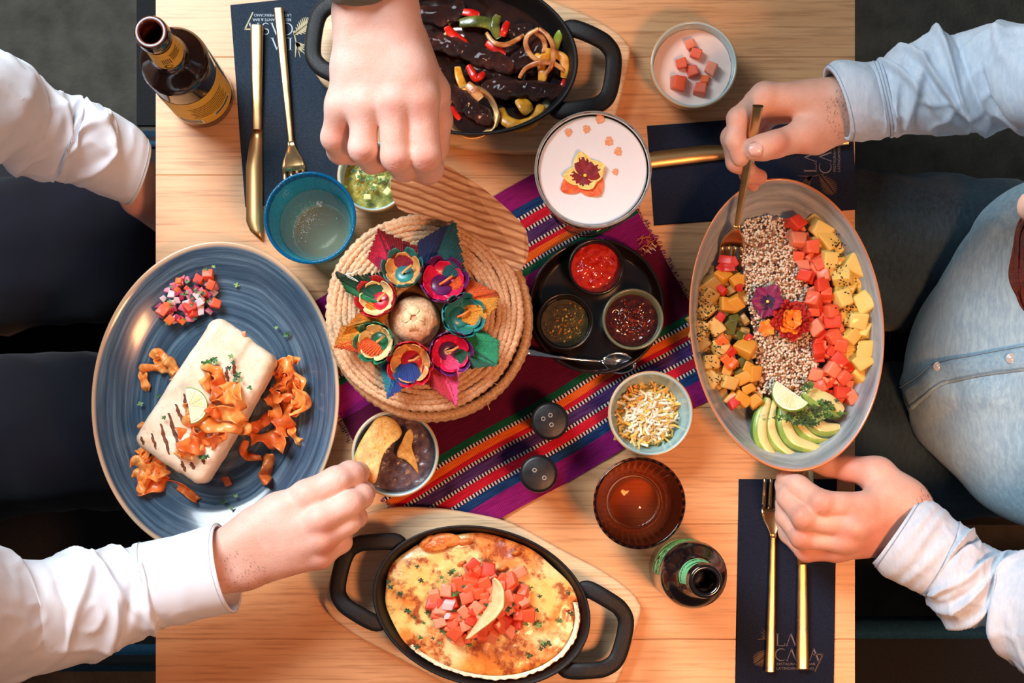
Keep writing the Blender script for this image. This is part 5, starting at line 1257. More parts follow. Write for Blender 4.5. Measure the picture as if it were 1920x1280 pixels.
for y in (460, 820):
    q = P(1450, y, -.715); ob('shoe', xf(disc_field(.13, .048, lambda x, y_, r: .015 + .06*np.sqrt(np.clip(1 - r**2, 0, 1)), 12, 40, sides=0.0), T3(q.x, q.y, .002)), mat('black_shoe', (24, 24, 26), rough=.5) if 'black_shoe' not in bpy.data.materials else bpy.data.materials['black_shoe'], B)
# locks of hair falling forward over the shoulder
lk = []
rl = random.Random(4)
for k in range(46):
    ox = rl.uniform(0, 60); a = rl.uniform(-1, 1); pth = [P(1936 + ox*1.2, 372 + a*26, .36), P(1898 + ox*.8, 420 + a*10, .33), P(1890 + ox*.7 + a*4, 470 + a*8, .29), P(1884 + ox*.8 + a*8, 520, .26), P(1898 + ox*.9, 566 + a*10, .24), P(1925 + ox + a*8, 600 + a*12, .22)]
    lk.append(tube(smoothpath([tuple(p_ + Vector((.006, 0, 0))) for p_ in pth], 5), [.0005 + .0014*math.sin(PI*min(1, .1 + i/28)) for i in range(26)], 5))
ob('hair_locks', join(*lk), HAIR_A, B, kind='stuff')

# ---- person at the top, only an arm reaches in ----------------------
D_ = person('person reaching in from the top with the pale striped board')
palm = [((668, -170, .30, 46), (672, 30, .262, 42)), ((736, -170, .30, 46), (738, 30, .262, 42)), ((672, 30, .262, 42), (668, 110, .252, 36)), ((738, 30, .262, 42), (760, 110, .252, 40)),
        ((672, 90, .25, 36), (640, 196, .238, 25)), ((690, 90, .252, 36), (684, 192, .250, 26)), ((712, 90, .254, 36), (735, 180, .252, 28)), ((745, 90, .252, 38), (786, 180, .248, 32)), ((700, 130, .246, 34), (712, 178, .246, 30)), ((750, 130, .246, 36), (762, 178, .246, 32)), ((660, 130, .243, 30), (664, 180, .243, 27)),
        ((765, 80, .235, 38), (806, 170, .225, 32)), ((690, 100, .235, 36), (730, 160, .23, 40)), ((700, 110, .25, 40), (760, 140, .25, 44))]
fing = [[(638, 198, .238, 26), (627, 258, .222, 25), (637, 284, .196, 23), (660, 290, .172, 20)],
        [(684, 194, .250, 26), (680, 278, .238, 26.5), (698, 300, .208, 25), (714, 302, .180, 22)],
        [(735, 194, .254, 27), (742, 294, .240, 27.5), (758, 314, .206, 26), (768, 316, .176, 23)],
        [(791, 192, .250, 30), (797, 290, .236, 30), (803, 316, .202, 28), (804, 320, .170, 24)],
        [(812, 175, .222, 30), (822, 225, .190, 26), (818, 275, .165, 23), (808, 312, .158, 20)]]
hC = hand_vf(palm, fing, kp=.016, kj=.011, res=.0018)
fC = flush(hC[0], [(735, 200, .262, 22), (792, 204, .26, 26), (640, 250, .23, 30), (645, 285, .19, 34), (715, 320, .19, 40), (765, 330, .19, 36), (805, 335, .19, 40), (682, 292, .25, 18), (744, 302, .25, 20), (798, 300, .245, 22), (672, 205, .25, 14)])
tc = vtorso(-.16, .80, .75, 1.42, .15, .09, 0, 2)
hd, _ = head(D_, Vector((-.15, .78, 1.62)), (.1, -1), SKIN1, HAIR_B, tilt=.6)
armC = inner_arm([(704, -120, .29, .030), (690, -250, .33, .034), (660, -420, .42, .038), (620, -560, .50, .045), (600, -760, .60, .045), (560, -1100, .63, .045), (540, -1420, .62, .05)])
body_obj(D_, [(hC[0], hC[1]), tc, hd, armC], SKIN1, [fC, np.zeros(len(tc[0])), np.zeros(len(hd[0])), np.zeros(len(armC[0]))])
jm = ob('jumper', vtorso(-.16, .80, .72, 1.41, .20, .12, .006, 6), GREYK, D_)
rowsT = [(584, -10, 800, -36, .275), (580, -22, 802, -50, .278), (578, -60, 806, -80, .285), (570, -140, 812, -150, .30), (560, -300, 810, -300, .36), (540, -520, 790, -500, .48), (500, -700, 740, -680, .60)]
rowsT = [(566, -44, 790, -100, .272), (562, -56, 796, -110, .276), (562, -80, 804, -120, .285), (566, -140, 812, -150, .30), (560, -300, 800, -300, .36), (530, -520, 760, -500, .48), (490, -700, 700, -680, .60), (400, -1100, 660, -1080, .63), (380, -1420, 660, -1420, .62)]
v = sleeve_vf(rowsT, rfolds(10, 44, .1, 1), n=100, amp=.004, seed=42, k=8, th=.003); ob('sleeve', (v[0], v[1]), GREYK, jm)
for sx in (-1, 1):
    ob('trouser_leg', loft([(-.16 + sx*.09, .80, .85, .09, .09), (-.16 + sx*.09, .80, .5, .075, .075), (-.16 + sx*.09, .80, .06, .055, .055)], 32), NAVYT, D_)
    ob('shoe', xf(disc_field(.048, .13, lambda x, y_, r: .015 + .06*np.sqrt(np.clip(1 - r**2, 0, 1)), 12, 40, sides=0.0), T3(-.16 + sx*.09, .75, .002)), bpy.data.materials['black_shoe'], D_)
# fine dark hairs on the forearms
def arm_hair(bo, vf, sel, n, ln, seed):
    r = random.Random(seed); V = np.array(vf[0]); q, rad = PX(sel); d = ((V - q)**2).sum(1); idx = np.nonzero((d < rad*rad))[0]; bv = bvh_of(vf); parts = []
    for k in range(n):
        p_ = Vector(V[idx[r.randrange(len(idx))]]); h_ = bv.find_nearest(p_); nn = h_[1]
        if nn.z < 0: continue
        dr = Vector((r.gauss(0, 1), r.gauss(0, 1), r.gauss(0, .3))).normalized(); dr = (dr - nn*dr.dot(nn))*.8 + nn*.25
        l = ln*r.uniform(.5, 1); parts.append(([p_, p_ + dr*l*.5 + Vector((.00016, 0, 0)), p_ + dr*l, p_ + dr*l*.5 - Vector((.00016, 0, 0))], [(0, 1, 2, 3)]))
    if parts: ob('arm_hair', join(*parts), HAIRF, bo, smooth=False, kind='stuff')
arm_hair(bodyB, hB1, (1600, 205, .14, 62), 700, .006, 1)
arm_hair(bodyB, hB2, (1700, 950, .06, 50), 300, .005, 2)
arm_hair(bodyA, hA1, (450, 1070, .10, 60), 350, .005, 3)
# the fork in the upper right hand, its tines in the roasted vegetables
fork('gold fork held in the hand above the salad bowl', aim(P(1421, 196, .172), P(1381, 420, .070)), hl=(P(1421, 196, .172) - P(1381, 420, .070)).length)

# ================================================================ FOOD
def wet(name, c, c2=None, rough=.28, sss=.3, **k): return mat(name, c, c2, rough=rough, sss=sss, coat=.22, **{**dict(bump=.35, bs=500, bd=.0008), **k})
TOM = [wet('tomato_flesh', (232, 78, 40), (242, 118, 78), ns=160), wet('tomato_deep', (216, 48, 24), (232, 76, 44), ns=160), wet('tomato_pale', (242, 128, 92), (246, 156, 122), ns=160)]
MAN = [wet('mango_flesh', (240, 206, 104), (246, 222, 134), ns=120, rough=.32), wet('mango_deep', (234, 190, 84), (242, 208, 112), ns=120, rough=.32)]
POT = [wet('roast_potato', (206, 158, 72), (232, 200, 118), ns=90, rough=.35, sss=.1), wet('charred_potato', (120, 74, 26), (218, 178, 92), ns=120, rough=.35, sss=.1)]
YPE = wet('yellow_pepper', (206, 132, 26), (232, 170, 60), ns=110); RPE = wet('red_pepper', (186, 18, 8), (218, 40, 18), ns=90); OPE = wet('carrot_orange', (236, 96, 28), (240, 120, 44), ns=90)
GPE = wet('green_pepper', (70, 76, 28), (110, 112, 44), ns=90, rough=.22); ONI = wet('cooked_onion', (168, 96, 48), (216, 158, 102), ns=90, rough=.2)
RON = [wet('red_onion', (206, 72, 112), (232, 150, 170), ns=200), wet('magenta_onion', (160, 18, 60), (196, 50, 90), ns=200), wet('pale_onion', (232, 190, 196), (240, 214, 214), ns=200)]
BLK = mat('black_sesame', (22, 18, 18), rough=.35); 
HERB = [mat('coriander_leaf', (44, 96, 34), (70, 128, 50), rough=.5, ns=300), mat('dark_coriander', (20, 56, 26), (34, 78, 34), rough=.5, ns=300), mat('pale_herb', (120, 156, 84), rough=.5)]
def poly_in(poly, x, y):
    c = False
    for (x0, y0), (x1, y1) in zip(poly, poly[1:] + poly[:1]):
        if (y0 > y) != (y1 > y) and x < (x1-x0)*(y-y0)/(y1-y0) + x0: c = not c
    return c
def darts(poly, d, n, seed=0, avoid=None):
    r = random.Random(seed); xs = [p[0] for p in poly]; ys = [p[1] for p in poly]; out = []
    for _ in range(n*60):
        x, y = r.uniform(min(xs), max(xs)), r.uniform(min(ys), max(ys))
        if poly_in(poly, x, y) and all((x-a)**2 + (y-b)**2 > d*d for a, b in out) and not (avoid and avoid(x, y)): out.append((x, y))
        if len(out) >= n: break
    return out
ORD = 'topmost,second,third,fourth,fifth,sixth,seventh,eighth,ninth,tenth,eleventh,twelfth,thirteenth,fourteenth,fifteenth,sixteenth,seventeenth,eighteenth,nineteenth,twentieth'.split(',')
def pxof(o):
    s = FPX/(TZ + CAMH - o.location.z); return 960 + o.location.x*s, 900 - (o.location.y - CY)*s
def individual(objs, where, tones=None):
    """one label each: tone of the piece, its place from the top within a quarter of the heap"""
    P2 = [(pxof(o), o) for o in objs]; xs = sorted(p[0][0] for p in P2); ys = sorted(p[0][1] for p in P2); n = len(P2); mx = xs[n//2]
    cuts = [ys[0] - 1] + ([ys[n//3], ys[2*n//3]] if n > 24 else ([ys[n//2]] if n > 9 else [])) + [ys[-1] + 1]; vn = {1: [''], 2: ['upper ', 'lower '], 3: ['upper ', 'middle ', 'lower ']}[len(cuts) - 1]
    cells = {}
    for (x, y), o in P2:
        v = next(i for i in range(len(cuts)-1) if y <= cuts[i+1] or i == len(cuts)-2); h = ('left' if x < mx else 'right') if n > 9 else ''
        t = tones[o['_k']] if tones else ''
        cells.setdefault((vn[v], h, t), []).append((y, o))
    for (v, h, t), l in cells.items():
        l.sort(key=lambda q: q[0])
        for i, (y, o) in enumerate(l):
            rank = ('only one' if len(l) == 1 else 'topmost') if i == 0 else (ORD[min(i, 19)] + ' from top')
            side = (v + h).strip(); o['label'] = ((t + ' ') if t else '') + where.split('|')[0] + ', ' + rank + (', ' + side if side else '') + ' ' + where.split('|')[1]
def rotm(r, lim=.5): return (r.uniform(-lim, lim), r.uniform(-lim, lim), r.uniform(0, 6.28))
def bits(pts, name, sizes, mats_, label, cat, group, hf, seed=1, where='', scl=.88, tones=None, asp=(.8, 1.25), ht=(.7, 1.0), nvar=5, lim=.5, jit=.12, bev=.16):
    r = random.Random(seed); meshes = {}
    for mi, m in enumerate(mats_): meshes[mi] = [mesh_of(name, *chunk(1*r.uniform(*asp), 1, r.uniform(*ht), jit, r, bev), m, smooth=True, sharp=70) for _ in range(nvar)]
    out = []
    for k, p in enumerate(pts):
        mi = p[3] if len(p) > 3 else r.randrange(len(mats_)); s = L(p[2] if len(p) > 2 else r.uniform(*sizes), .03)*scl
        q = P(p[0], p[1], hf(p[0], p[1]) if callable(hf) else hf)
        o = ob(name, meshes[mi][r.randrange(nvar)], None, loc=q, rot=rotm(r, lim), label=label, cat=cat, group=group); o.scale = (s, s, s*r.uniform(.8, 1)); o['_k'] = mi; out.append(o)
    if where: individual(out, where, tones)
    for o in out: del o['_k']
    return out
def herb_vf(pts, hf, seed=2, sz=(3, 7), n=None):
    """ragged small leaves: each a folded lobed patch"""
    r = random.Random(seed); out = []
    for p in pts:
        h = hf(p[0], p[1]) if callable(hf) else hf; c = P(p[0], p[1], h + .0015); s = L(r.uniform(*sz), h); a0 = r.uniform(0, 6.28); nl = r.choice((3, 4, 5)); mi = r.choice((0, 0, 1, 1, 2)) if len(p) < 3 else p[2]
        V = [c]; m = nl*4
        for k in range(m):
            a = a0 + 2*PI*k/m; q = s*(.45 + .55*abs(math.sin(nl*(a-a0)/2)))*(.6 if .2 < (k/m) < .35 else 1); V.append(c + Vector((q*math.cos(a), q*math.sin(a)*.8, r.uniform(-.4, .9)*s*.35)))
        F = [(0, 1+k, 1+(k+1) % m) for k in range(m)]; out.append((V, F, [mi]*m))
    return join(*out)

# ---- salad ------------------------------------------------------------
SAX = P(1475, 609, .058 + ZB)
def sal_h(x, y):      # height of the heaped food above the table
    dx, dy = (x - 1466)/185, (y - 600)/250; return ZB + .012 + .020*max(0, 1 - (dx*dx + dy*dy)*.75)
qz = [(1392,415),(1440,404),(1480,412),(1500,450),(1508,500),(1520,560),(1532,640),(1535,700),(1528,738),(1470,745),(1420,736),(1415,680),(1412,620),(1398,540),(1388,470)]
r = random.Random(11); gr = []
G0 = ico(1, 1)
import itertools
def rough_mound(poly, hf, drop, name, m, label, cat, n=26):
    cx = sum(p[0] for p in poly)/len(poly); cy = sum(p[1] for p in poly)/len(poly); loc = P(cx, cy, hf(cx, cy)); V = [loc - loc + Vector((0, 0, -drop))]; F = []; np_ = len(poly)*3; cp = closedpath(poly, 3)
    for i in range(1, 9):
        t = i/8
        for (x, y) in cp:
            px, py = cx + (x-cx)*t, cy + (y-cy)*t; V.append(P(px, py, hf(px, py) - drop - (.012 if i == 8 else 0) + .0015*math.sin(px*.3)*math.cos(py*.27)) - loc)
    for j in range(np_): F.append((0, 1+(j+1) % np_, 1+j))
    for i in range(7):
        for j in range(np_):
            j2 = (j+1) % np_; F.append((1+i*np_+j, 1+i*np_+j2, 1+(i+1)*np_+j2, 1+(i+1)*np_+j))
    return V, F, loc
QM = [mat('white_quinoa', (232, 216, 190), (242, 230, 210), rough=.5, ns=500, sss=.1), mat('red_quinoa', (134, 60, 46), (160, 84, 62), rough=.45, ns=500), mat('tan_quinoa', (176, 142, 104), rough=.5), mat('black_quinoa', (44, 32, 32), rough=.5)]
V, F, loc = rough_mound(qz, lambda x, y: sal_h(x, y) + .004, .0016, 'q', QM[2], '', '')
q0 = len(V); parts = [(V, F, [2]*len(F))]
xs = [p[0] for p in qz]; ys = [p[1] for p in qz]; cnt = 0
while cnt < 3900:
    x, y = r.uniform(1386, 1538), r.uniform(402, 748)
    x += r.gauss(0, 2); y += r.gauss(0, 2)
    if not poly_in(qz, x, y): continue
    cnt += 1; s = r.uniform(.00095, .00150); h = sal_h(x, y) + .004 + r.uniform(-.001, .0022); mi = r.choices((0, 1, 2, 3), (66, 17, 15, 2))[0]
    if mi == 1: s *= .85
    p_ = P(x, y, h) - loc; a = r.uniform(0, 6.28); ca, sa = math.cos(a), math.sin(a)
    parts.append(([(p_.x + s*(v[0]*1.25*ca - v[1]*sa), p_.y + s*(v[0]*1.25*sa + v[1]*ca), p_.z + s*v[2]*.8) for v in G0[0]], G0[1], [mi]*len(G0[1])))
QV, QF, QI = [], [], []
for pV, pF, pI in parts:
    n0 = len(QV); QV += [tuple(v) for v in pV]; QF += [tuple(i + n0 for i in f) for f in pF]; QI += pI
ob('quinoa', (QV, QF), QM, loc=loc, mi=QI, label='band of mixed white and red quinoa across the middle of the salad', cat='quinoa', kind='stuff')
tomz = [(1476,416),(1500,424),(1530,470),(1548,520),(1562,580),(1575,640),(1592,690),(1598,735),(1590,752),(1560,752),(1536,738),(1532,690),(1524,600),(1512,530),(1494,480),(1484,440)]
manz = [(1520,414),(1545,418),(1565,450),(1578,478),(1604,505),(1622,545),(1628,590),(1622,640),(1614,695),(1606,715),(1598,722),(1592,690),(1578,620),(1570,560),(1556,500),(1530,460)]
bits(darts(manz, 15, 34, 5), 'mango_cube', (24, 36), MAN, 'yellow mango cube in the band at the salad bowl\'s right side', 'mango', 'mango cubes in the salad', lambda x, y: sal_h(x, y) + .001, 5, lim=.45, where="mango cube|of the salad's mango band", tones=['pale yellow', 'deep yellow'])
bits(darts(manz, 24, 12, 15), 'mango_cube', (30, 40), MAN, 'yellow mango cube in the band at the salad bowl\'s right side', 'mango', 'mango cubes in the salad', lambda x, y: sal_h(x, y) + .009, 6, lim=.45, where="mango cube|of the salad's mango band", tones=['raised pale yellow', 'raised deep yellow'])
bits(darts(tomz, 13, 52, 6), 'tomato_dice', (20, 28), TOM, 'red tomato dice in the band beside the quinoa', 'tomato', 'diced tomato in the salad', lambda x, y: sal_h(x, y) + .003, 7, lim=.5, where="tomato dice|of the salad's tomato band", tones=['orange red', 'deep red', 'pale red'])
bits(darts(tomz, 20, 22, 16), 'tomato_dice', (24, 31), TOM, 'red tomato dice in the band beside the quinoa', 'tomato', 'diced tomato in the salad', lambda x, y: sal_h(x, y) + .010, 8, lim=.5, where="tomato dice|of the salad's tomato band", tones=['raised orange red', 'raised deep red', 'raised pale red'])
vegz = [(1312,506),(1335,500),(1360,505),(1394,512),(1402,560),(1408,620),(1414,680),(1420,732),(1424,762),(1400,768),(1365,752),(1345,728),(1325,690),(1308,650),(1300,600),(1304,545)]
potz = [(1312,506),(1330,505),(1345,530),(1350,580),(1352,640),(1372,700),(1378,728),(1350,726),(1325,690),(1308,650),(1300,600),(1304,545)]
inz = [(1350,505),(1394,512),(1402,560),(1408,620),(1414,680),(1420,732),(1424,762),(1400,768),(1380,740),(1374,700),(1356,640),(1350,580)]
vh_ = lambda x, y: sal_h(x, y) + .001
bits(darts(vegz, 13, 60, 21), 'roasted_cube', (19, 26), [POT[0], POT[1]], 'small roasted potato cube at the salad bowl\'s left side', 'potato', 'roasted potato cubes in the salad', lambda x, y: sal_h(x, y) - .003, 9, where="small roasted potato cube|of the salad bowl's left part", tones=['golden', 'charred'])
bits([(1327,548,38,1),(1320,590,36,0),(1312,622,38,0),(1318,640,36,1),(1348,655,34,0),(1328,682,36,0),(1338,708,36,0),(1362,715,34,0),(1330,528,34,1),(1342,610,34,0),(1322,566,30,1)], 'potato_cube', (30, 38), POT, 'large potato cube dotted with black sesame, left edge of the salad', 'potato', 'large potato cubes in the salad', lambda x, y: sal_h(x, y) + .004, 10, where="large sesame dotted potato cube|of the salad's left edge", tones=['golden', 'charred'])
bits([(1378,528,26),(1386,522,22),(1380,566,30),(1361,572,30),(1398,657,34),(1396,705,26),(1412,700,26),(1390,748,26),(1374,750,22),(1418,752,22),(1404,728,20),(1354,520,26),(1405,690,24),(1362,700,22)], 'yellow_pepper_piece', (24, 30), [YPE], 'yellow pepper piece among the roasted vegetables', 'pepper', 'yellow pepper pieces in the salad', lambda x, y: sal_h(x, y) + .006, 11, asp=(1.1, 1.5), ht=(.5, .8), where='yellow pepper piece|of the roasted vegetables', tones=None)
bits([(1356,546,20),(1349,594,18),(1402,632,14),(1370,655,18),(1382,538,14),(1374,758,20)], 'red_pepper_piece', (15, 20), [RPE], 'red pepper piece among the roasted vegetables', 'pepper', 'red pepper pieces in the salad', lambda x, y: sal_h(x, y) + .009, 12, where='red pepper piece|among the roasted vegetables', tones=None)
bits([(1352,636,24),(1360,670,22),(1376,683,20),(1366,678,18)], 'carrot_piece', (18, 24), [OPE], 'orange carrot piece among the roasted vegetables', 'carrot', 'carrot pieces in the salad', lambda x, y: sal_h(x, y) + .010, 13, where='orange carrot piece|among the roasted vegetables', tones=None)
bits([(1358,586,18),(1370,614,22),(1388,632,22),(1396,678,20),(1390,700,18),(1366,608,22),(1376,600,20)], 'green_pepper_piece', (16, 22), [GPE], 'olive green pepper piece among the roasted vegetables', 'pepper', 'green pepper pieces in the salad', lambda x, y: sal_h(x, y) + .006, 14, asp=(1, 1.5), ht=(.35, .6), where='olive green pepper piece|among the roasted vegetables', tones=None)
bits([(1362,488,19),(1374,494,17),(1354,500,17),(1366,503,16)], 'red_pepper_strip', (20, 30), [RPE], 'bright red pepper strip under the fork tines', 'pepper', 'red pepper strips under the fork', lambda x, y: sal_h(x, y) + .010, 17, asp=(1.3, 1.8), ht=(.3, .5), where='bright red pepper strip|under the fork tines', tones=None)
# sesame
ses = []; r = random.Random(5)
def seeds(cx, cy, sx, sy, n, dz):
    for _ in range(n):
        x, y = r.gauss(cx, sx), r.gauss(cy, sy); p_ = P(x, y, sal_h(x, y) + dz + r.uniform(-.002, .003)); a = r.uniform(0, 6.28)
        ses.append(xf(ico(1, 1), Matrix.Translation(p_) @ Matrix.Rotation(a, 4, 'Z') @ Matrix.Rotation(r.uniform(-.6, .6), 4, 'Y') @ Matrix.Diagonal((.0013, .0007, .0005, 1))))
for c_ in ((1568,462,8,12,26,.022),(1582,530,9,12,24,.022),(1598,578,14,10,34,.021),(1604,600,14,10,14,.020),(1610,640,10,14,14,.018),(1618,672,8,10,12,.018),(1572,500,8,10,14,.022)): seeds(*c_)
for c_ in ((1318,560,9,16,24,.020),(1318,600,10,12,20,.020),(1326,625,12,12,30,.021),(1336,652,12,12,18,.021),(1328,680,8,8,10,.021),(1348,714,12,8,12,.019),(1330,585,10,10,14,.020)): seeds(*c_)
sv, sf, si = join(*ses); sl_ = Vector(P(1470, 600, .04)); ob('sesame_seeds', (rel(sv, sl_), sf), BLK, loc=sl_, label='black sesame seeds scattered over the salad', cat='seeds', kind='stuff')
# avocado slices: crescents with green skin outside
AVF = wet('avocado_flesh', (218, 212, 138), (230, 224, 164), ns=40, rough=.4); AVG = wet('avocado_rim', (134, 168, 72), (160, 190, 96), ns=60, rough=.35); AVS = wet('avocado_skin_side', (62, 110, 42), (96, 142, 60), ns=60, rough=.4)
def avocado(path, wd, label, dz=.004, tilt=0):
    """curved slice: flesh face on top, green outer flank"""
    S = smoothpath([(x, y) for x, y in path], 8); n = len(S); hh = sal_h(*path[len(path)//2]); base = P(*path[len(path)//2], hh); V, F, MI = [], [], []; rows = 9
    for i, (x, y) in enumerate(S):
        t = i/(n-1); a = np.array(S[min(i+1, n-1)]) - np.array(S[max(i-1, 0)]); nn = np.array((-a[1], a[0]))/np.hypot(*a); w_ = wd*(math.sin(PI*(.06 + .88*t))**.55)
        prof = [(-.5, 0), (-.5, .006), (-.47, .0105), (-.2, .0115), (.08, .0112), (.24, .0104), (.38, .0086), (.54, .004), (.50, 0)]
        for u, z in prof: V.append(P(x + nn[0]*w_*u, y + nn[1]*w_*u, hh + dz + z*(.55 + .45*math.sin(PI*t)) + tilt*u*.004) - base)
    for i in range(n-1):
        for j in range(rows):
            j2 = (j+1) % rows; F.append((i*rows+j, (i+1)*rows+j, (i+1)*rows+j2, i*rows+j2)); MI.append({0: 0, 1: 0, 2: 0, 3: 0, 4: 1, 5: 1, 6: 2, 7: 2, 8: 2}[j])
    F.append(tuple(range(rows))[::-1]); F.append(tuple((n-1)*rows + j for j in range(rows))); MI += [0, 1]
    return ob('avocado_slice', (V, F), [AVF, AVG, AVS], loc=base, mi=MI, label=label, cat='avocado')
avocado([(1440,745),(1424,790),(1428,830),(1460,870)], 30, 'leftmost avocado slice, reaching over the bowl rim', .008)
avocado([(1450,750),(1442,800),(1458,835),(1498,862)], 27, 'second avocado slice from the left, under the herbs', .006)
avocado([(1468,760),(1470,800),(1490,830),(1545,846)], 32, 'third avocado slice from the left, curving right', .009)
avocado([(1486,770),(1500,800),(1525,818),(1562,822)], 34, 'avocado slice to the right of the third, below the lime', .006)
avocado([(1508,760),(1520,790),(1545,806),(1576,802)], 34, 'short pale avocado slice below the wide upper one', .010)
avocado([(1508,732),(1530,748),(1555,762),(1580,774)], 44, 'wide avocado slice beside the tomato, rightmost', .012)
avocado([(1500,742),(1505,770),(1520,788),(1540,795)], 30, 'avocado slice tucked under the herbs next to the lime', .007)
# lime
LIMF = wet('lime_flesh', (222, 226, 168), (236, 238, 200), ns=60, rough=.25, sss=.4); LIMP = mat('lime_pith', (244, 244, 222), rough=.5); LIMR = mat('lime_rind', (118, 158, 44), (150, 184, 70), rough=.4, ns=200)
def lime(cx, cy, h, rpx, rz, tiltv, label, sweep=(200, 20), segs=5):
    e = empty('lime_slice', P(cx, cy, h), (tiltv[0], tiltv[1], math.radians(rz)), label=label, cat='lime'); R = L(rpx, h); T = .0045
    a0, a1 = [math.radians(v) for v in (-92, 92)]
    def half(r0, r1, zt, n=28, a0=a0, a1=a1):
        pl = [(r1*math.cos(a0+(a1-a0)*i/n), r1*math.sin(a0+(a1-a0)*i/n)) for i in range(n+1)]
        if r0 > 0: pl += [(r0*math.cos(a0+(a1-a0)*i/n), r0*math.sin(a0+(a1-a0)*i/n)) for i in range(n, -1, -1)]
        return pl
    ob('rind', prism(half(R*.955, R, 0), 0, T, .0002, 1), LIMR, e, smooth=False)
    ob('pith', prism(half(0, R*.955, 0), .0001, T - .0002), LIMP, e, smooth=False)
    for k in range(segs):
        b0, b1 = a0 + (a1-a0)*k/segs + .03, a0 + (a1-a0)*(k+1)/segs - .03; m = (b0+b1)/2; off = R*.05
        pl = [(off*math.cos(m), off*math.sin(m))] + [(R*.88*math.cos(b0+(b1-b0)*i/8), R*.88*math.sin(b0+(b1-b0)*i/8)) for i in range(9)]
        pl = [(p_[0]*.98 + .02*R*.5*math.cos(m), p_[1]*.98 + .02*R*.5*math.sin(m)) for p_ in pl]
        ob('segment', prism(pl, .0002, T + .0003, .0003, 1), LIMF, e, smooth=False)
    return e
lime(1484, 738, .060, 37, 170 + 60 + 0, (.25, -.2), 'lime slice on top of the avocado in the salad bowl')
hb = darts([(1412,790),(1440,783),(1480,788),(1520,800),(1560,780),(1560,755),(1540,750),(1500,775),(1470,778),(1440,785)], 5, 60, 31) + [(1512+random.gauss(0,5), 727+random.gauss(0,6)) for _ in range(8)] + [(1550+random.gauss(0,16), 768+random.gauss(0,9)) for _ in range(24)] + [(1500+random.gauss(0,12), 786+random.gauss(0,6), 1) for _ in range(16)]
vf = herb_vf(hb, lambda x, y: sal_h(x, y) + .022, 3, (4, 8)); l_ = P(1490, 780, .05); ob('chopped_coriander', (rel(vf[0], l_), vf[1]), HERB, loc=l_, mi=vf[2], label='chopped green herbs over the avocado slices', cat='herbs', kind='stuff')
# edible flowers
def petal_vf(c, ang, r_in, ln, wd, z0, zt, dark=.5, seed=0, nu=12, nv=12, ruff=.0006):
    """one petal from centre c (x,y) along ang, inner dark zone by face"""
    V, F, MI = [], [], []; r = random.Random(seed)
    for i in range(nu+1):
        t = i/nu
        for j in range(nv+1):
            s = j/nv*2 - 1; w_ = wd/2*math.sin(PI*(.10 + .82*t**.8))**.7; x = r_in + ln*t*(1 - .10*s*s*t) ; y = s*w_
            z = z0 + zt*t + ruff*math.sin(s*7 + seed)*t + .0007*(1-s*s)
            V.append((c[0] + x*math.cos(ang) - y*math.sin(ang), c[1] + x*math.sin(ang) + y*math.cos(ang), z))
    for i in range(nu):
        for j in range(nv):
            s = (j+.5)/nv*2-1; lim = dark*(1 - .35*abs(s)) + .10*math.sin(j*2.3 + seed)*dark
            F.append((i*(nv+1)+j, (i+1)*(nv+1)+j, (i+1)*(nv+1)+j+1, i*(nv+1)+j+1)); MI.append(0 if (i+.5)/nu < lim and abs(s) < .86 else 1)
    return V, F, MI
def pansy(loc, rz, s, pets, cm, label):
    e = empty('pansy', loc, rz, label=label, cat='flower')
    for k, (a, ln, wd, z, md, mo, dk) in enumerate(pets):
        ob('petal', petal_vf((0, 0), math.radians(a), .0008, ln*s, wd*s, z, .0012, dk, k), [md, mo], e)
    ob('flower_centre', xf(ico(.0017*s/ .001 * .001, 2, (1, 1, .6)), T3(0, 0, .0042)), cm, e)
    return e
PM, PYL, POR, PDK = mat('maroon_petal', (120, 10, 26), (146, 18, 32), rough=.6, ns=200), mat('yellow_petal', (244, 214, 110), (248, 226, 140), rough=.6, ns=200), mat('orange_red_petal', (226, 88, 44), (238, 120, 66), rough=.6, ns=200), None
CEN = mat('pansy_eye', (246, 220, 90), rough=.5)
cp = P(1097, 329, .150)
pansy(Vector((cp.x, cp.y, TZ + .1465)), 0, 1, [(212, .0250, .0200, .0002, POR, POR, 0), (308, .0215, .0240, .0004, POR, POR, 0),
      (182, .0195, .0170, .0022, PM, PYL, .60), (296, .0130, .0200, .0024, PM, PYL, .66), (102, .0215, .0185, .0030, PM, PYL, .74), (30, .0190, .0210, .0034, PM, PYL, .72)], CEN, 'yellow and maroon pansy resting on the white foam')
DOT = mat('orange_bitters', (236, 150, 100), (240, 178, 136), rough=.7, ns=500)
for k, (x, y, s) in enumerate([(1066, 248, 7), (1100, 242, 7), (1125, 223, 8), (1142, 265, 8), (1159, 284, 7.5), (1154, 322, 6)]):
    c = P(x, y, .1465); rr = L(s, .147)
    ob('bitters_drop', disc_field(rr, rr*1.1, lambda x_, y_, q: .0006*(1 - q**2) + 0*x_, 4, 22, edge=lambda a, k=k: 1 + .10*math.sin(3*a + k) + .12*math.sin(7*a + 2*k)), DOT, loc=(c.x, c.y, TZ + .1467), label=None, cat=None)
    o = C.objects[-1]; tag(o, ['leftmost orange drop on the white foam', 'second orange drop from the left on the foam', 'orange drop nearest the foam\'s upper rim', 'orange drop right above the pansy\'s top petals', 'orange drop at the right, third from the bottom' if False else 'upper of the two rightmost orange drops on the foam', 'lowest orange drop on the foam, right of the pansy'][k], 'drop', 'orange drops on the foam')
PU1, PU2 = mat('purple_petal', (110, 12, 70), (140, 22, 88), rough=.5, ns=200), mat('violet_petal', (44, 14, 66), rough=.5)
c = P(1438, 566, sal_h(1438, 566) + .012)
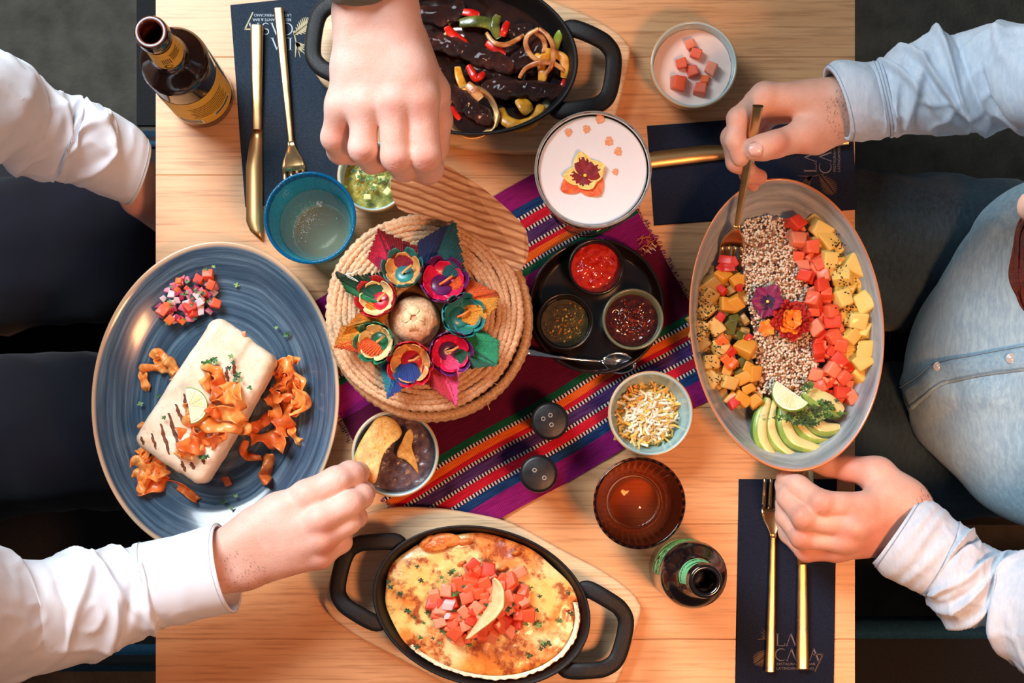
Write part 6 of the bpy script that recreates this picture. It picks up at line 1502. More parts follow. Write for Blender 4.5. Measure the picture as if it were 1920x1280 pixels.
pansy(c, 0, 1, [(200, .014, .016, .000, PU2, PU1, .3), (250, .016, .015, .0006, PU2, PU1, .5), (300, .015, .015, .0004, PU2, PU1, .5), (60, .018, .019, .0014, PU2, PU1, .35), (130, .016, .018, .0016, PU2, PU1, .35), (350, .016, .017, .0018, PU2, PU1, .4), (178, .015, .016, .0022, PU2, PU1, .4)], CEN, 'purple pansy lying on the quinoa')
mg = empty('marigold', P(1482, 600, sal_h(1482, 600) + .010), label='dark red and orange ruffled marigold on the quinoa', cat='flower')
MR, MO = mat('marigold_red', (156, 14, 12), (190, 30, 14), rough=.6, ns=150), mat('marigold_orange', (236, 110, 24), (244, 150, 40), rough=.6, ns=150)
r = random.Random(8)
for k in range(44):
    t = k/44; ringr = .019*(1 - t)**.8; a = k*2.4; pv = petal_vf((ringr*.5*math.cos(a), ringr*.5*math.sin(a)), a, 0, .007 + .006*(1-t), .012, .001 + .010*t, .002 + .003*t, 0, k, 5, 6, .0016)
    ob('petal', pv, [MR, MO if (t > .78 or (math.cos(a + 1.8) > .75 and t > .35)) else MR], mg)
mo = empty('orange_blossom', P(1437, 615, sal_h(1437, 615) + .010), label='small orange blossom beside the marigold', cat='flower')
for k in range(6): ob('petal', petal_vf((0, 0), k*1.05 + .3, .0004, .0085, .0085, .001, .0015, 0, k, 6, 6), [MO, MO], mo)

# ---- burrito plate ---------------------------------------------------
TORT = NB('flour_tortilla'); v_ = TORT.obj(); f1 = TORT.noise(v_, 45, 5); f2 = TORT.noise(v_, 190, 3)
TORT.set(Base_Color=TORT.mix(TORT.ramp(f2, [(.58, 0.0), (.72, .45)]), TORT.ramp(f1, [(.35, (226, 200, 168)), (.6, (240, 222, 198))]), (206, 168, 124)), Roughness=.62, Subsurface_Weight=.2, Subsurface_Scale=.004, Normal=TORT.bump(TORT.math('ADD', f1, f2), .25, .001)); TORT = TORT.m
hp = .034; bc = P(392, 752, hp); ang = math.atan2(-(636 - 856), 462 - 312)
L2, W2, H2 = .0735, .0400, .0235
def bfn(X):
    c_, s_ = math.cos(ang), math.sin(ang); x = X[..., 0]*c_ + X[..., 1]*s_; y = -X[..., 0]*s_ + X[..., 1]*c_; z = X[..., 2]
    tw = x/L2; w_ = W2*(1 - .05*tw - .04*tw*tw); h_ = H2*(1 - .14*tw*tw)
    q = np.stack([np.abs(x) - (L2 - .010), np.abs(y - .003*tw) - (w_ - .010), np.abs(z) - (h_ - .009)], -1)
    D = np.sqrt((np.maximum(q, 0)**2).sum(-1)) + np.minimum(q.max(-1), 0) - .0088
    edge = (y + .35*x*0 + .010 - .10*x); D -= .0016/(1 + np.exp(-edge/.0007))*(z > 0)
    fl = (x + .046 + .55*y); D -= .0014/(1 + np.exp(fl/.0007))*(z > -.01); f2_ = (x - .040 - .5*y); D -= .0014/(1 + np.exp(-f2_/.0007))*(z > -.01)
    return D + .0008*fbm(X*55, 3)
V, Q = surf(bfn, (-.1, -.1, -.03), (.1, .1, .034), .0014); V = relax(V, Q, 1)
bz = TZ + .0072 + .0215
bur = ob('burrito', (V, Q), TORT, loc=(bc.x, bc.y, bz), label='grilled burrito in a flour tortilla on the blue plate', cat='burrito')
bbv = bvh_of(([Vector(v) + bur.location for v in V], Q))
def on_b(px, py, off=.0004, bv=bbv):
    o = cam.location; d = (P(px, py, 0) - o).normalized(); hit = bv.ray_cast(o, d); return (hit[0] + Vector((0, 0, off))) if hit[0] else None
GM = mat('grill_char', (84, 38, 16), (128, 66, 30), rough=.7, ns=400)
for x0, y0, x1, y1, w_ in [(301, 794, 318, 852, 5), (316, 774, 338, 846, 5.5), (329, 757, 345, 796, 5), (345, 738, 352, 782, 4.5), (284, 812, 293, 842, 4), (424, 688, 428, 722, 4.5), (438, 676, 442, 716, 4.5), (416, 690, 412, 728, 4), (358, 866, 364, 880, 6), (372, 842, 384, 870, 6), (340, 864, 348, 884, 5), (264, 818, 270, 834, 4)]:
    g = []
    for i in range(13):
        t = i/12; x, y = x0 + (x1-x0)*t + .8*math.sin(i), y0 + (y1-y0)*t; ww = 1.45*w_*(.35 + .65*math.sin(PI*min(max(t, .06), .94)))*(1 + .25*math.sin(i*2.1)); row = [on_b(x + ww*(k/3 - .5), y, .0003) for k in range(4)]
        if any(q is None for q in row): continue
        g.append([q - bur.location for q in row])
    if len(g) > 2: ob('grill_mark', sheet(g), GM, bur)
# opening with filling at the top end
fill_ = [on_b(*p_, .0008) for p_ in [(455, 628), (466, 622), (480, 628), (492, 636), (503, 646), (498, 652), (486, 646), (470, 638), (458, 634)]]
fp = [q - bur.location for q in fill_ if q]
for k, (x, y) in enumerate([(458,627),(468,630),(478,634),(487,640),(495,647),(474,627),(484,632)]):
    q = on_b(x, y, .0001)
    if q: ob('filling_piece', xf(chunk(.005, .006, .0035, .2), T3(*(q - bur.location), k*1.1)), [OPE, TOM[2], SWP_F][k % 3] if False else (OPE if k % 2 else TOM[2]), bur)

if len(fp) > 5: ob('filling', (fp, [tuple(range(len(fp)))]), wet('orange_filling', (226, 116, 52), (240, 150, 80), ns=300), bur)
# sweet potato ribbons
SWP = [wet('sweet_potato_crisp', (238, 130, 50), (248, 164, 86), ns=90, rough=.42, sss=.2, bump=.25, bs=500), wet('dark_sweet_potato_crisp', (216, 92, 30), (236, 124, 54), ns=90, rough=.42, bump=.25, bs=500)]
CR = {}
def crisp(pts, wd, h0, seed, label, mi=0, curl=1.0, tw=1.0, hs=None, group=None):
    r = random.Random(seed); S = smoothpath([(*p_, ) for p_ in pts], 7); n = len(S); path, side, W_ = [], [], []
    ph = r.uniform(0, 6); base = None
    for i, (x, y) in enumerate(S):
        t = i/(n-1); z = h0 + .0035 + curl*(.0030*math.sin(t*7 + ph) + .0018*math.sin(t*15 + ph*2)) + (hs(t) if hs else 0)
        q = P(x, y, z); path.append(q); W_.append(1.35*L(wd, h0)*(.5 + .5*math.sin(PI*min(.9, .12 + t*.8)))*(1 + .22*math.sin(t*13 + ph)))
        d = np.array(S[min(i+1, n-1)]) - np.array(S[max(i-1, 0)]); a = math.atan2(-d[1], d[0]) + PI/2; ro = tw*(1.25*math.sin(t*6 + ph*1.7)); side.append(Vector((math.cos(a)*math.cos(ro), math.sin(a)*math.cos(ro), math.sin(ro))))
    l_ = path[n//2].copy(); vf = ribbon([p_ - l_ for p_ in path], W_, side, .0006, .0026*curl*math.sin(ph + 1), 6)
    V = [Vector(v) + Vector((0, 0, .0012*math.sin(v[0]*620 + seed)*math.cos(v[1]*540))) for v in vf[0]]
    o = ob('sweet_potato_crisp', (V, vf[1]), SWP[mi], loc=l_, label=label, cat='crisp', group=group); CR.setdefault(group, []).append(o); return o
PH = .008
gA, gB, gC, gD = 'crisps left of the burrito', 'crisps right of the burrito', 'crisps on the burrito', 'crisps below the burrito'
LA, LB_, LC, LD = 'curled orange sweet potato crisp on the plate left of the burrito', 'curled orange sweet potato crisp heaped right of the burrito', 'curled orange sweet potato crisp on top of the burrito', 'crumpled orange sweet potato crisp by the burrito\'s lower left end'
r = random.Random(3)
for pts, wd, mi in [([(262,690),(290,689),(312,692),(328,700)], 13, 0), ([(264,692),(270,712),(276,734)], 12, 0), ([(310,672),(322,684),(328,705),(324,715)], 18, 0), ([(285,672),(296,660),(302,672),(290,680)], 18, 0)]: crisp(pts, wd, PH, r.random()*99, LA, mi, .7, .5, group=gA)
for pts, wd, mi, hz in [([(520,682),(540,690),(556,715),(562,740)], 24, 0, .010), ([(515,700),(530,715),(545,710),(556,725)], 20, 1, .014), ([(512,726),(530,722),(548,730),(560,745),(556,765)], 22, 0, .012), ([(548,736),(570,738),(577,752),(566,768),(542,776)], 13, 0, .010),
    ([(500,742),(512,752),(518,770),(508,785)], 22, 0, .006), ([(538,755),(534,780),(530,800),(526,815)], 32, 1, .004), ([(546,790),(548,810),(560,826),(574,832)], 11, 0, .0), ([(462,812),(480,800),(496,790),(500,772)], 18, 1, .004), ([(470,822),(500,820),(530,828),(520,842)], 26, 1, .006),
    ([(462,825),(456,845),(468,856),(490,858)], 15, 1, .004), ([(506,850),(502,875),(498,895),(496,908)], 22, 1, .002), ([(540,676),(552,672),(556,682)], 14, 0, .012), ([(520,690),(535,705),(528,722)], 20, 1, .016), ([(545,745),(556,758),(552,772),(540,765)], 14, 1, .010), ([(508,730),(520,745),(535,742),(545,752)], 16, 1, .018)]: crisp(pts, wd, PH + hz, r.random()*99, LB_, mi, 1.0, .8, group=gB)
for pts, wd, mi, hz in [([(372,690),(380,705),(392,722),(404,735)], 20, 0, .001), ([(376,682),(396,690),(412,700),(420,715)], 16, 0, .003), ([(400,690),(412,712),(405,735),(395,752)], 22, 1, .003), ([(410,715),(432,728),(446,748),(440,765)], 24, 0, .004), ([(395,745),(420,742),(440,752),(455,770)], 22, 0, .008),
    ([(345,790),(370,790),(395,796),(420,800),(452,802)], 26, 0, .004), ([(380,780),(410,775),(440,778),(460,795)], 24, 0, .008), ([(336,795),(350,812),(372,822),(396,818)], 26, 1, .002), ([(340,820),(352,838),(372,834),(392,822)], 26, 1, .004), ([(334,840),(346,852),(362,846),(380,836)], 20, 0, .003),
    ([(352,775),(366,782),(382,776),(394,768)], 18, 0, .004), ([(420,770),(440,786),(458,800),(446,812)], 20, 0, .006), ([(388,760),(402,772),(420,766)], 20, 1, .008), ([(330,858),(340,848),(352,858)], 16, 0, .001), ([(400,800),(412,815),(400,828),(386,836)], 20, 1, .003), ([(374,735),(366,752),(352,765),(340,772)], 15, 0, .002)]:
    q = on_b(*pts[len(pts)//2]); hh = (q.z - TZ if q else .045); crisp(pts, wd, hh - .001 + hz, r.random()*99, LC, mi, 1.0, .7, hs=lambda t: -.010*(2*t-1)**4, group=gC)
for pts, wd, mi, hz in [([(250,880),(265,868),(285,865),(305,872)], 26, 0, .004), ([(252,900),(270,890),(292,884),(312,880)], 26, 0, .006), ([(255,912),(275,916),(296,905),(312,892)], 24, 1, .004), ([(262,868),(272,885),(270,905),(262,922)], 22, 0, .008), ([(290,862),(302,878),(308,892)], 22, 0, .006), ([(300,902),(330,910),(355,925),(375,940)], 14, 1, .0),
    ([(258,850),(270,838),(276,848),(268,858)], 18, 0, .002), ([(262,792),(268,805),(264,816)], 12, 0, .0), ([(268,858),(274,872),(278,888)], 16, 1, .006)]: crisp(pts, wd, PH + hz, r.random()*99, LD, mi, 1.0, .7, group=gD)
ob('crisp_crumb', xf(chunk(.0075, .010, .003), T3(0, 0, 0, .4)), SWP[1], loc=P(427, 902, PH), label='single orange crumb lying below the burrito on the plate', cat='crumb')
q = on_b(368, 758); lime(355, 760, (q.z - TZ if q else .05) + .010, 34, 8, (.1, .12), 'lime slice on top of the burrito')
for g_, w_ in ((gA, 'orange sweet potato crisp|left of the burrito'), (gB, 'orange sweet potato crisp|of the heap right of the burrito'), (gC, 'orange sweet potato crisp|of those on the burrito'), (gD, 'orange crumpled crisp|at the burrito\'s lower left end')): individual(CR[g_], w_)
# pico de gallo
pz = [(330,520),(352,512),(378,505),(398,505),(410,525),(412,570),(398,590),(370,592),(345,612),(315,615),(292,588),(294,560),(310,535)]
bits(darts([(x*.9+35, y*.9+55) for x, y in pz], 11, 40, 41), 'onion_piece', (11, 16), RON, 'tiny pink onion piece in the heap of salsa on the plate', 'onion', 'onion pieces in the plate salsa', lambda x, y: PH + .001 + .008*max(0, 1 - ((x-350)/60)**2 - ((y-562)/60)**2), 42, asp=(.8, 1.6), ht=(.4, .8), where="onion piece|of the plate's salsa heap", tones=['pink', 'magenta', 'pale'])
bits([(340,530,16),(372,524,19),(392,518,22),(395,532,20),(402,570,21),(356,580,24),(305,585,22),(318,600,16),(366,590,18),(330,545,12),(378,566,15),(312,575,15),(350,512+30,12),(340,600,14),(386,548,12)], 'tomato_dice', (16, 22), [TOM[0], OPE, TOM[1]], 'orange red tomato dice in the heap of salsa on the plate', 'tomato', 'tomato dice in the plate salsa', lambda x, y: PH + .007, 43, where="tomato dice|of the plate's salsa heap", tones=['orange red', 'bright orange', 'deep red'])
vf = herb_vf([(350,548),(346,553),(370,528),(360,570),(318,565),(312,607),(322,575),(366,545),(395,560),(386,505),(400,500)] + [(random.gauss(350,26), random.gauss(560,24)) for _ in range(16)], PH + .013, 5, (3, 5.5)); l_ = P(350, 560, .02); ob('chopped_coriander', (rel(vf[0], l_), vf[1]), HERB, loc=l_, mi=vf[2], label='chopped herbs on the salsa heap', cat='herbs', kind='stuff')
hb = [(444,534,2),(541,625,1),(536,628,0),(518,614,2),(263,757,2),(296,742,0),(308,783,1),(442,929,2),(420,940,1),(434,952,2),(553,570,1)]
vf = herb_vf(hb, .010, 6, (4, 7)); l_ = P(400, 740, .01); ob('herb_flecks', (rel(vf[0], l_), vf[1]), HERB, loc=l_, mi=vf[2], label='flecks of herbs scattered on the blue plate', cat='herbs', kind='stuff')
out = []
for p_ in [(392,678),(398,675),(384,680),(404,680),(437,680),(434,668),(444,705),(440,712),(448,700),(468,727),(378,858),(388,856),(430,690),(308,783),(452,712),(402,673),(390,684)]:
    q = on_b(*p_); 
    if q: out.append((*p_, q.z - TZ + .003))
vf = [herb_vf([(x, y)], h_, i, (5, 8)) for i, (x, y, h_) in enumerate(out)]; vf = join(*vf); l_ = P(420, 700, .05); ob('coriander_leaves', (rel(vf[0], l_), vf[1]), HERB, loc=l_, mi=vf[2], label='coriander leaves on top of the burrito', cat='herbs', kind='stuff')

# ---- bowls' contents ---------------------------------------------------
def N3(x, y, f, s=0): return np.stack([x*f + s, y*f - s, 0*x + s], -1)
GUAC = mat('guacamole', (122, 118, 40), (180, 170, 80), rough=.4, ns=110, lo=.35, hi=.65, coat=.3, bump=.6, bs=420, bd=.002)
go, gr_ = fill(gb, gR, HB, .026, lambda x, y, q: .007*(1 - q**2) + .0034*fbm(N3(x, y, 95, 4), 4)*(1 - q**8), GUAC, 'guacamole', 'chunky green guacamole in the aqua bowl', 'guacamole')
vf = herb_vf([(random.gauss(690, 22), random.gauss(340, 16)) for _ in range(22)] + [(694, 334, 0), (662, 320, 1), (672, 345, 0)], .0375, 9, (3, 7)); ob('chopped_coriander', (rel(vf[0], go.location), vf[1]), HERB, go, mi=vf[2], kind='stuff')
chn = [xf(chunk(.007, .005, .003, .25), T3(P(x, y, .036).x - go.location.x, P(x, y, .036).y - go.location.y, .0335, a)) for x, y, a in ((715, 335, .3), (700, 352, 1.2), (672, 330, 2.0), (690, 368, .1), (725, 360, .8))]
for c_ in chn: ob('avocado_chunk', c_, AVF, go)
CRM = mat('pink_sauce', (240, 214, 204), (244, 222, 212), rough=.35, ns=30, sss=.25, coat=.3)
so, _ = fill(sb, sR, HB, .033, lambda x, y, q: .0006*fbm(N3(x, y, 60), 2), CRM, 'cream_sauce', 'pale pink cream sauce in the top bowl', 'sauce')
bits([(1294,82,19),(1304,102,22),(1278,121,22),(1299,135,21),(1334,130,24),(1270,157,28),(1322,151,17),(1313,169,24)], 'tomato_dice', (18, 26), [TOM[2], OPE, TOM[0]], 'tomato dice floating on the pale pink sauce', 'tomato', 'tomato dice on the pale sauce', .0325, 51, lim=.25, where='tomato dice|floating on the pink sauce', tones=['pale red', 'orange', 'orange red'])
BEAN = mat('bean_puree', (84, 60, 62), (112, 84, 82), rough=.28, ns=160, coat=.4, bump=.35, bs=420)
beo, _ = fill(bb, bR, HB, .030, lambda x, y, q: .0010*fbm(N3(x, y, 130, 9), 3) + .0005*q, BEAN, 'bean_dip', 'smooth brown bean dip in the aqua bowl', 'dip')
CHIP = NB('corn_chip'); v_ = CHIP.obj(); f1 = CHIP.noise(v_, 90, 4); f2 = CHIP.noise(v_, 420, 3)
CHIP.set(Base_Color=CHIP.mix(CHIP.ramp(f2, [(.55, 0.0), (.72, .6)]), CHIP.ramp(f1, [(.35, (206, 140, 56)), (.6, (228, 176, 92))]), (164, 92, 34)), Roughness=.5, Normal=CHIP.bump(CHIP.math('ADD', f1, f2), .5, .0015)); CHIP = CHIP.m
def chip(poly, hf, label, th=.0014, bump=.0009):
    loc = P(*poly[0], hf(*poly[0])); cp_ = closedpath(poly, 5); cx = sum(p[0] for p in cp_)/len(cp_); cy = sum(p[1] for p in cp_)/len(cp_); g = []; V = []; F = []; n = len(cp_)
    V.append(P(cx, cy, hf(cx, cy)) - loc)
    for i in range(1, 8):
        for (x, y) in cp_:
            px, py = cx + (x-cx)*i/7, cy + (y-cy)*i/7; V.append(P(px, py, hf(px, py)) - loc)
    A_v = np.array([tuple(v) for v in V]); A_v[:, 2] += bump*fbm(A_v*260, 2); V = [tuple(v) for v in A_v]
    for j in range(n): F.append((0, 1+(j+1) % n, 1+j))
    for i in range(6):
        for j in range(n): j2 = (j+1) % n; F.append((1+i*n+j, 1+i*n+j2, 1+(i+1)*n+j2, 1+(i+1)*n+j))
    k = len(V); V += [(v[0], v[1], v[2] - th) for v in V]; F += [tuple(i + k for i in f)[::-1] for f in list(F)]
    o = 1 + 6*n
    for j in range(n): j2 = (j+1) % n; F.append((o+j, o+j2, k+o+j2, k+o+j))
    return ob('tortilla_chip', (V, F), CHIP, loc=loc, label=label, cat='chip')
chip([(720,779),(740,788),(753,808),(748,822),(735,832),(720,850),(712,875),(704,904),(690,900),(672,880),(664,862),(672,835),(690,805),(706,784)], lambda x, y: .040 + .022*(y - 780)/120 + .004*math.sin((x-664)/28), 'tortilla chip held between the fingers in the bean dip')
chip([(770,804),(775,818),(772,838),(780,862),(785,888),(775,876),(760,862),(745,856),(746,842),(754,826),(762,810)], lambda x, y: .036 + .0006*(862 - y)*.35, 'smaller broken tortilla chip standing in the bean dip')
# grated cheese
CHE = [mat('white_cheese', (244, 236, 206), (248, 242, 222), rough=.45, sss=.3, ns=60), mat('yellow_cheese', (246, 196, 96), (248, 210, 122), rough=.45, sss=.3, ns=60), mat('orange_cheese', (240, 150, 50), (244, 170, 74), rough=.45, sss=.3, ns=60)]
r = random.Random(17); parts = []; cc = P(1214, 777, .03)
for k in range(480):
    while True:
        x, y = r.uniform(-1, 1), r.uniform(-1, 1)
        if x*x + y*y < 1: break
    px, py = 1213 + x*56, 779 + y*62; rr = x*x + y*y; z = .013 + .020*(1 - rr) + r.uniform(-.003, .002); a = r.uniform(0, 6.28); l = r.uniform(.005, .013); q = P(px, py, z) - cc
    mi = 2 if (x < -.25 and y < -.2 and r.random() < .6) else (0 if r.random() < (.75 if rr < .4 else .4) else 1)
    b1 = r.uniform(-.9, .9); p0_ = q; p1_ = q + Vector((l*.5*math.cos(a), l*.5*math.sin(a), r.uniform(0, .0015))); p2_ = q + Vector((l*math.cos(a+b1), l*math.sin(a+b1), r.uniform(-.002, .001)))
    parts.append(setmi(tube([p0_, p1_, p2_], [(r.uniform(.0009, .0017), .0005)]*3, 6), mi))
base_ = disc_field(L(54, .02), L(58, .02), lambda x, y, q: -.0165 + .0180*(1-q**2), 8, 40)
jv = join(setmi(base_, 1), *parts); ob('grated_cheese', (jv[0], jv[1]), CHE, loc=cc, mi=jv[2], label='grated white and orange cheese heaped in the aqua bowl', cat='cheese', kind='stuff')

# ---- melted cheese skillet ----------------------------------------------
QU = NB('melted_cheese'); v_ = QU.obj(); f1 = QU.noise(v_, 24, 5, .6); f2 = QU.noise(v_, 75, 5, .65); f3 = QU.noise(v_, 9, 3)
col = QU.ramp(f3, [(.40, (244, 196, 112)), (.50, (246, 222, 160)), (.60, (240, 170, 80))])
col = QU.mix(QU.ramp(f1, [(.48, 0.0), (.60, .85)]), col, (226, 124, 44)); col = QU.mix(QU.ramp(QU.math('ADD', QU.math('MULTIPLY', f2, .65), QU.math('MULTIPLY', f1, .35)), [(.505, 0.0), (.59, .9)]), col, (150, 58, 20))
QU.set(Base_Color=col, Roughness=.3, Coat_Weight=.4, Coat_Roughness=.15, Subsurface_Weight=.15, Subsurface_Scale=.005, Normal=QU.bump(QU.math('ADD', f1, f2), .5, .0022)); QU = QU.m
def qz_(x, y, q):
    n1 = fbm(N3(x, y, 38, 5), 4); return .0335 + .0022*n1 + .0022*(1 - q*q) - .0035*q**10
ml = ob('melted_cheese', disc_field(sa1*.905, sb1*.895, qz_, 70, 140, edge=lambda a: 1 + .012*math.sin(5*a) + .008*math.sin(11*a + 1), sides=.010), QU, loc=sk1.location, rot=math.radians(-13.8), label='browned melted cheese filling the lower skillet', cat='cheese')
g = []; r = random.Random(23)
for i in range(121):    # pale melted cheese skirt stuck to the wall at the lower right
    a = math.radians(-128 + 150*i/120); fade = math.sin(PI*i/120)**.4; o_ = .900 + .020*fade*math.sin(i*.31)*math.sin(i*.17 + 1) + .010*math.sin(i*1.3)*fade
    g.append([Vector((sa1*q_*math.cos(a), sb1*q_*math.sin(a), z_)) for q_, z_ in ((.86, .0345), (.89, .0362), (.905 + (o_ - .905)*.5*fade, .0372 + .0008*math.sin(i*1.7)), (.88 + (o_ - .88)*fade, .0358), (.875 + (o_ - .875)*fade, .030))])
ob('cheese_skirt', sheet([q[::-1] for q in g]), mat('melted_white_cheese', (226, 210, 170), (240, 230, 200), rough=.4, ns=200, sss=.3), ml)
sh_ = lambda x, y: .0178 + .0365 + .012*max(0, 1 - ((x-905)/95)**2 - ((y-1125)/75)**2)
tz = [(870,1058),(915,1062),(930,1080),(960,1088),(990,1110),(992,1140),(985,1165),(960,1180),(920,1195),(880,1200),(845,1200),(830,1180),(806,1160),(802,1130),(820,1110),(850,1100),(868,1080)]
bits(darts(tz, 13, 62, 61), 'tomato_dice', (20, 29), TOM, 'bright tomato dice heaped on the melted cheese', 'tomato', 'tomato dice on the melted cheese', sh_, 62, where='tomato dice|of the heap on melted cheese', tones=['orange red', 'deep red', 'pale red'])
bits([(883,1066,26),(892,1080,30),(976,1072,24)], 'tomato_dice', (24, 30), [TOM[2]], 'bright tomato dice heaped on the melted cheese', 'tomato', 'tomato dice on the melted cheese', .0178+.037, 63, ht=(.3, .5), where='tomato dice|of the heap on melted cheese', tones=['flat pale'])
bits([(843,1132,20),(838,1155,14)], 'onion_piece', (14, 20), [RON[2]], 'pale onion piece among the tomato dice on the cheese', 'onion', 'onion pieces on the melted cheese', lambda x, y: sh_(x, y) + .006, 64, where='pale onion piece|in the tomato on the cheese', tones=None)
hb = [(828,1082),(832,1090),(783,1062),(790,1088),(810,1138),(802,1145),(812,1150),(800,1148,1),(765,1145),(778,1158),(795,1168),(788,1195),(812,1196),(825,1205),(985,1100),(988,1106),(951,1142,1),(960,1148,1),(956,1140,1),(985,1168),(958,1195,1),(962,1186,1),(1008,1172),(1012,1170),(1050,1164),(1020,1210,1),(1028,1206,1),(1014,1216),(782,1212),(728,1090,1),(732,1100),(850,1145),(858,1110),(925,1148,1),(1070,1150),(1066,1112)]
vf = herb_vf(hb + [q_ for q_ in [(random.gauss(905, 80), random.gauss(1140, 50)) for _ in range(34)] if ((q_[0]-903)/170)**2 + ((q_[1]-1137)/110)**2 < 1], lambda x, y: sh_(x, y) + .006*(abs(x-900) < 80 and abs(y-1135) < 60) + .001, 7, (4, 8)); l_ = P(905, 1137, .06); ob('chopped_coriander', (rel(vf[0], l_), vf[1]), HERB, loc=l_, mi=vf[2], label='chopped coriander scattered over the melted cheese', cat='herbs', kind='stuff')
# the chip standing upright in the tomato
PCH = mat('pale_corn_chip', (226, 196, 136), (234, 210, 156), rough=.6, ns=120, bump=.3, bs=400)
g = []; path = smoothpath([(922,1086),(922,1105),(914,1135),(900,1158),(885,1178),(872,1198)], 5); n = len(path); l_ = P(900, 1145, .07)
for i, (x, y) in enumerate(path):
    t = i/(n-1); tall = .017*math.sin(PI*(.15 + .75*t)); lean = 30*math.sin(PI*t) + 4
    g.append([P(x + lean*k/4*.9, y - 2*k/4, .074 + tall*k/4) - l_ for k in range(5)])
vf = sheet(g, .0016); A_v = np.array([tuple(v) for v in vf[0]]); A_v[:, 0] += .0006*fbm(A_v*200, 2); ob('tortilla_chip', ([tuple(v) for v in A_v], vf[1]), PCH, loc=l_, label='pale tortilla chip standing upright in the tomato on the skillet', cat='chip')
# browned lumps on the cheese
for k, (x, y, s) in enumerate([(835,1012,24),(815,1022,22),(872,1015,12),(967,1036,8),(943,1066,9),(866,1056,8),(982,1070,6),(800,1015,14)]):
    c = P(x, y, .0178 + .036); rr = L(s, .05); ob('browned_crust', xf(disc_field(rr*1.2, rr*.55, lambda x_, y_, q, k=k: .003*(1-q**2) + .0006*fbm(N3(x_, y_, 400, k), 2), 8, 30), T3(0, 0, 0, .1*k)), mat('toasted_crust', (196, 100, 38), (222, 140, 66), rough=.4, ns=150, bump=.4, bs=500) if 'toasted_crust' not in bpy.data.materials else bpy.data.materials['toasted_crust'], ml, None)
    o = C.objects[-1]; o.parent = None; o.location = c; o.parent = ml; o.matrix_parent_inverse = (Matrix.Translation(ml.location) @ Matrix.Rotation(math.radians(-13.8), 4, 'Z')).inverted()

# ---- fajita skillet -------------------------------------------------------
JUS = mat('dark_pan_juice', (26, 10, 6), (40, 18, 10), rough=.08, coat=.6, ns=60)
ob('pan_juice', disc_field(sa2*.885, sb2*.88, lambda x, y, q: .0115 + .0012*fbm(N3(x, y, 60, 3), 3)*(1 - q**8), 40, 110, sides=.0075), JUS, loc=sk2.location, rot=math.radians(-7.8), label='dark glossy cooking juices in the upper skillet', cat='sauce')
BEEF = NB('seared_beef'); v_ = BEEF.obj(); f1 = BEEF.noise(v_, 40, 4); f2 = BEEF.noise(v_, 420, 5, .7)
BEEF.set(Base_Color=BEEF.ramp(f1, [(.35, (34, 12, 10)), (.55, (64, 26, 20)), (.72, (104, 50, 34))]), Roughness=.24, Coat_Weight=.35, Coat_Roughness=.15, Normal=BEEF.bump(f2, 1.0, .0045)); BEEF = BEEF.m
zk = .0178
def strip_meat(pts, wd, ht, label, seed=0):
    pp = [np.array(P(x, y, zk + h)) for x, y, h in pts]; c = pp[len(pp)//2]; pp = [p_ - c for p_ in pp]
    def fn(X):
        D = None
        for a, b in zip(pp, pp[1:]):
            d = seg(X*np.array([1, 1, wd/ht]), a*np.array([1, 1, wd/ht]), b*np.array([1, 1, wd/ht]), wd, wd); D = d if D is None else smin(D, d, .004)
        return D + .0022*fbm(X*130 + seed, 3)
    lo = np.min(pp, 0) - wd - .003; hi = np.max(pp, 0) + wd + .003; V, Q = surf(fn, lo, hi, .0013)
    return ob('beef_strip', (relax(V, Q, 1, .4), Q), BEEF, loc=Vector(c), label=label, cat='beef')
strip_meat([(800,72,.022),(850,88,.026),(900,104,.026),(950,124,.024)], .0085, .007, 'long beef strip running from the hand to the pan centre', 1)
strip_meat([(918,166,.024),(960,168,.027),(1005,170,.027),(1046,173,.026)], .0088, .007, 'glossy beef strip lying level in the pan\'s lower right', 2)
strip_meat([(846,172,.036),(868,190,.035),(890,206,.033),(908,218,.031)], .0085, .006, 'beef strip in the spoon at the pan\'s lower left', 3)
strip_meat([(968,118,.020),(995,106,.020),(1012,88,.020)], .0095, .007, 'beef piece under the onion rings', 4)
strip_meat([(960,62,.017),(985,58,.018),(1000,66,.018)], .0075, .006, 'beef piece near the pan\'s top right', 5)
strip_meat([(890,132,.016),(930,150,.017),(962,158,.016)], .009, .006, 'dark beef strip between the two long ones', 6)
strip_meat([(860,20,.016),(830,30,.017),(800,28,.016)], .009, .006, 'beef strip beside the wrist near the pan\'s top edge', 7)
def veg(pts, wd, ht, m, name, label, cat, group=None, seed=0, tw=.6):
    S = smoothpath([(x, y, h) for x, y, h in pts], 6); n = len(S); P_ = [P(x, y, zk + h) for x, y, h in S]; l_ = P_[n//2].copy(); ph = seed*1.3
    rr = [(wd/2*(.55 + .45*math.sin(PI*(.12 + .76*i/(n-1)))), ht/2) for i in range(n)]
    vf = tube([p_ - l_ for p_ in P_], rr, 12, True, up=(.25*math.sin(ph), .3*math.cos(ph), 1), rf=lambda i, a: 1/((abs(math.cos(a))**3 + abs(math.sin(a))**3)**(1/3)))
    return ob(name, vf, m, loc=l_, label=label, cat=cat, group=group)
veg([(838,52,.018),(850,66,.026),(868,80,.028),(884,94,.022)], .010, .0035, RPE, 'red_pepper_strip', 'long red pepper strip beside the hand in the pan', 'pepper')
veg([(864,22,.018),(882,24,.020),(898,28,.018)], .008, .003, RPE, 'red_pepper_strip', 'short red pepper strip at the pan\'s top edge', 'pepper', seed=1)
veg([(952,42,.020),(946,56,.024),(942,68,.022)], .0075, .003, RPE, 'red_pepper_strip', 'upright red pepper piece between the green strips', 'pepper', seed=2)
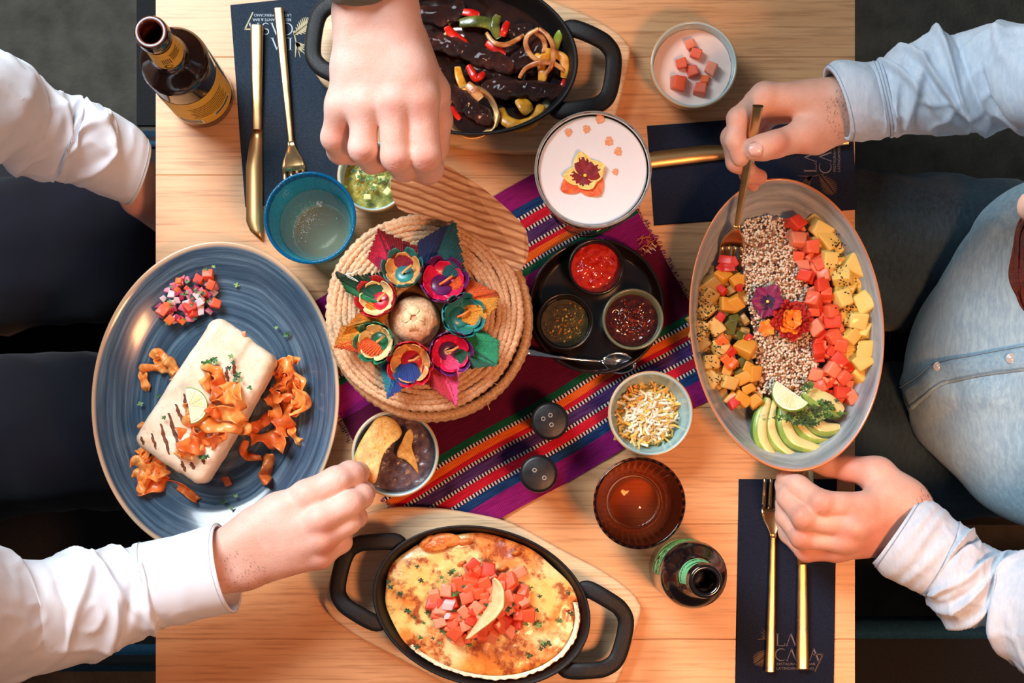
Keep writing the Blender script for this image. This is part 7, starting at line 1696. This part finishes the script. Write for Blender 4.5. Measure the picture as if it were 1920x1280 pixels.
veg([(912,80,.018),(930,92,.020),(946,104,.018)], .009, .003, RPE, 'red_pepper_strip', 'red pepper strip half hidden above the long beef strip', 'pepper', seed=3)
veg([(878,124,.026),(888,142,.030),(892,150,.028)], .0075, .005, RPE, 'red_pepper_piece', 'curled bright red pepper piece left of the pan centre', 'pepper', seed=4)
veg([(890,150,.028),(900,144,.029),(906,138,.026)], .0070, .005, RPE, 'red_pepper_piece', 'second lobe of red pepper beside the curled piece', 'pepper', seed=4)
veg([(1060,148,.024),(1055,160,.026),(1051,170,.024)], .0060, .004, RPE, 'red_pepper_piece', 'small red pepper tip at the end of the level beef strip', 'pepper', seed=5)
veg([(845,200,.034),(855,214,.033),(862,224,.032)], .006, .003, RPE, 'red_pepper_strip', 'dark red pepper strip in the spoon', 'pepper', seed=6)
veg([(862,44,.018),(890,40,.022),(920,46,.020),(935,66,.020)], .012, .004, GPE, 'green_pepper_strip', 'broad olive green pepper strip near the pan\'s top', 'pepper', seed=1)
veg([(934,30,.020),(928,50,.022),(936,72,.020)], .010, .004, GPE, 'green_pepper_strip', 'second green pepper strip crossing the broad one', 'pepper', seed=2)
veg([(1040,96,.020),(1044,78,.026),(1050,64,.030),(1060,54,.032)], .0085, .0045, wet('bright_green_pepper', (124, 150, 44), (150, 172, 70), ns=90), 'green_pepper_strip', 'bright green pepper strip standing against the pan wall', 'pepper', seed=3)
veg([(858,126,.022),(862,146,.026),(872,168,.026),(884,188,.022)], .009, .003, YPE, 'yellow_pepper_strip', 'long narrow yellow pepper strip left of the pan centre', 'pepper', seed=1)
veg([(876,158,.034),(890,172,.036),(902,186,.036)], .010, .004, ONI, 'onion_piece', 'browned onion piece above the spoon', 'onion', seed=2)
veg([(996,96,.022),(1010,110,.028),(1028,106,.028),(1030,92,.026)], .010, .004, YPE, 'yellow_pepper_strip', 'yellow pepper piece inside the onion rings', 'pepper', seed=2)
veg([(1040,100,.026),(1056,110,.028),(1060,130,.028),(1058,146,.026)], .010, .004, YPE, 'yellow_pepper_strip', 'yellow pepper strip under the onion rings on the right', 'pepper', seed=3)
veg([(1014,118,.022),(1018,136,.024),(1016,154,.022)], .010, .004, YPE, 'yellow_pepper_strip', 'yellow pepper strip between the onion rings and the beef', 'pepper', seed=4)
veg([(938,206,.018),(948,226,.024),(975,236,.026),(1002,224,.026),(1016,198,.022)], .013, .006, YPE, 'yellow_pepper_ring', 'large curved yellow pepper piece at the pan\'s lower edge', 'pepper', seed=0)
veg([(974,186,.026),(985,200,.030),(992,210,.028)], .015, .004, YPE, 'yellow_pepper_piece', 'triangular yellow pepper piece under the level beef strip', 'pepper', seed=1)
ZUC = wet('pale_onion_end', (176, 178, 140), (200, 196, 160), ns=90)
veg([(1012,214,.020),(1022,200,.022),(1028,190,.020)], .009, .005, ZUC, 'onion_piece', 'pale onion end beside the large yellow pepper piece', 'onion', seed=3)
for k, pts in enumerate([[(1010,54,.034),(990,66,.032),(986,84,.030),(996,104,.030),(1014,116,.030),(1036,118,.030)], [(1010,54,.034),(1026,66,.036),(1036,84,.036),(1038,104,.034),(1034,124,.032),(1022,140,.028)], [(974,146,.024),(986,128,.028),(1010,118,.032),(1034,118,.032),(1052,128,.030),(1064,142,.026)], [(1004,62,.028),(1018,72,.028),(1022,90,.026),(1014,100,.024)], [(912,62,.022),(926,80,.026),(948,84,.026),(970,74,.024),(982,66,.022)], [(838,62,.022),(826,74,.022),(820,66,.022)]]):
    veg(pts, .0052, .0032, ONI, 'onion_strand', ['left arc of the tall onion loop', 'right arc of the tall onion loop', 'wide arched onion strand above the level beef strip', 'small onion strand inside the tall loop', 'brown onion strand below the green pepper', 'short onion strand beside the wrist'][k], 'onion', seed=k)
# large serving spoon in the pan with its golden handle over the board
e = empty('serving_spoon', label='golden serving spoon resting in the upper skillet', cat='spoon')
p0, p1 = P(598, 122, .042), P(840, 196, .050); M_ = aim(p0, p1); e.matrix_world = M_; ls = (p1 - p0).length
ob('handle', handle_vf(ls, .0105, .006), GOLD, e, sharp=50)
g = []
for i in range(17):
    t = i/16; y = ls - .004 + .056*t; w_ = .0262*math.sin(PI*min(max(t, .02), .985))**.55
    g.append([(w_*(1 - 2*k/12), y, .004 - .009*math.sin(PI*t)*(1 - (2*k/12-1)**2) - .010*t) for k in range(13)])
ob('spoon_bowl', sheet(g, .0009), GOLDIN, e)
sj = disc_field(.0245, .0262, lambda x, y, q: .0005*fbm(N3(x, y, 200), 2), 8, 40); ob('spooned_juice', ([(v[0], ls + .0245 + v[1], .0008 - .010*((.0285 + v[1])/.056) + v[2]) for v in sj[0]], sj[1]), JUS, e)
